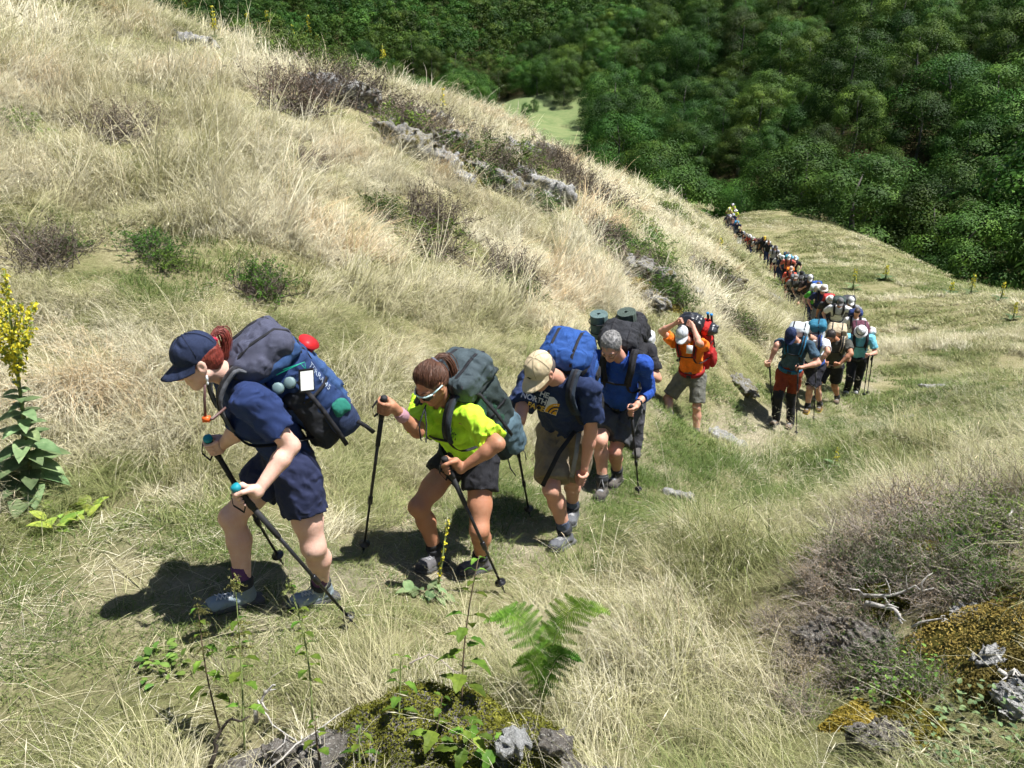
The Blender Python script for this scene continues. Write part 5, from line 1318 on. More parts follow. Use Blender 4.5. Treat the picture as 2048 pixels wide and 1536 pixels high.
e, W_, M = rucksack('black rucksack with two rolled mats above the grey haired hiker', J, [('main_compartment', (0, .13, -.12), (.17, .14, .34), .09, BK, .03), ('lid', (-.02, .09, .28), (.17, .16, .11), .08, cloth((.016, .017, .022)), .03), ('lid_pocket', (-.02, -.03, .30), (.12, .05, .07), .04, BK, .01, 'lid'), ('side_pocket', (.18, .12, -.02), (.05, .1, .18), .04, BK, .02)], group='rucksacks of the hikers at the front', strap_col=BLACK, offs=(-.03, 0, -.07), size=.88)
def rolled_mat(label, p0, p1, r, col):
    p0 = np.asarray(p0, float); p1 = np.asarray(p1, float); ax = nrm(p1 - p0); rt = frame(ax, (.2, -1, .1)); L = np.linalg.norm(p1 - p0); v_ = []; f_ = []; n = 74; turns = 4.2
    e = empty('rolled_mat', p0, 0, label=label, cat='sleeping mat', group='rolled sleeping mats')
    for i in range(n):
        t = i / (n - 1); rr = .022 + (r - .022) * t; an = t * turns * 6.283; th = (r - .022) / turns * .82; d = math.cos(an) * rt[:, 0] + math.sin(an) * rt[:, 2]
        v_ += [p0 + d * rr, p0 + d * (rr - th), p0 + d * (rr - th) + ax * L, p0 + d * rr + ax * L]
    for i in range(n - 1):
        a = 4 * i
        for k in range(4): f_.append((a + k, a + (k + 1) % 4, a + 4 + (k + 1) % 4, a + 4 + k))
    f_ += [(0, 1, 2, 3)[::-1], tuple(4 * n - 4 + k for k in range(4))]
    mb = MB(); mb.add(v_, f_); mb.build('foam', plain(col, .9), e, False)
    mb = MB()
    for h in (.3, .7): mb.tube([p0 + ax * L * h + (r + .002) * (math.cos(t) * rt[:, 0] + math.sin(t) * rt[:, 2]) for t in np.linspace(0, 6.283, 19)], .005, 4, False)
    mb.build('strap', WEB, e)
rolled_mat('rolled grey green mat left of its pair on the black rucksack', at(1198, 672, 6.62), at(1197, 628, 6.56), .085, (.10, .155, .15)); rolled_mat('rolled dark green mat right of its pair on the black rucksack', at(1257, 672, 6.75), at(1252, 624, 6.68), .092, (.06, .085, .07))

# --- hiker almost hidden behind the blue shirt
p = hit(1262, 897); J = pose_walk(p[0], p[1] + .15, (-.3, -.95), 1.66, .95, .9, .5, 'straps', 3)
HID = hiker('person hidden behind the blue shirted hiker, only legs in view', J, dict(skin=SK_MID, shirt=(.02, .02, .025), legs=(.05, .05, .06), long_legs=True, boot=(.07, .065, .06), hair=(.05, .03, .02)), .016, False)
rucksack('plain black rucksack rising behind the one with rolled mats', J, [('main_compartment', (.0, .12, -.12), (.16, .13, .32), .08, BK, .03), ('lid', (0, .09, .25), (.16, .15, .1), .08, cloth((.02, .02, .026)), .02), ('side_pouch', (.17, .12, -.2), (.05, .08, .1), .04, plain((.7, .7, .72), .5), .01)], group='rucksacks of the hikers at the front', vox=.014)

# --- orange shirt, both hands behind the head
J = pose_px(1.76, (-.46, -.89), (1384, 746, 10.3), (1377, 681, 10.12), (1362, 669, 9.95), (-.30, -.78, -.55), (1386, 652, 9.98), (1352, 646, 10.0), (1400, 688), (1311, 664), ((1395, 855, 10.12), (1388, 865, 9.87)), ((1340, 850, 9.98), (1331, 860, 9.74)), (1394, 808), (1334, 800))
sp = dict(skin=SK_RED, shirt=(.80, .17, .008), legs=(.135, .135, .115), slen_leg=.86, wide=1.05, sock=(.2, .16, .13), boot=(.1, .085, .07), hair=(.12, .07, .04), hat='cap', hat_col=(.50, .53, .56), seed=3, slen=.6, laxis=np.array([.5, .2, 1]), raxis=np.array([-.5, .2, 1]), build=1.06)
O5 = hiker('person in orange t-shirt holding both hands behind the head', J, sp, .013)
RD = cloth((.48, .014, .012)); e, W_, M = rucksack('red rucksack on the orange shirted hiker', J, [('main_compartment', (-.0, .13, -.16), (.165, .14, .33), .09, RD, .03), ('lid', (.05, .12, .24), (.14, .13, .09), .07, RD, .02), ('side_pocket', (.18, .13, -.3), (.04, .09, .14), .035, cloth((.32, .012, .012)), .02)], group='rucksacks of the hikers in the middle', strap_col=(.30, .012, .012), vox=.0175, offs=(.07, 0, 0))
pl = plain((.022, .024, .03), .33, 0, .6)
bg_ = obj('plastic_bag', smesh('plastic_bag', [ell(W_((-.08, .05, .38)), M, (.17, .15, .12), .02), ell(W_((.02, .05, .33)), M, (.12, .14, .12), .04)], .011, folds(5, 48, .014)), pl); tag(bg_, 'crumpled black plastic bag on top of the red rucksack', 'bag')
bg_ = obj('plastic_bag', smesh('plastic_bag', [ell(W_((.2, .12, .22)), M, (.10, .11, .085), .02)], .011, folds(6, 60, .012)), pl); tag(bg_, 'small round black plastic bundle at the side of the red rucksack', 'bag')
for i_, q in enumerate(((.14, .2, .2), (.19, .2, .18))):
    pole('folded pole with blue grip standing in the red rucksack, ' + ('inner one' if i_ == 0 else 'outer one'), W_((q[0], q[1], q[2] + .24)), W_((q[0], q[1] + .02, q[2] - .62)), grip_col=(.01, .22, .55), strap=False, group='poles packed on the red rucksack')
mb = MB(); tcx = at(1379, 699, 9.78); mb.box(tcx, .04, .006, .055, frame((-.3, -1, .1))); tg = mb.build('luggage_tag', plain((.55, .56, .55), .5)); tag(tg, 'pale tag hanging on the chest of the orange shirt', 'tag')

# --- the knot of hikers behind, further down the trail
def crew(label, H, heading, P_, N_, HD_, fw, lh, rh, le, re, lf_, rf_, lk, rk, sp, vox=.016): 
    J = pose_px(H, heading, P_, N_, HD_, fw, lh, rh, le, re, lf_, rf_, lk, rk); return hiker(label, J, sp, vox), J
gL, gR = at(1596, 735, 11.15), at(1539, 728, 11.25); tL, tR = hit(1592, 874), hit(1546, 842)
H6, J6 = crew('person in navy cap and slate blue t-shirt with rust red trousers', 1.80, (-.42, -.9), (1580, 740, 11.62), (1592, 681, 11.45), (1579, 669, 11.28), (-.28, -.62, -.73), (1604, 735, 11.18), (1540, 722, 11.28), (1634, 723), (1549, 702), ((1581, 852), (1571, 864)), ((1553, 847), (1540, 856)), (1583, 790), (1556, 787),
    dict(skin=SK_RED, shirt=(.035, .075, .115), legs=(.22, .035, .012), long_legs=True, lower_col=(.012, .012, .016), boot=(.16, .12, .085), hair=(.1, .06, .04), hat='cap', hat_col=(.010, .022, .075), seed=5, build=1.08, laxis=gL - tL, raxis=gR - tR, hem=.08))
pole_at('black trekking pole in front of the slate blue t-shirt', gL, tL); pole_at('black trekking pole at arm\'s length from the slate blue t-shirt', gR, tR)
rucksack('pale blue grey rucksack behind the navy capped hiker', J6, [('main_compartment', (0, .13, -.12), (.16, .13, .3), .08, cloth((.30, .36, .40)), .03), ('lid', (-.0, .12, .20), (.15, .15, .1), .08, cloth((.42, .46, .48)), .02)], group='rucksacks of the hikers in the middle', strap_col=(.02, .14, .26), vox=.0185)
tL = hit(1627, 845); gL = at(1633, 734, 12.4)
H7, J7 = crew('person in white t-shirt half hidden behind the slate blue one', 1.75, (-.4, -.92), (1628, 728, 12.95), (1626, 677, 12.78), (1607, 668, 12.6), (-.4, -.6, -.7), (1636, 728, 12.45), (1606, 730, 12.5), (1657, 703), (1600, 712), ((1614, 824), (1607, 833)), ((1640, 819), (1634, 827)), (1612, 788), (1641, 778),
    dict(skin=SK_MID, shirt=(.72, .74, .80), legs=(.012, .012, .02), slen_leg=.9, sock=(.02, .02, .02), boot=(.12, .07, .02), sole=(.45, .30, .04), hair=(.05, .035, .025), seed=6))
pole_at('thin black pole of the white shirted hiker', gL, tL)
rucksack('white and teal rucksack bulging behind the navy cap', J7, [('main_compartment', (-.02, .12, -.1), (.17, .14, .3), .09, cloth((.50, .56, .60)), .03), ('lid', (.06, .12, .28), (.14, .13, .09), .07, cloth((.02, .14, .22)), .02), ('top_pocket', (-.1, .1, .24), (.1, .12, .09), .07, cloth((.62, .66, .68)), .02)], group='rucksacks of the hikers in the middle', strap_col=(.02, .06, .25), vox=.0185)
H8, J8 = crew('bare headed person in dark olive t-shirt and black shorts', 1.78, (-.38, -.92), (1665, 728, 13.65), (1672, 679, 13.45), (1659, 671, 13.27), (-.35, -.6, -.72), (1679, 728, 13.1), (1650, 725, 13.15), (1697, 712), (1644, 706), ((1674, 804), (1668, 815)), ((1638, 800), (1630, 808)), (1669, 770), (1637, 765),
    dict(skin=SK_TAN, shirt=(.055, .055, .045), legs=BLACK, slen_leg=.8, sock=(.03, .03, .03), boot=(.13, .09, .06), hair=(.03, .022, .018), seed=7, build=1.1))
rucksack('sand coloured rucksack behind the olive t-shirt', J8, [('main_compartment', (.03, .13, -.14), (.16, .14, .32), .07, cloth((.33, .27, .18)), .03), ('lid', (0, .1, .22), (.17, .15, .09), .06, cloth((.40, .33, .22)), .02), ('side_pocket', (.19, .12, -.15), (.04, .09, .12), .03, cloth((.36, .30, .20)), .02)], group='rucksacks of the hikers in the middle', strap_col=(.30, .25, .17), vox=.0185)
gL = at(1737, 716, 14.4); tL = hit(1727, 794)
H9, J9 = crew('person in light blue t-shirt and white hat with dark band', 1.75, (-.3, -.95), (1715, 715, 14.95), (1721, 671, 14.75), (1722, 662, 14.55), (-.25, -.62, -.7), (1738, 710, 14.45), (1696, 716, 14.4), (1748, 697), (1692, 700), ((1712, 786), (1706, 796)), ((1693, 787), (1685, 796)), (1716, 755), (1700, 755),
    dict(skin=SK_RED, shirt=(.16, .50, .62), legs=BLACK, long_legs=True, boot=(.3, .3, .3), hair=(.1, .07, .05), hat='hat', hat_col=(.72, .72, .74), band=(.03, .03, .05), brim=.042, seed=9, build=1.05))
pole_at('black pole beside the light blue t-shirt', gL, tL); pole_at('second black pole right of the light blue t-shirt', gL + np.array([.1, .05, 0]), hit(1734, 790))
rucksack('maroon rucksack behind the white hat with dark band', J9, [('main_compartment', (.02, .13, -.12), (.16, .14, .32), .08, cloth((.20, .02, .03)), .03), ('lid', (0, .1, .22), (.16, .15, .09), .07, cloth((.10, .03, .05)), .02), ('side_bag', (.24, .1, .1), (.07, .1, .08), .06, cloth((.68, .68, .66)), .02)], group='rucksacks of the hikers in the middle', strap_col=(.02, .02, .03), vox=.0185)
# ------------------------------------------------------------------ the long line of hikers going down the trail
W, GY, KH, RDC, TEAL, MAR, GRN, YEL, NVY, BLU, OR = (.70, .70, .70), (.16, .17, .18), (.28, .23, .16), (.42, .02, .015), (.02, .14, .17), (.18, .015, .03), (.06, .30, .03), (.62, .75, .04), (.010, .02, .07), (.015, .07, .28), (.65, .16, .01)
LINE = [  # px of head, distance, label, shirt, legs, long, hat kind, hat colour, pack label, pack colour, lid colour
    (1722, 19.0, 'bowed person in white t-shirt under the boxy navy rucksack', W, BLACK, 1, None, None, 'boxy navy blue rucksack standing tall behind the maroon one', NVY, (.012, .03, .12)),
    (1684, 20.5, 'person in white shirt and grey cap bowed forward', W, GY, 0, 'cap', (.13, .13, .13), 'dark green rucksack with white bundle', (.02, .035, .03), (.03, .05, .045)),
    (1662, 22.5, 'person in charcoal t-shirt and white brimmed hat', (.035, .037, .04), NVY, 0, 'hat', (.62, .60, .56), 'scarlet rucksack behind the white brimmed hat', RDC, (.46, .03, .03)),
    (1632, 24.5, 'person in bright green shirt in the line', GRN, NVY, 1, 'cap', (.5, .52, .5), 'pale grey rucksack on the green shirted hiker', (.4, .42, .42), (.45, .5, .5)),
    (1634, 27.0, 'person in black below a large round blue rucksack', BLACK, BLACK, 0, None, None, 'large round blue rucksack, the bluest of the line', (.012, .04, .14), BLU),
    (1605, 30.0, 'person with white and grey headscarf and khaki shorts', (.02, .018, .016), KH, 0, 'cap', (.55, .55, .55), 'white and black striped rucksack', (.45, .45, .45), (.03, .03, .03)),
    (1600, 33.0, 'person in black t-shirt under a dark rucksack lid', BLACK, KH, 0, 'cap', BLACK, 'dark green and black rucksack', (.02, .03, .028), (.03, .05, .04)),
    (1578, 33.6, 'person in coral t-shirt with black shorts and red shoes', (.62, .10, .06), BLACK, 0, 'cap', (.45, .35, .3), 'orange topped rucksack in the line', (.10, .05, .03), OR),
    (1571, 36.5, 'person in salmon shirt and white cap close behind the coral one', (.5, .12, .09), BLACK, 0, 'cap', (.75, .75, .75), 'teal rucksack of the salmon shirted hiker', TEAL, (.02, .18, .24)),
    (1569, 40.5, 'person in navy with broad pale hat', NVY, NVY, 1, 'hat', (.5, .55, .55), 'black rucksack with grey lid', BLACK, (.08, .1, .1)),
    (1590, 44.0, 'person in black t-shirt and white cap walking outside the line', BLACK, BLACK, 0, 'cap', (.8, .8, .8), 'small dark rucksack of the hiker outside the line', (.03, .02, .04), BLACK),
    (1576, 45.0, 'person in magenta under a dark blue rucksack', (.38, .03, .26), GY, 0, None, None, 'dark blue rucksack beside the white cap', (.01, .03, .06), (.01, .04, .09)),
    (1551, 45.5, 'person in pale grey shirt with dark hat', (.34, .35, .40), BLACK, 0, 'cap', (.06, .05, .04), 'black rucksack behind the pale grey shirt', BLACK, GY),
    (1537, 48.0, 'person in black with pale pack straps', BLACK, NVY, 1, None, None, 'silver grey rucksack in the line', (.4, .42, .42), (.5, .5, .5)),
    (1528, 50.5, 'person in black t-shirt with yellow headband', BLACK, BLACK, 0, 'cap', (.6, .4, .04), 'brown and black rucksack', (.06, .03, .02), BLACK),
    (1512, 53.5, 'person in pale vest below a maroon rucksack', (.45, .44, .42), BLACK, 0, None, None, 'maroon rucksack far down the line', MAR, MAR),
    (1498, 57.0, 'person in red t-shirt and broad white sun hat', (.48, .03, .012), BLACK, 1, 'hat', (.75, .75, .72), 'dark rucksack of the red shirted hiker', BLACK, GY),
    (1491, 59.5, 'person in navy with beige hat behind the red t-shirt', NVY, BLACK, 1, 'hat', (.5, .42, .32), 'navy rucksack of the beige hatted hiker', NVY, NVY),
    (1478, 59.0, 'person in black t-shirt and white trousers', BLACK, (.66, .66, .66), 1, 'cap', (.4, .28, .16), 'small black rucksack above white trousers', BLACK, BLACK),
    (1470, 62.5, 'person in dark shorts under a turquoise blue rucksack', NVY, GY, 0, 'cap', GY, 'turquoise blue rucksack far down the line', (.02, .18, .38), (.03, .24, .45)),
    (1456, 66.0, 'person in grey t-shirt, white cap and dark trousers', (.17, .15, .16), NVY, 1, 'cap', (.7, .7, .72), 'grey rucksack near the end of the line', GY, GY),
    (1455, 70.5, 'person in navy with yellow trim and white cap', NVY, BLACK, 1, 'cap', (.72, .72, .68), 'yellow green rucksack near the end of the line', YEL, (.4, .5, .05)),
    (1466, 73.5, 'person in yellow vest and blue shorts', YEL, BLU, 0, 'cap', (.75, .75, .7), 'white rucksack near the end of the line', W, W),
    (1702, 21.4, 'person in grey vest squeezed between white shirts in the line', (.25, .25, .27), BLACK, 0, 'cap', (.6, .6, .58), 'bulky charcoal rucksack between white shirts', (.03, .032, .036), (.05, .052, .06)),
    (1646, 23.6, 'person in navy t-shirt behind the charcoal one', NVY, GY, 0, 'hat', (.5, .48, .42), 'pale sand rucksack with white roll', (.42, .38, .3), (.6, .6, .58)),
    (1616, 28.4, 'person in dark brown shirt beside the green one', (.05, .035, .03), KH, 0, 'cap', (.6, .6, .6), 'wide black rucksack behind the green shirt', (.018, .018, .022), (.04, .045, .05)),
    (1588, 31.6, 'person in grey t-shirt left of the khaki shorts', (.2, .2, .2), BLACK, 1, 'cap', (.25, .22, .2), 'slate grey rucksack in the dense part of the line', (.07, .08, .09), (.1, .11, .12)),
    (1584, 38.5, 'person in black with sky blue bundle', BLACK, BLACK, 0, 'cap', (.7, .7, .7), 'sky blue rucksack in the dense part of the line', (.12, .32, .5), (.15, .36, .52)),
    (1562, 42.5, 'person in white vest behind the broad pale hat', (.6, .6, .6), NVY, 0, 'hat', (.66, .64, .6), 'green black rucksack behind the broad pale hat', (.02, .04, .03), BLACK),
    (1520, 52.0, 'person in dark grey beside the yellow headband', (.06, .06, .065), BLACK, 0, 'cap', (.08, .08, .09), 'wine coloured rucksack beside the yellow headband', (.14, .02, .03), (.05, .02, .02)),
    (1505, 55.5, 'person in brown shirt between maroon rucksack and red shirt', (.1, .06, .04), NVY, 1, 'cap', (.6, .58, .5), 'charcoal rucksack before the red t-shirt', (.04, .04, .045), GY),
    (1484, 60.5, 'person in black hurrying behind the white trousers', BLACK, BLACK, 1, 'cap', (.6, .55, .5), 'steel blue rucksack behind the white trousers', (.05, .1, .16), (.06, .12, .2)),
    (1452, 67.5, 'person in dark clothes left of the grey t-shirt', (.03, .03, .05), BLACK, 1, 'cap', (.1, .1, .14), 'black and blue rucksack left of the grey t-shirt', (.02, .03, .08), BLACK),
    (1462, 71.8, 'person in navy behind the white cap pair', NVY, NVY, 1, 'cap', (.6, .62, .66), 'navy rucksack among the last hikers', NVY, GY),
    (1453, 76.0, 'person in pale yellow at the tail of the line', (.6, .62, .2), BLACK, 0, 'cap', (.7, .7, .7), 'dark rucksack with yellow cover at the tail', (.05, .05, .02), (.5, .5, .05)),
    (1459, 78.0, 'last person of the line in yellow and white cap', (.45, .6, .06), BLACK, 0, 'cap', (.8, .8, .78), 'black rucksack of the last hiker', BLACK, GY)]
TRC = TR
for i, (px, Y, lab, sh_, lg, lng, hk, hc_, pl_, pc_, lc_) in enumerate(LINE):
    x0 = at(px, 560 if Y < 40 else 480, Y)[0]
    k = int(np.argmin(np.hypot(TRC[:, 0] - x0, TRC[:, 1] - Y))); a, b2 = TRC[max(k - 1, 0)], TRC[min(k + 1, len(TRC) - 1)]; hd = nrm((a - b2)[:2]); hd = nrm([hd[0] * .6 - .12, hd[1] * .8 - .35])
    r_ = np.random.default_rng(900 + i); H = r_.uniform(1.64, 1.82)
    J = pose_walk(x0, Y, hd, H, r_.uniform(.3, .55), r_.uniform(.35, .75), r_.choice([.3, 2.6, 1.2]), r_.choice(['poles', 'straps', 'hang', 'poles']), i)
    vx = .026 if Y < 30 else .034
    hiker(lab, J, dict(skin=[SK_RED, SK_MID, SK_TAN, SK_PALE][i % 4], shirt=sh_, legs=lg, long_legs=bool(lng), slen_leg=.8, sock=(.2, .2, .2), boot=(.35, .03, .03) if 'red shoes' in lab else (.10, .09, .08), hair=[(.05, .03, .02), (.12, .07, .04), (.2, .15, .1)][i % 3] if hk is None or i % 2 else None, hat=hk, hat_col=hc_, brim=.055 if hk == 'hat' else .08, band=(.1, .1, .12) if hk == 'hat' and i % 2 else None, group='hikers in the line down the trail'), vx, False)
    big = 1.12 if i in (0, 4) else 1.05
    rucksack(pl_, J, [('main_compartment', (0, .12, -.12), (.155 * big, .13, .31 * big), .09, tuple(pc_), .03), ('lid', (0, .07, .21 * big), (.16 * big, .13, .075), .06, tuple(lc_), .02)], group='rucksacks of the hikers down the trail', vox=.024 if Y < 34 else .03, belt=Y < 34, offs=(0, 0, .01), strap_col=(.03, .03, .035))
    if Y < 60 and i % 3 != 1:
        hp = J['rgrip']; tp = np.array([hp[0] + J['hd'][0] * .05 - J['left'][0] * .08, hp[1] + J['hd'][1] * .1, 0]); tp[2] = gz(tp[0], tp[1])
        pole_at('dark pole of the ' + lab.replace('person', 'hiker')[:60].rsplit(' ', 1)[0], hp, tp, n=6, strap=False, thick=1.3, group='poles of the hikers down the trail')
# ------------------------------------------------------------------ rocks, heather, moss, flowers
def rock_mat(name, a, b_, lich, moss=None, scale=9):
    m, t, n, b = new_mat(name)
    n1 = noise(t, scale, 6, .7); n2 = noise(t, scale * 3.1, 4, .7); n3 = noise(t, scale * 9, 3)
    c = ramp(t, n1.outputs['Fac'], [(.3, a), (.62, b_)])
    c = mixrgb(t, ramp(t, n2.outputs['Fac'], [(.56, (0, 0, 0)), (.64, (1, 1, 1))]), c, lich)
    if moss is not None:
        ge = n.new('ShaderNodeNewGeometry'); sx = n.new('ShaderNodeSeparateXYZ'); t.links.new(ge.outputs['Normal'], sx.inputs[0])
        ad = n.new('ShaderNodeMath'); ad.operation = 'MULTIPLY_ADD'; t.links.new(n1.outputs['Fac'], ad.inputs[0]); ad.inputs[1].default_value = 1.6; t.links.new(sx.outputs[2], ad.inputs[2])
        c = mixrgb(t, ramp(t, ad.outputs[0], [(.5, (0, 0, 0)), (.6, (1, 1, 1))]) if False else ramp(t, n1.outputs['Fac'], [(.5, (0, 0, 0)), (.58, (1, 1, 1))]), c, mixrgb(t, n3.outputs['Fac'], moss, tuple(x * .45 for x in moss)))
    t.links.new(c, b.inputs['Base Color']); b.inputs['Roughness'].default_value = .95
    ad = n.new('ShaderNodeMath'); ad.operation = 'ADD'; t.links.new(n2.outputs['Fac'], ad.inputs[0]); t.links.new(n3.outputs['Fac'], ad.inputs[1])
    bump(t, b, ad.outputs[0], .9, .03)
    return m
M_ROCK = rock_mat('grey_rock', (.13, .128, .122), (.33, .325, .31), (.55, .545, .51)); M_ROCKM = rock_mat('mossy_rock', (.10, .095, .085), (.27, .26, .235), (.46, .455, .42), (.15, .125, .035)); M_DARKROCK = rock_mat('lichen_rock', (.085, .075, .062), (.24, .215, .185), (.48, .465, .42), None, 26)
def rock(label, c, size, yaw, mat=M_ROCK, seed=0, sink=.35, vox=None, tilt=0.0, name='rock', cat='rock', group=None, bare=True, rough=1.0):
    r = np.random.default_rng(seed); sx, sy, sz = size; n = normal(np.array([c[0]]), np.array([c[1]]), .3)[0]
    n = nrm(n + np.array([0, 0, .4])); x = nrm(np.array([math.cos(yaw), math.sin(yaw), 0]) - n * n.dot([math.cos(yaw), math.sin(yaw), 0])); Mr = np.stack([x, np.cross(n, x), n], 1)
    c = np.array(c, float) + n * sz * (1 - 2 * sink); q = [rbox(c, Mr, (sx * .8, sy * .8, sz * .8), min(size) * .3, k=sz * .5)]
    for k in range(7):
        o = r.uniform(-.7, .7, 3) * np.array(size); th = r.normal(size=2) * .35; M2 = Mr @ np.array([[math.cos(th[0]), -math.sin(th[0]), 0], [math.sin(th[0]), math.cos(th[0]), 0], [0, 0, 1]])
        q.append(rbox(c + Mr @ o, M2, np.array(size) * r.uniform(.25, .55, 3), min(size) * .12, k=sz * .12))
    v = vox or max(size) / (17 if c[1] < 10 else 11)
    me = smesh('rock', q, v, folds(seed + 3, 13 / max(size), min(size) * .2 * rough, None, 1, 1.6), 0)
    o = obj(name, me, mat); tag(o, label, cat, group)
    if bare: BARE.append((c[0], c[1], (sx + sy) * .55))
    return o
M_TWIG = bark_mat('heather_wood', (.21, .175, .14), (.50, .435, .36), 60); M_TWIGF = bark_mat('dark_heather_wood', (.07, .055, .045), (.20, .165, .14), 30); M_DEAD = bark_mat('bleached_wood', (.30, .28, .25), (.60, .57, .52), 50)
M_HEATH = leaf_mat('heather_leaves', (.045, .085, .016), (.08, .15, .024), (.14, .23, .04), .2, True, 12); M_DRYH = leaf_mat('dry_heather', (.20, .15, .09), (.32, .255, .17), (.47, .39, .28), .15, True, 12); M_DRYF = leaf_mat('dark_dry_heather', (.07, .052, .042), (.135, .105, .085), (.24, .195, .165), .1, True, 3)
M_MOSS = leaf_mat('moss', (.10, .085, .012), (.19, .16, .025), (.30, .25, .05), .1, True, 30); M_MOSSG = leaf_mat('green_moss', (.062, .06, .012), (.11, .10, .018), (.19, .165, .036), .1, True, 30); M_MOSSB = leaf_mat('brown_moss', (.12, .10, .026), (.195, .165, .042), (.29, .25, .07), .1, True, 30)
def heather_meshes(seed, green, far=False):
    """a low bush: wiry tangled twigs and fine leafy shoots; unit radius about 0.5, height 0.42"""
    r = np.random.default_rng(seed); mb = MB(); C1 = []; N1 = []; C2 = []; N2 = []
    for k in range(150 if not far else 110):
        th = r.uniform(0, 6.28); el = r.uniform(.25, 1.45); L = r.uniform(.28, .52); d = np.array([math.cos(th) * math.cos(el), math.sin(th) * math.cos(el), math.sin(el) * .85]); p = np.array([r.normal() * .12, r.normal() * .12, 0]); P_ = [p]
        for i in range(4):
            d = nrm(d + r.normal(size=3) * .28 + np.array([0, 0, .06])); P_.append(P_[-1] + d * L / 4)
        mb.tube(P_, [.0055, .0042, .003, .002, .001], 3, False)
        for j in range(3):
            b0 = P_[2 + j % 2]; d2 = nrm(d + r.normal(size=3) * .6); mb.tube([b0, b0 + d2 * .05 + r.normal(size=3) * .006, b0 + d2 * .1 + r.normal(size=3) * .015], [.002, .0014, .0006], 3, False)
        isg = r.random() < green
        for i in range(16 if not far else 20):
            t = r.uniform(.45, 1.05); q = P_[min(3, int(t * 4))] * (1 - (t * 4) % 1) + P_[min(4, int(t * 4) + 1)] * ((t * 4) % 1) + r.normal(size=3) * .022
            (C1 if isg else C2).append(q); (N1 if isg else N2).append(nrm(r.normal(size=3) + np.array([0, 0, .7])))
    tw = mb.mesh('twigs', False); out = [tw]
    for cc, nn, sz in ((C1, N1, .011 if not far else .021), (C2, N2, .0075 if not far else .012)):
        out.append(quads_mesh('shoots', np.array(cc), np.array(nn), sz * r.uniform(.7, 1.5, len(cc)), .55, r) if len(cc) > 800 else None)
    return out
HEA = [heather_meshes(60 + i, gfrac) for i, gfrac in enumerate((.1, .4, .8, 1.01))]; HEAF = [heather_meshes(70 + i, gfrac, True) for i, gfrac in enumerate((.12, .45, .7, 1.01))]
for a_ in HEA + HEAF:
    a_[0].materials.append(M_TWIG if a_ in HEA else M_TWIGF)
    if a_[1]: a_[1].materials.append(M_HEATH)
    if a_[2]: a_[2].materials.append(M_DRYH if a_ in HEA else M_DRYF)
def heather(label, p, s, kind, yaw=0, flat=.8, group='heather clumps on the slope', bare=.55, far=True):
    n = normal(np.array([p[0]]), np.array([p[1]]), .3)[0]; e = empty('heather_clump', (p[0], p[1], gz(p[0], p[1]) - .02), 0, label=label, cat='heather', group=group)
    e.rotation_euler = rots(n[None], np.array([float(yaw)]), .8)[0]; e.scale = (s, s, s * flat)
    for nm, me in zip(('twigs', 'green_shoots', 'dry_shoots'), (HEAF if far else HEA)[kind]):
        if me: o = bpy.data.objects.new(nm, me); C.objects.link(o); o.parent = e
    if bare: BARE.append((p[0], p[1], .5 * s * bare))
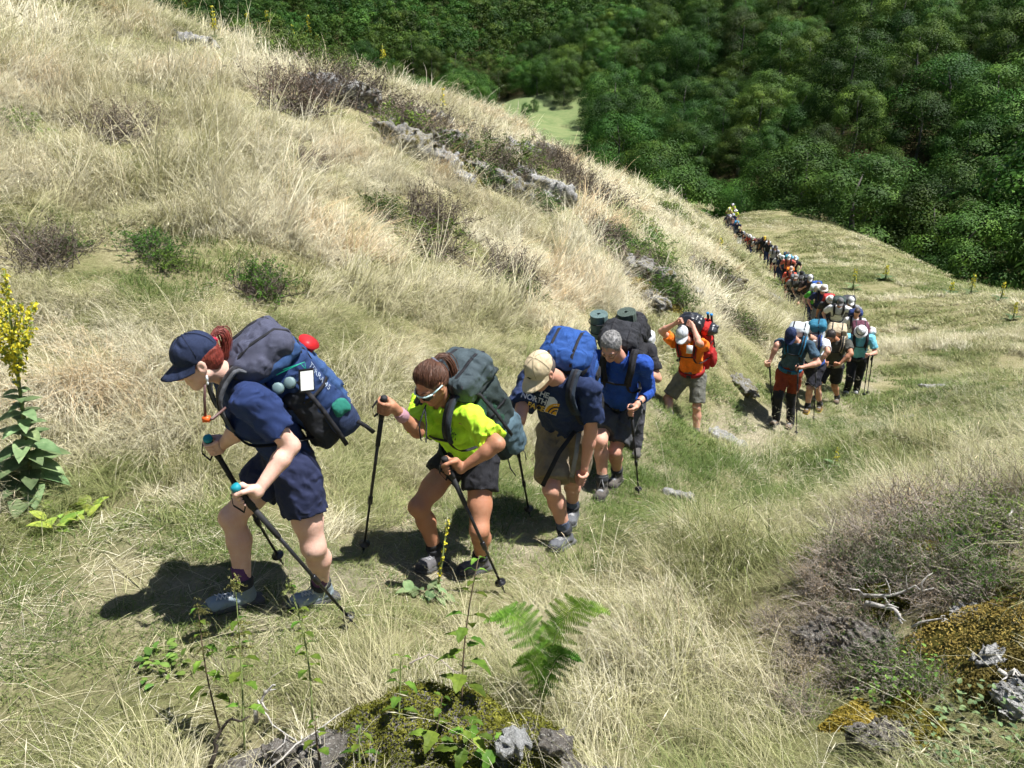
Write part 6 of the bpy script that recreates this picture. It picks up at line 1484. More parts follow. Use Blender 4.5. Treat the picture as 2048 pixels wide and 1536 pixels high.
HPX = [  # photo point, size, kind, words
    (250, 275, 1.3, 0, 'dark withered heather in the upper left straw grass'), (90, 520, 1.1, 0, 'grey heather below the green patch at the left edge'), (30, 270, .8, 1, 'brown heather clump at the far left edge of the slope'), (590, 220, 1.8, 0, 'grey heather left of the small rocks high on the slope'), (690, 205, 1.9, 0, 'grey heather against the small high rocks'),
    (620, 330, .8, 0, 'small withered clump in the middle of the slope'), (855, 440, 1.3, 0, 'purple grey heather below the rock outcrop'), (870, 500, 1.2, 1, 'half green heather under the purple grey clump'), (1010, 560, 1.3, 0, 'round grey heather clump above the beige cap'), (1030, 590, .9, 2, 'green heather beside the round grey clump'), (760, 430, .8, 2, 'green tuft left of the purple grey heather'),
    (820, 260, 1.6, 0, 'heather on top of the rock outcrop'), (790, 270, 1.3, 1, 'half green heather on the left end of the outcrop'), (945, 300, 1.5, 0, 'mixed heather among the outcrop stones'), (1000, 350, 1.5, 1, 'half green heather in the middle of the outcrop'), (1040, 335, 1.5, 1, 'dark heather above the grey outcrop slab'), (1100, 330, 1.7, 0, 'grey heather at the right end of the outcrop'), (1140, 370, 1.5, 0, 'withered heather past the outcrop'), (980, 365, 1.2, 3, 'bright green heather beside the outcrop slab'), (1070, 410, 1.2, 3, 'green tuft under the outcrop slab'), (900, 320, 1.2, 1, 'heather below the outcrop crest'),
    (1195, 420, 1.7, 0, 'purple grey heather at the head of the green band'), (1235, 440, 1.7, 3, 'dark green heather at the top of the green band'), (1262, 462, 1.7, 3, 'dark green heather second in the green band'), (1290, 490, 1.6, 3, 'dark green heather third in the green band'), (1312, 525, 1.4, 3, 'dark green heather fourth in the green band'), (1230, 490, 1.5, 3, 'green heather left of the dark band'), (1255, 520, 1.2, 3, 'green heather lower left of the dark band'), (1335, 560, 1.2, 3, 'green heather near the foot of the dark band'), (1345, 600, 1.2, 3, 'green heather at the foot of the dark band'), (1320, 590, 1.0, 2, 'mossy heather beside the foot of the dark band'), (1270, 540, 1.1, 0, 'grey heather in the stony gap'), (1200, 480, 1.1, 0, 'withered heather left of the green band'),
    (1430, 580, 1.4, 1, 'heather on the low rock beside the trail'), (1400, 555, 1.2, 0, 'grey heather above the low rock'), (1345, 428, 1.6, 3, 'small green bush near the ridge'), (1440, 640, .9, 1, 'dark heather above the red rucksack'), (1480, 660, .9, 1, 'dark heather right of the red rucksack'),
    (120, 500, .8, 3, 'green heather mound at the left'), (300, 500, 1.0, 3, 'bright green clump under the rusty patch'), (520, 580, .9, 2, 'dark heather above the navy rucksack'), (330, 530, .8, 3, 'second bright green clump under the rusty patch'), (660, 90, 1.5, 1, 'brownish heather under the juniper'), (520, 590, .7, 0, 'withered twigs above the grey purple lid')]
hp_ = hits([h[0] for h in HPX], [h[1] for h in HPX])
for i, (q, h) in enumerate(zip(hp_, HPX)):
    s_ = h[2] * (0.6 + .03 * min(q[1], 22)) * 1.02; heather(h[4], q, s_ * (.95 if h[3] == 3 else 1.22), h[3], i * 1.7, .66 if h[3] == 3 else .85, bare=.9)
# the heather and moss bank at lower right
BANK = [(1990, 985, .75, 0), (1900, 1000, .7, 1), (1820, 1040, .7, 0), (1960, 1060, .6, 3), (1740, 1090, .6, 0), (1850, 1100, .55, 2), (1660, 1170, .5, 0), (1760, 1160, .5, 3), (2030, 1080, .6, 3), (1900, 1150, .45, 2), (1990, 1180, .5, 3), (1650, 1260, .4, 0), (1720, 1250, .4, 1), (1600, 1330, .38, 0), (1780, 1330, .42, 3), (1840, 1370, .36, 3), (1700, 1350, .34, 1), (1550, 1250, .35, 0), (2040, 960, .7, 3), (1690, 1120, .5, 1), (1870, 1200, .36, 0), (1620, 1420, .3, 1), (2000, 1010, .6, 0), (1800, 1150, .4, 2), (1580, 1400, .3, 0), (1930, 1120, .45, 3)]
bq = hits([b_[0] for b_ in BANK], [b_[1] for b_ in BANK])
ROW = [(0, 1045, 'top'), (1045, 1105, 'second'), (1105, 1165, 'third'), (1165, 1255, 'fourth'), (1255, 1345, 'fifth'), (1345, 1600, 'lowest')]; ORD = ['leftmost', 'second from left', 'third from left', 'fourth from left', 'fifth from left', 'sixth from left', 'seventh from left']
for y0, y1, rw in ROW:
    mem = sorted([i for i, b_ in enumerate(BANK) if y0 <= b_[1] < y1], key=lambda i: BANK[i][0])
    for k, i in enumerate(mem):
        heather('%s heather, %s in the %s row of the right bank' % (['withered grey', 'grey and green', 'mostly green', 'bright green'][BANK[i][3]], ORD[k], rw), bq[i], BANK[i][2] * 1.15, BANK[i][3], i * 2.1, .85, 'heather on the lower right bank', .72, False)
def moss_mat_thing(label, p, rx, ry, h, mat, yaw=0, n=5200, leaf=.006, group='moss cushions', seed=0):
    r = np.random.default_rng(seed + 70); a = r.uniform(0, 6.283, n); q = np.sqrt(r.random(n)); lob = 1 + .18 * np.sin(3 * a + seed) + .12 * np.sin(5 * a + 2 * seed)
    x = q * np.cos(a) * rx * lob; y = q * np.sin(a) * ry * lob; X = p[0] + x * math.cos(yaw) - y * math.sin(yaw); Y = p[1] + x * math.sin(yaw) + y * math.cos(yaw)
    lump = .5 + .5 * fbm(X, Y, 9, seed, 3); top = h * (1 - q ** 3) * (.5 + .6 * lump)
    z = hz(X, Y) + top - .012 + r.normal(size=n) * .004
    nn = np.stack([x / rx * .5, y / ry * .5, np.ones(n)], 1) + r.normal(size=(n, 3)) * .55
    e = empty('moss_cushion', (p[0], p[1], gz(p[0], p[1])), 0, label=label, cat='moss', group=group)
    me = quads_mesh('moss_leaves', np.stack([X, Y, z], 1), nn, leaf * r.uniform(.7, 1.5, n), .8, r, np.clip(lump * .7 + r.normal(size=n) * .15, 0, 1)); obj('moss_leaves', me, mat, e)
    # cushion underneath
    nr, na = 7, 22; v_ = []; f_ = []
    for i in range(nr):
        for j in range(na):
            t = i / (nr - 1); an = 6.283 * j / na; lb = 1 + .18 * math.sin(3 * an + seed) + .12 * math.sin(5 * an + 2 * seed); xx, yy = t * math.cos(an) * rx * lb, t * math.sin(an) * ry * lb; gx_, gy_ = p[0] + xx * math.cos(yaw) - yy * math.sin(yaw), p[1] + xx * math.sin(yaw) + yy * math.cos(yaw)
            v_.append((gx_, gy_, h * (1 - t ** 3) * .62))
    gg = hz(np.array([q_[0] for q_ in v_]), np.array([q_[1] for q_ in v_])); v_ = [(a_, b_, c_ + g_ - .02) for (a_, b_, c_), g_ in zip(v_, gg)]
    for i in range(nr - 1):
        for j in range(na): f_.append((i * na + j, i * na + (j + 1) % na, (i + 1) * na + (j + 1) % na, (i + 1) * na + j))
    obj('cushion', mesh_from('cushion', v_, f_), mat, e); BARE.append((p[0], p[1], min(rx, ry) * .75))
for i, (px, py, rx, ry, h, m_, lab) in enumerate([(1960, 1270, .34, .24, .10, M_MOSSB, 'broad brownish moss cushion at the right edge'), (1800, 1455, .22, .14, .10, M_MOSS, 'golden moss cushion at the bottom right'), (1830, 1120, .16, .13, .08, M_MOSS, 'yellow moss between grey heather clumps'), (1950, 1130, .16, .12, .07, M_MOSSB, 'brown moss in front of green heather at right'), (2010, 1360, .2, .16, .07, M_MOSSB, 'rusty moss near the lower right corner'), (1760, 1210, .15, .12, .08, M_MOSSG, 'olive moss in front of the twisted root'), (1870, 1080, .16, .12, .1, M_MOSS, 'olive yellow moss on top of the right bank'), (1700, 1440, .12, .1, .06, M_MOSS, 'small moss patch under dry stalks'), (2030, 1170, .15, .15, .06, M_MOSS, 'gold moss at the very right edge'), (1900, 1250, .14, .12, .06, M_MOSS, 'pale moss beside the bleached roots'), (868, 268, 1.5, .9, .3, M_MOSSB, 'ochre moss on the left half of the outcrop'), (905, 325, .9, .6, .2, M_MOSSB, 'ochre moss among the outcrop stones'), (1010, 372, .8, .5, .2, M_MOSSB, 'ochre moss at the foot of the outcrop'), (1440, 590, .9, .5, .2, M_MOSSB, 'ochre moss on the low rock beside the trail'), (1310, 575, .8, .45, .15, M_MOSSB, 'ochre moss under the green heather band')]):
    q = hit(px, py); moss_mat_thing(lab, q, rx, ry, h, m_, i, seed=i, leaf=.006 if q[1] < 6 else .022)
# --- stones
for i, (px, py, sz, yaw, mt, lab) in enumerate([
    (1484, 772, (.32, .26, .09), -.75, M_ROCKM, 'long grey rock slab behind the red rucksack'), (1452, 880, (.34, .16, .08), -.7, M_ROCK, 'flat pale rock beside the trail below the orange shirt'), (1490, 905, (.2, .1, .06), -.7, M_ROCKM, 'small mossy stone next to the flat pale rock'), (1352, 992, (.16, .06, .045), -.5, M_ROCK, 'narrow grey stone in the grass right of the trail'), (1870, 778, (.22, .1, .05), -.3, M_ROCK, 'pale stone in the right hand meadow'), (1820, 835, (.12, .07, .04), .2, M_ROCK, 'tiny stone in the right hand meadow'),
    (388, 92, (.55, .25, .14), -.3, M_ROCK, 'pale rock in the straw near the top left ridge'), (600, 165, (.4, .2, .12), -.4, M_ROCK, 'pale stone under the juniper'), (665, 198, (.5, .25, .22), -.4, M_ROCK, 'grey rock high on the slope behind heather'), (715, 215, (.45, .22, .2), -.5, M_ROCKM, 'second grey rock high on the slope'),
    (905, 310, (.32, .22, .22), .3, M_ROCKM, 'upright grey stone in the outcrop'), (890, 335, (.28, .2, .14), .1, M_ROCK, 'grey stone at the lower left of the outcrop'), (950, 345, (.25, .18, .1), .5, M_ROCKM, 'small stone in the middle of the outcrop'), (1000, 325, (.45, .28, .22), -.4, M_ROCKM, 'grey block at the top of the outcrop'), (1040, 318, (.5, .3, .25), -.3, M_ROCK, 'large pale block on the crest of the outcrop'), (1090, 318, (.45, .3, .24), -.4, M_ROCKM, 'mossy block at the right of the outcrop'), (1085, 385, (.75, .32, .18), -.6, M_ROCK, 'broad grey slab at the foot of the outcrop'), (1020, 388, (.4, .25, .18), -.2, M_ROCKM, 'cracked grey stone left of the broad slab'), (925, 365, (.22, .16, .08), .4, M_ROCK, 'flat stone on the outcrop face'), (860, 255, (.6, .35, .22), -.4, M_ROCKM, 'moss grown rock at the left of the outcrop'), (815, 300, (.5, .3, .2), -.3, M_ROCKM, 'brown mossy rock below the outcrop crest'),
    (1290, 560, (.45, .35, .16), -.8, M_ROCKM, 'grey rock face showing under the green heather band'), (1310, 605, (.3, .25, .12), -.8, M_ROCKM, 'grey rock at the foot of the green band'), (1420, 568, (.8, .4, .22), -.6, M_ROCKM, 'low mossy rock beside the trail bend'), (1370, 590, (.3, .2, .12), -.6, M_ROCK, 'small rock near the trail bend'), (1546, 598, (.22, .15, .09), 0, M_ROCK, 'pale stone beside the line of hikers')]):
    q = hit(px, py); rock(lab, q, np.array(sz) * np.array([1.25, 1.2, 1.5] if q[1] > 12.5 else [1, 1, 1]), yaw, mt, i + 1, .22 if q[1] > 12.5 else .32)
for i, (px, py, sz, yaw, mt, lab) in enumerate([(1640, 1285, (.12, .09, .08), .3, M_DARKROCK, 'dark stone at the foot of the right bank'), (1740, 1300, (.14, .1, .08), -.4, M_DARKROCK, 'dark lichened stone in the middle of the right bank'), (1930, 1235, (.07, .05, .04), .5, M_ROCK, 'grey stone beside the moss on the right bank'), (1760, 1500, (.13, .09, .08), .1, M_DARKROCK, 'dark rock under the golden moss at the bottom right'), (1985, 1330, (.08, .06, .05), .8, M_ROCK, 'pale lichened stone near the right edge'), (2035, 1400, (.1, .07, .05), .4, M_ROCK, 'pale stone at the lower right edge')]):
    q = hit(px, py); rock(lab, q, sz, yaw, mt, i + 60, .3)
# --- mossy boulder in front
q = hit(830, 1400); c0 = at(840, 1420, 2.2)
bo = [ell(at(850, 1400, 2.28) - np.array([0, 0, .15]), np.eye(3), (.27, .17, .15), .1), ell(at(700, 1470, 2.2) - np.array([0, 0, .12]), np.eye(3), (.24, .15, .11), .1), ell(at(1020, 1470, 2.15) - np.array([0, 0, .13]), np.eye(3), (.24, .16, .14), .1), ell(at(520, 1530, 2.12) - np.array([0, 0, .12]), np.eye(3), (.24, .15, .12), .1), ell(at(1200, 1545, 2.02) - np.array([0, 0, .14]), np.eye(3), (.22, .14, .12), .1), ell(at(850, 1560, 1.95) - np.array([0, 0, .16]), np.eye(3), (.45, .2, .16), .1)]
be = empty('boulder', V(c0 - np.array([0, 0, .25])), 0, label='moss covered boulder at the bottom edge of the picture', cat='boulder')
bv, bf = solid(bo, .014, folds(12, 22, .012, None, 1, 1.3), 0); stone = obj('stone', mesh_from('stone', bv, bf), M_DARKROCK, be)
fc = bv[bf].mean(1); fn_ = np.cross(bv[bf[:, 1]] - bv[bf[:, 0]], bv[bf[:, 2]] - bv[bf[:, 0]]); fn_ /= np.linalg.norm(fn_, axis=1, keepdims=True) + 1e-9
msk = (fn_[:, 2] > .15) & ((fbm(fc[:, 0], fc[:, 1], 5, 31, 3) + .9 * np.exp(-((fc[:, 0] + .3) / .28) ** 2) * (fc[:, 2] > c0[2] - .12)) > .12); fi = np.nonzero(msk)[0]; rr = np.random.default_rng(2)
pk = rr.choice(fi, 26000); cc = fc[pk] + rr.normal(size=(26000, 3)) * .007 + fn_[pk] * rr.uniform(0, .016, (26000, 1))
lump = fbm(cc[:, 0], cc[:, 1], 14, 5, 3) * .5 + .5
obj('moss', quads_mesh('moss', cc, fn_[pk] + rr.normal(size=(26000, 3)) * .6, .0055 * rr.uniform(.6, 1.5, 26000), .8, rr, np.clip(lump + rr.normal(size=26000) * .12, 0, 1)), M_MOSSG, be)
for px, py, r_ in ((850, 1400, .2), (700, 1470, .18), (1020, 1470, .16), (520, 1530, .16), (1200, 1545, .14), (850, 1560, .3)):
    q = at(px, py, 2.2); BARE.append((q[0], q[1], r_))
for i, (px, py, Y_, sz) in enumerate(((1030, 1485, 2.02, (.05, .035, .03)), (1010, 1500, 2.0, (.035, .03, .02)), (1110, 1490, 2.05, (.06, .04, .03)), (560, 1500, 2.15, (.06, .04, .03)))):
    p = at(px, py, Y_); q_ = [rbox(p, frame((.3, 1, .1)), sz, .012, k=.02), rbox(p + np.array([.02, .01, .01]), frame((1, .3, .2)), np.array(sz) * .6, .01, k=.02)]
    o = obj('lichen_stone', smesh('lichen_stone', q_, .005, folds(i, 95, .008, None, 1, 1.5), 0), M_DARKROCK if i > 1 else rock_mat('white_lichen', (.25, .25, .24), (.52, .52, .5), (.72, .72, .7), None, 40)); tag(o, ['white lichened knob on the boulder, the larger one', 'white lichened knob on the boulder, the smaller one', 'dark lichened stone right of the white knobs', 'pinkish grey stone at the left of the boulder'][i], 'stone')
# --- bleached dead branches
def branch(label, pts, r0, forks=3, seed=0, mat=M_DEAD, name='dead_branch'):
    r = np.random.default_rng(seed); pts = [np.asarray(p, float) for p in pts]; e = empty(name, pts[0], 0, label=label, cat='branch', group='bleached dead branches'); P_ = []
    for i in range(len(pts) - 1):
        for t in (0, .33, .66): P_.append(pts[i] * (1 - t) + pts[i + 1] * t + r.normal(size=3) * r0 * .9)
    P_.append(pts[-1]); n = len(P_); mb = MB(); mb.tube(P_, [r0 * (1 - .75 * i / n) for i in range(n)], 6); mb.build('stem', mat, e)
    for k in range(forks):
        i = r.integers(1, n - 1); d = nrm(P_[i] - P_[i - 1]); d2 = nrm(d + r.normal(size=3) * .7); L = np.linalg.norm(pts[-1] - pts[0]) * r.uniform(.2, .4); Q = [P_[i]]
        for j in range(3): d2 = nrm(d2 + r.normal(size=3) * .4); Q.append(Q[-1] + d2 * L / 3)
        mb = MB(); mb.tube(Q, [r0 * .5, r0 * .4, r0 * .28, r0 * .1], 5); mb.build('twig', mat, e)
def gp(px, py, up=.03): q = hit(px, py); return q + np.array([0, 0, up])
branch('white twisted root lying on the lower right heather', [gp(1715, 1215, .06), gp(1760, 1225, .09), gp(1810, 1215, .1), gp(1860, 1212, .1)], .011, 5, 1); branch('pale knotted branch under the twisted root', [gp(1725, 1235, .06), gp(1790, 1245, .07), gp(1800, 1265, .05)], .014, 3, 2); branch('bleached branch at the right edge', [gp(2000, 1060, .12), gp(2025, 1095, .1), gp(2046, 1100, .1)], .012, 3, 3)
branch('bleached stem lying in the lower right moss', [gp(1990, 1370, .06), gp(2020, 1375, .07), gp(2048, 1380, .07)], .01, 2, 4); branch('silvery twig across the right bank', [gp(1820, 1270, .05), gp(1870, 1262, .07), gp(1920, 1268, .06)], .006, 3, 5)
branch('white stump of root left of the mossy boulder', [at(505, 1440, 2.3), at(520, 1400, 2.32), at(550, 1370, 2.33)], .009, 3, 6); branch('long silvery stick left of the mossy boulder', [at(515, 1400, 2.3), at(545, 1450, 2.22), at(630, 1502, 2.1)], .004, 1, 7); branch('dry stick leaning on the left of the boulder', [at(540, 1535, 2.05), at(620, 1470, 2.15), at(700, 1415, 2.25)], .004, 1, 8)
branch('thin brown twig behind the boulder', [at(820, 1325, 2.5), at(860, 1308, 2.55), at(930, 1360, 2.5), at(960, 1420, 2.45)], .004, 3, 9, M_TWIG); branch('dark curled bracken stalk at the lower left of the boulder', [at(425, 1530, 2.1), at(430, 1480, 2.13), at(455, 1440, 2.15), at(500, 1432, 2.15)], .009, 2, 10, bark_mat('dark_stalk', (.02, .016, .012), (.06, .045, .03)))

# ------------------------------------------------------------------ leafy plants
M_NET = leaf_mat('nettle_leaf', (.06, .11, .02), (.11, .185, .03), (.18, .27, .055), .4, True, 20); M_STEM = plain((.10, .07, .04), .7); M_GST = plain((.16, .20, .06), .7); M_CATK = leaf_mat('catkins', (.16, .17, .06), (.24, .26, .10), (.34, .36, .16), .3, True, 40)
M_MUL = leaf_mat('mullein_leaf', (.08, .125, .06), (.13, .19, .10), (.2, .27, .15), .3, True, 14); M_YEL = leaf_mat('yellow_flower', (.58, .50, .03), (.74, .67, .07), (.82, .78, .16), .3, False, 30); M_BUD = leaf_mat('buds', (.14, .17, .04), (.22, .26, .06), (.34, .36, .08), .3, True, 40)
def leaf_piece(mb, base, d, n_, L, wd, droop=.4, serr=0, fold=.25):
    """one leaf: rows of points across, folded along the rib and drooping"""
    d = nrm(d); n_ = np.asarray(n_, float); s_ = nrm(np.cross(d, n_)); n_ = np.cross(s_, d); rows = 7; v_ = []; f_ = []
    for i in range(rows):
        t = i / (rows - 1); w = wd * (math.sin(math.pi * min(1, t ** .75 * .98 + .02)) ** .8) * (1 + serr * (1 if i % 2 else -1)); a = droop * t * t
        c = base + d * L * t * (1 - .15 * a) - n_ * L * a * .6 + n_ * 0
        for q in (-1, 0, 1): v_.append(c + s_ * q * w + n_ * abs(q) * w * fold)
    for i in range(rows - 1):
        for q in (0, 1): f_.append((i * 3 + q, i * 3 + q + 1, i * 3 + q + 4, i * 3 + q + 3))
    mb.add(v_, f_)
def blade_attr(o, r):
    me = o.data; set_attr(me, 'blade', np.clip(.5 + .3 * np.sin(np.arange(len(me.vertices)) // 21 * 2.4 + 1), 0, 1)); return o
def nettle(label, base, top, seed, pairs=7, leafL=.055, flowers=True, big=1.0, group='nettles in front of the trail'):
    r = np.random.default_rng(seed); base = np.asarray(base, float); top = np.asarray(top, float); e = empty('nettle', base, 0, label=label, cat='nettle', group=group); ax = nrm(top - base); Lh = np.linalg.norm(top - base)
    bend = np.cross(ax, nrm(r.normal(size=3))) * Lh * .04; P_ = [base + (top - base) * t + bend * math.sin(math.pi * t) for t in np.linspace(0, 1, 9)]; mb = MB(); mb.tube(P_, [.0045 * (1 - .6 * t) for t in np.linspace(0, 1, 9)], 5); mb.build('stem', M_STEM if seed % 2 else M_GST, e)
    x0 = nrm(np.cross(ax, [.3, .9, .2])); y0 = np.cross(ax, x0); cat_c = []
    for k in range(pairs):
        t = .28 + .7 * k / (pairs - 1) if pairs > 1 else .9; p = base + (top - base) * t + bend * math.sin(math.pi * t); a0 = k * 1.57 + r.normal() * .2; sc = (1.1 - .65 * max(0, (t - .55) / .45)) * r.uniform(.75, 1.15) * big
        if r.random() < .08: continue
        for m in (0, math.pi):
            d0 = math.cos(a0 + m) * x0 + math.sin(a0 + m) * y0; mb = MB(); pet = p + d0 * .018 * sc + ax * .006
            mb.tube([p, pet], .0014, 4, False); leaf_piece(mb, pet, d0 + ax * r.uniform(-.15, .35), ax, leafL * sc, leafL * .3 * sc, r.uniform(.3, 1.0), .16); blade_attr(mb.build('leaf', M_NET, e, False), r)
        if flowers and t > .6:
            for _ in range(9):
                a1 = r.uniform(0, 6.28); d1 = math.cos(a1) * x0 + math.sin(a1) * y0; q = p
                for s_ in range(9): q = q + d1 * .0045 * big - np.array([0, 0, .0022]) + r.normal(size=3) * .0015; cat_c.append(q)
    if flowers:
        for s_ in range(40): cat_c.append(top + r.normal(size=3) * np.array([.009, .009, .014]) * big)
        cc = np.repeat(np.array(cat_c), 3, 0) + r.normal(size=(len(cat_c) * 3, 3)) * .0022; me = quads_mesh('flower', cc, r.normal(size=cc.shape) + np.array([0, 0, .6]), .0036 * big, .9, r); obj('flower_heads', me, M_CATK, e)
def G(px, py, Y): return at(px, py, Y)
for i, (b_, t_, prs, fl, big, lab) in enumerate([
    ((490, 1512, 2.2), (470, 1160, 2.42), 8, 1, 1.1, 'tall flowering nettle in front of the leading hiker\'s boots'), ((440, 1460, 2.35), (396, 1212, 2.5), 6, 1, 1.0, 'shorter flowering nettle at the left of the group'), ((625, 1440, 2.3), (580, 1168, 2.45), 7, 1, .85, 'slim nettle before the rear boot of the leading hiker'), ((925, 1470, 2.25), (958, 1112, 2.45), 9, 0, 1.35, 'tall dark stemmed nettle in front of the lime shirted hiker'), ((796, 1465, 2.2), (802, 1312, 2.28), 4, 0, 1.1, 'young nettle on top of the mossy boulder'), ((858, 1508, 2.1), (884, 1392, 2.14), 4, 0, 1.2, 'leafy nettle at the right of the boulder top'), ((930, 1530, 2.05), (945, 1440, 2.06), 4, 0, 1.25, 'low nettle at the bottom edge right of the boulder'), ((640, 1520, 2.1), (630, 1440, 2.15), 3, 0, .8, 'low nettle at the left flank of the boulder'), ((720, 1530, 2.05), (722, 1450, 2.1), 3, 0, .9, 'small nettle on the boulder face'), ((985, 1525, 2.02), (1000, 1470, 2.03), 3, 0, 1.0, 'nettle sprout beside the white lichen knobs')]):
    nettle(lab, G(*b_), G(*t_), 40 + i, int(prs * 1.4), .058, bool(fl), big)
# --- bracken
def bracken(label, base, top_c, seed=1):
    r = np.random.default_rng(seed); e = empty('bracken', base, 0, label=label, cat='fern')
    for k, (tx, ty, tY, mx_, my_, mY) in enumerate(top_c):
        tip = at(tx, ty, tY); P_ = [base, at(mx_, my_, mY), tip]; L = np.linalg.norm(tip - base); mb = MB(); st = []
        for t in np.linspace(0, 1, 14): st.append((1 - t) ** 2 * P_[0] + 2 * t * (1 - t) * P_[1] + t * t * P_[2])
        mb.tube(st, [.0032 * (1 - .8 * t) for t in np.linspace(0, 1, 14)], 4); fr = mb.build('frond_stem', M_GST, e); side = nrm(np.cross(P_[2] - P_[0], [0, -.75, .65])); mb = MB()
        for i in range(2, 14):
            t = i / 13; pl_ = L * .19 * math.sin(math.pi * min(1, (1 - t) * .92 + .06)) * (1.05 - t * .25) + .008
            for m in (-1, 1):
                d = nrm(side * m + nrm(st[i] - st[i - 1]) * .35 + r.normal(size=3) * .06); np_ = max(3, int(pl_ / .0065)); nn = nrm(np.cross(d, nrm(st[i] - st[i - 1])) * m)
                if nn[2] < 0: nn = -nn
                s2 = np.cross(nn, d)
                for j in range(np_):
                    f = j / np_; p = st[i] + d * pl_ * f - np.array([0, 0, .12 * pl_ * f * f]); w = .021 * (1 - f) ** .7 * min(1, L / .4) + .0025
                    for m2 in (-1, 1):
                        q1 = p + s2 * m2 * w + d * .0035; mb.add([p - d * .003, p + d * .003, q1 + d * .0014, q1 - d * .0014], [(0, 1, 2, 3) if m2 > 0 else (3, 2, 1, 0)])
        o = mb.build('leaflets', M_FERN, fr, False); set_attr(o.data, 'blade', np.repeat(r.random(len(o.data.vertices) // 4), 4))
M_FERN = leaf_mat('bracken_leaf', (.06, .135, .02), (.105, .215, .032), (.18, .30, .055), .45, True, 16)
bracken('green bracken fern standing in the straw grass', at(1085, 1425, 2.5), [(975, 1240, 2.56, 1075, 1175, 2.56), (1212, 1222, 2.58, 1100, 1165, 2.6), (1120, 1238, 2.75, 1085, 1260, 2.66), (1030, 1330, 2.44, 1075, 1280, 2.46), (1160, 1320, 2.44, 1100, 1270, 2.46)])
# --- mulleins
def mullein(label, base, top, seed, near=True, branched=0, leafL=.17, big=1.0, yfrac=.45, group=None, width=.02):
    r = np.random.default_rng(seed); base = np.asarray(base, float); top = np.asarray(top, float); ax = nrm(top - base); L = np.linalg.norm(top - base); e = empty('mullein', base, 0, label=label, cat='mullein', group=group)
    x0 = nrm(np.cross(ax, [.2, .9, .1])); y0 = np.cross(ax, x0); mb = MB(); mb.tube([base, base + ax * L * .5, top], [.012 * big, .009 * big, .003 * big], 6)
    spikes = [(base + ax * L * (1 - yfrac), top)]
    for k in range(branched):
        a = k * 2.4; p = base + ax * L * (1 - yfrac + .02 + .2 * k / max(1, branched)); d = nrm(ax + (math.cos(a) * x0 + math.sin(a) * y0) * .55); q = p + d * L * r.uniform(.16, .3); mb.tube([p, q], [.005, .002], 5); spikes.append((p + d * .03, q))
    mb.build('stalk', M_GST, e); fc_ = []; bc = []
    for a, b_ in spikes:
        n = int((160 if near else 26) * np.linalg.norm(b_ - a) / (.55 * (L if not near else 1.2) * yfrac * 2) * (1.0 if near else 2.0)) + 6
        for k in range(n):
            t = r.random(); th = r.uniform(0, 6.28); rr_ = width * big * (1.1 - .6 * t) * r.uniform(.7, 1.3); p = a + (b_ - a) * t + rr_ * (math.cos(th) * x0 + math.sin(th) * y0); (fc_ if r.random() < .6 else bc).append((p, math.cos(th) * x0 + math.sin(th) * y0 + ax * .35))
    for nm, ls, m_, sz in (('flowers', fc_, M_YEL, .0095 * big), ('buds', bc, M_BUD, .007 * big)):
        if not ls: continue
        cc = np.array([q[0] for q in ls]); nn = np.array([q[1] for q in ls]); k3 = 3
        cc = np.repeat(cc, k3, 0) + r.normal(size=(len(cc) * k3, 3)) * sz * .35; nn = np.repeat(nn, k3, 0) + r.normal(size=cc.shape) * .5; obj(nm, quads_mesh(nm, cc, nn, sz, 1.3, r), m_, e)
    if near:
        nl = 48 if L > .7 else 9
        for k in range(nl):
            t = (k / nl) ** 1.15 * (1 - yfrac) * .98; a = k * 2.4 + r.normal() * .2; d0 = math.cos(a) * x0 + math.sin(a) * y0; s_ = leafL * (1.15 - .9 * t / (1 - yfrac)) * r.uniform(.8, 1.15)
            mb = MB(); leaf_piece(mb, base + ax * (L * t + .015), d0 + ax * (.15 + .5 * t), ax, s_, s_ * .27, r.uniform(.35, .9), 0, .3); blade_attr(mb.build('leaf', M_MUL, e, True), r)
    else:
        mb = MB()
        for k in range(7): a = k * 2.4; d0 = math.cos(a) * x0 + math.sin(a) * y0; leaf_piece(mb, base + ax * L * .04 * k, d0 + ax * .5, ax, .16 * big, .04 * big, .5)
        blade_attr(mb.build('leaves', M_MUL, e, False), r)
mb_ = hit(68, 995); mullein('tall branched mullein with yellow flowers at the left edge', mb_, at(8, 540, mb_[1] - .15), 3, True, 10, .25, 1.1, .46, width=.027)
mb_ = hit(872, 1200); mullein('small yellow mullein spike in front of the lime shirted hiker', mb_, at(896, 1040, mb_[1] + .05), 4, True, 0, .09, .8, .72, width=.013)
FARM = [(432, 92, 38), (372, 38, 20), (500, 92, 34), (540, 96, 36), (548, 104, 18), (588, 104, 26), (622, 112, 40), (636, 112, 20), (655, 108, 20), (768, 152, 32), (886, 232, 28), (1705, 580, 26), (1770, 560, 18), (1900, 590, 16), (1940, 592, 26), (2000, 604, 24), (2025, 640, 22), (1668, 930, 26), (1440, 500, 14)]
fq = hits([f[0] for f in FARM], [f[1] for f in FARM])
OR2 = ['first', 'second', 'third', 'fourth', 'fifth', 'sixth', 'seventh', 'eighth', 'ninth', 'tenth', 'eleventh', 'twelfth', 'thirteenth']
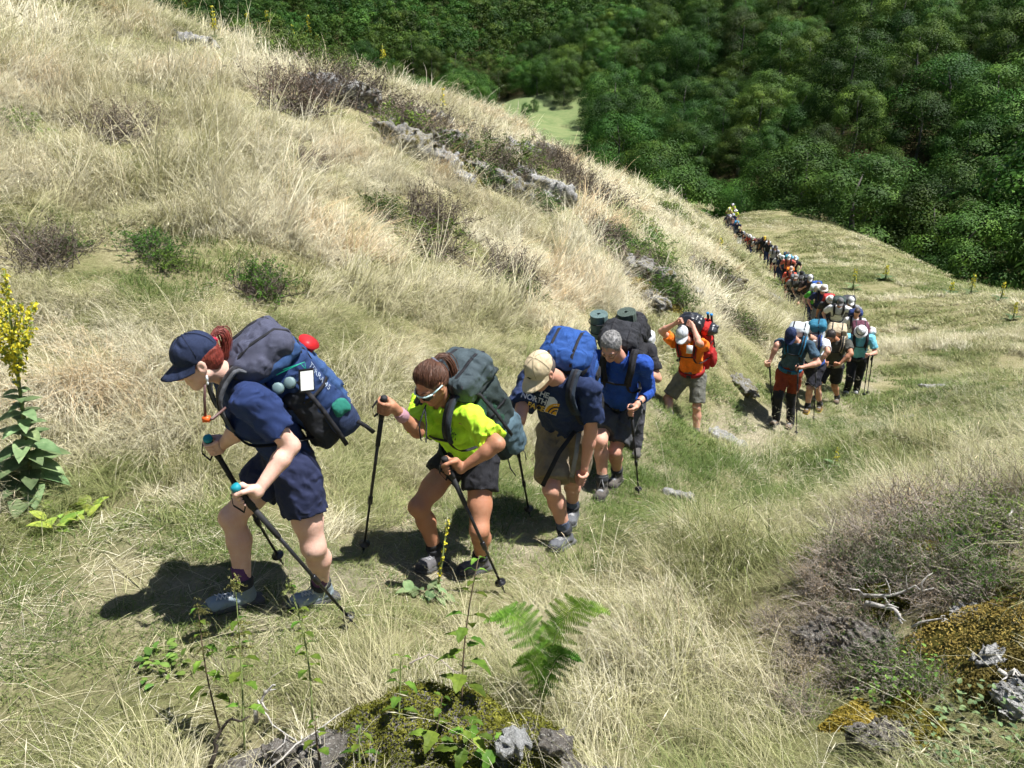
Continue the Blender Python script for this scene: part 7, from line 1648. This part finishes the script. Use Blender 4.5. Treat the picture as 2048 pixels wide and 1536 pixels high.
for side, ids in (('on the upper left ridge', [i for i, f in enumerate(FARM) if f[0] < 1000]), ('in the right hand meadow', [i for i, f in enumerate(FARM) if f[0] >= 1000])):
    for k, i in enumerate(sorted(ids, key=lambda i: FARM[i][0])):
        q, f = fq[i], FARM[i]; h = f[2] / FPX * q[1] * 1.75
        mullein('yellow mullein %s, %s from the left' % (side, OR2[k]), q - np.array([0, 0, .05]), q + np.array([.02, 0, h]), 20 + i, False, 2 if f[2] > 30 else 0, .1, max(.8, q[1] / 11), .6, 'mulleins in the distance', width=.03)
# broad pale leaves below the big mullein, leafy shrub at the lower right corner
def leafy(label, p, n, rad, h, L, mat, seed, name, cat, group=None):
    r = np.random.default_rng(seed); e = empty(name, p, 0, label=label, cat=cat, group=group); n0 = normal(np.array([p[0]]), np.array([p[1]]), .15)[0]; sl = (-n0[0] / n0[2], -n0[1] / n0[2])
    for k in range(n):
        a = r.uniform(0, 6.28); q = rad * math.sqrt(r.random()); x, y = p[0] + q * math.cos(a), p[1] + q * math.sin(a); b_ = np.array([x, y, p[2] + (x - p[0]) * sl[0] + (y - p[1]) * sl[1] + h * r.random()]); th = r.uniform(0, 6.28); mb = MB(); s_ = L * r.uniform(.6, 1.2)
        leaf_piece(mb, b_, np.array([math.cos(th), math.sin(th), r.uniform(.2, 1.2)]), np.array([0, 0, 1.0]), s_, s_ * .3, r.uniform(.2, .8), 0, .2); blade_attr(mb.build('leaf', mat, e, False), r)
M_GLEAF = leaf_mat('green_leaf', (.07, .13, .03), (.11, .19, .045), (.18, .27, .07), .35, True, 16); M_PLEAF = leaf_mat('pale_leaf', (.17, .26, .05), (.24, .34, .07), (.38, .42, .08), .35, True, 16)
leafy('low pale green broad leaves below the tall mullein', hit(130, 1045), 26, .17, .05, .12, M_PLEAF, 1, 'broad_leaved_plant', 'plant'); leafy('blue green leaves around the foot of the small mullein', hit(855, 1195), 16, .1, .03, .09, M_MUL, 2, 'broad_leaved_plant', 'plant')
leafy('leafy green seedlings in the lower right corner', hit(1950, 1490), 230, .25, .10, .028, M_MUL, 3, 'leafy_shrub', 'plant'); leafy('bright leafy shrub below the green heather at lower right', hit(1790, 1380), 160, .15, .12, .022, M_GLEAF, 4, 'leafy_shrub', 'plant'); leafy('green weeds on the trail edge left of the nettles', hit(340, 1330), 40, .14, .05, .05, M_GLEAF, 5, 'leafy_shrub', 'plant')
# --- juniper near the ridge and stand-alone small trees
def bush(label, p, rx, ry, h, mat, seed, name, cat, n=2600, leaf=.06):
    r = np.random.default_rng(seed); e = empty(name, p, 0, label=label, cat=cat); mb = MB(); cc = []; nn = []
    for k in range(26):
        a = r.uniform(0, 6.28); q = math.sqrt(r.random()); c = np.array([p[0] + rx * q * math.cos(a), p[1] + ry * q * math.sin(a), 0]); c[2] = gz(c[0], c[1]) + h * r.uniform(.3, 1) * (1 - .5 * q); mb.tube([np.array(p), (np.array(p) + c) / 2, c], [.04, .025, .01], 4, False)
        u = r.normal(size=(n // 26, 3)) * np.array([.22, .22, .11]) * (rx + ry) / 2.4; cc.append(c + u); nn.append(u * 2 + r.normal(size=u.shape) * .3 + np.array([0, 0, .4]))
    cc = np.concatenate(cc); nn = np.concatenate(nn); mb.build('stems', M_TWIG, e, False); obj('foliage', quads_mesh('foliage', cc, nn, leaf * r.uniform(.6, 1.4, len(cc)), .5, r), mat, e)
M_JUN = leaf_mat('juniper', (.045, .08, .02), (.085, .14, .03), (.15, .22, .05), .15, False, 2)
bush('spreading green juniper bush near the upper ridge', hit(630, 155), 1.5, .9, 1.25, M_JUN, 1, 'juniper', 'bush', 4200, .06); q = hit(630, 155); BARE.append((q[0], q[1], .9)); bush('grey green bush on the slope above the line of hikers', hit(1345, 436), .8, .6, .6, M_HEATH, 2, 'small_bush', 'bush', 1400, .06)
for i, (px, py, hpx, lab) in enumerate(((1128, 208, 58, 'tall young tree at the head of the valley pasture'), (1068, 219, 24, 'small lone tree on the valley pasture, the upper one'), (1051, 234, 26, 'small lone tree on the valley pasture, the lower one'))):
    q = hit(px, py + 4); s_ = hpx / FPX * q[1] / 11.0 * 1.05; e = put_tree(q[0], q[1], q[2], s_, BEECH[i], lab, None); e.scale = (s_ * .8, s_ * .8, s_ * 1.05)
q = at(1006, 232, 175); q[2] = gz(q[0], q[1]); e = put_tree(q[0], q[1], q[2], .55, BEECH[3], 'rounded dark tree where the ridge meets the valley pasture', None)
lay_grass()
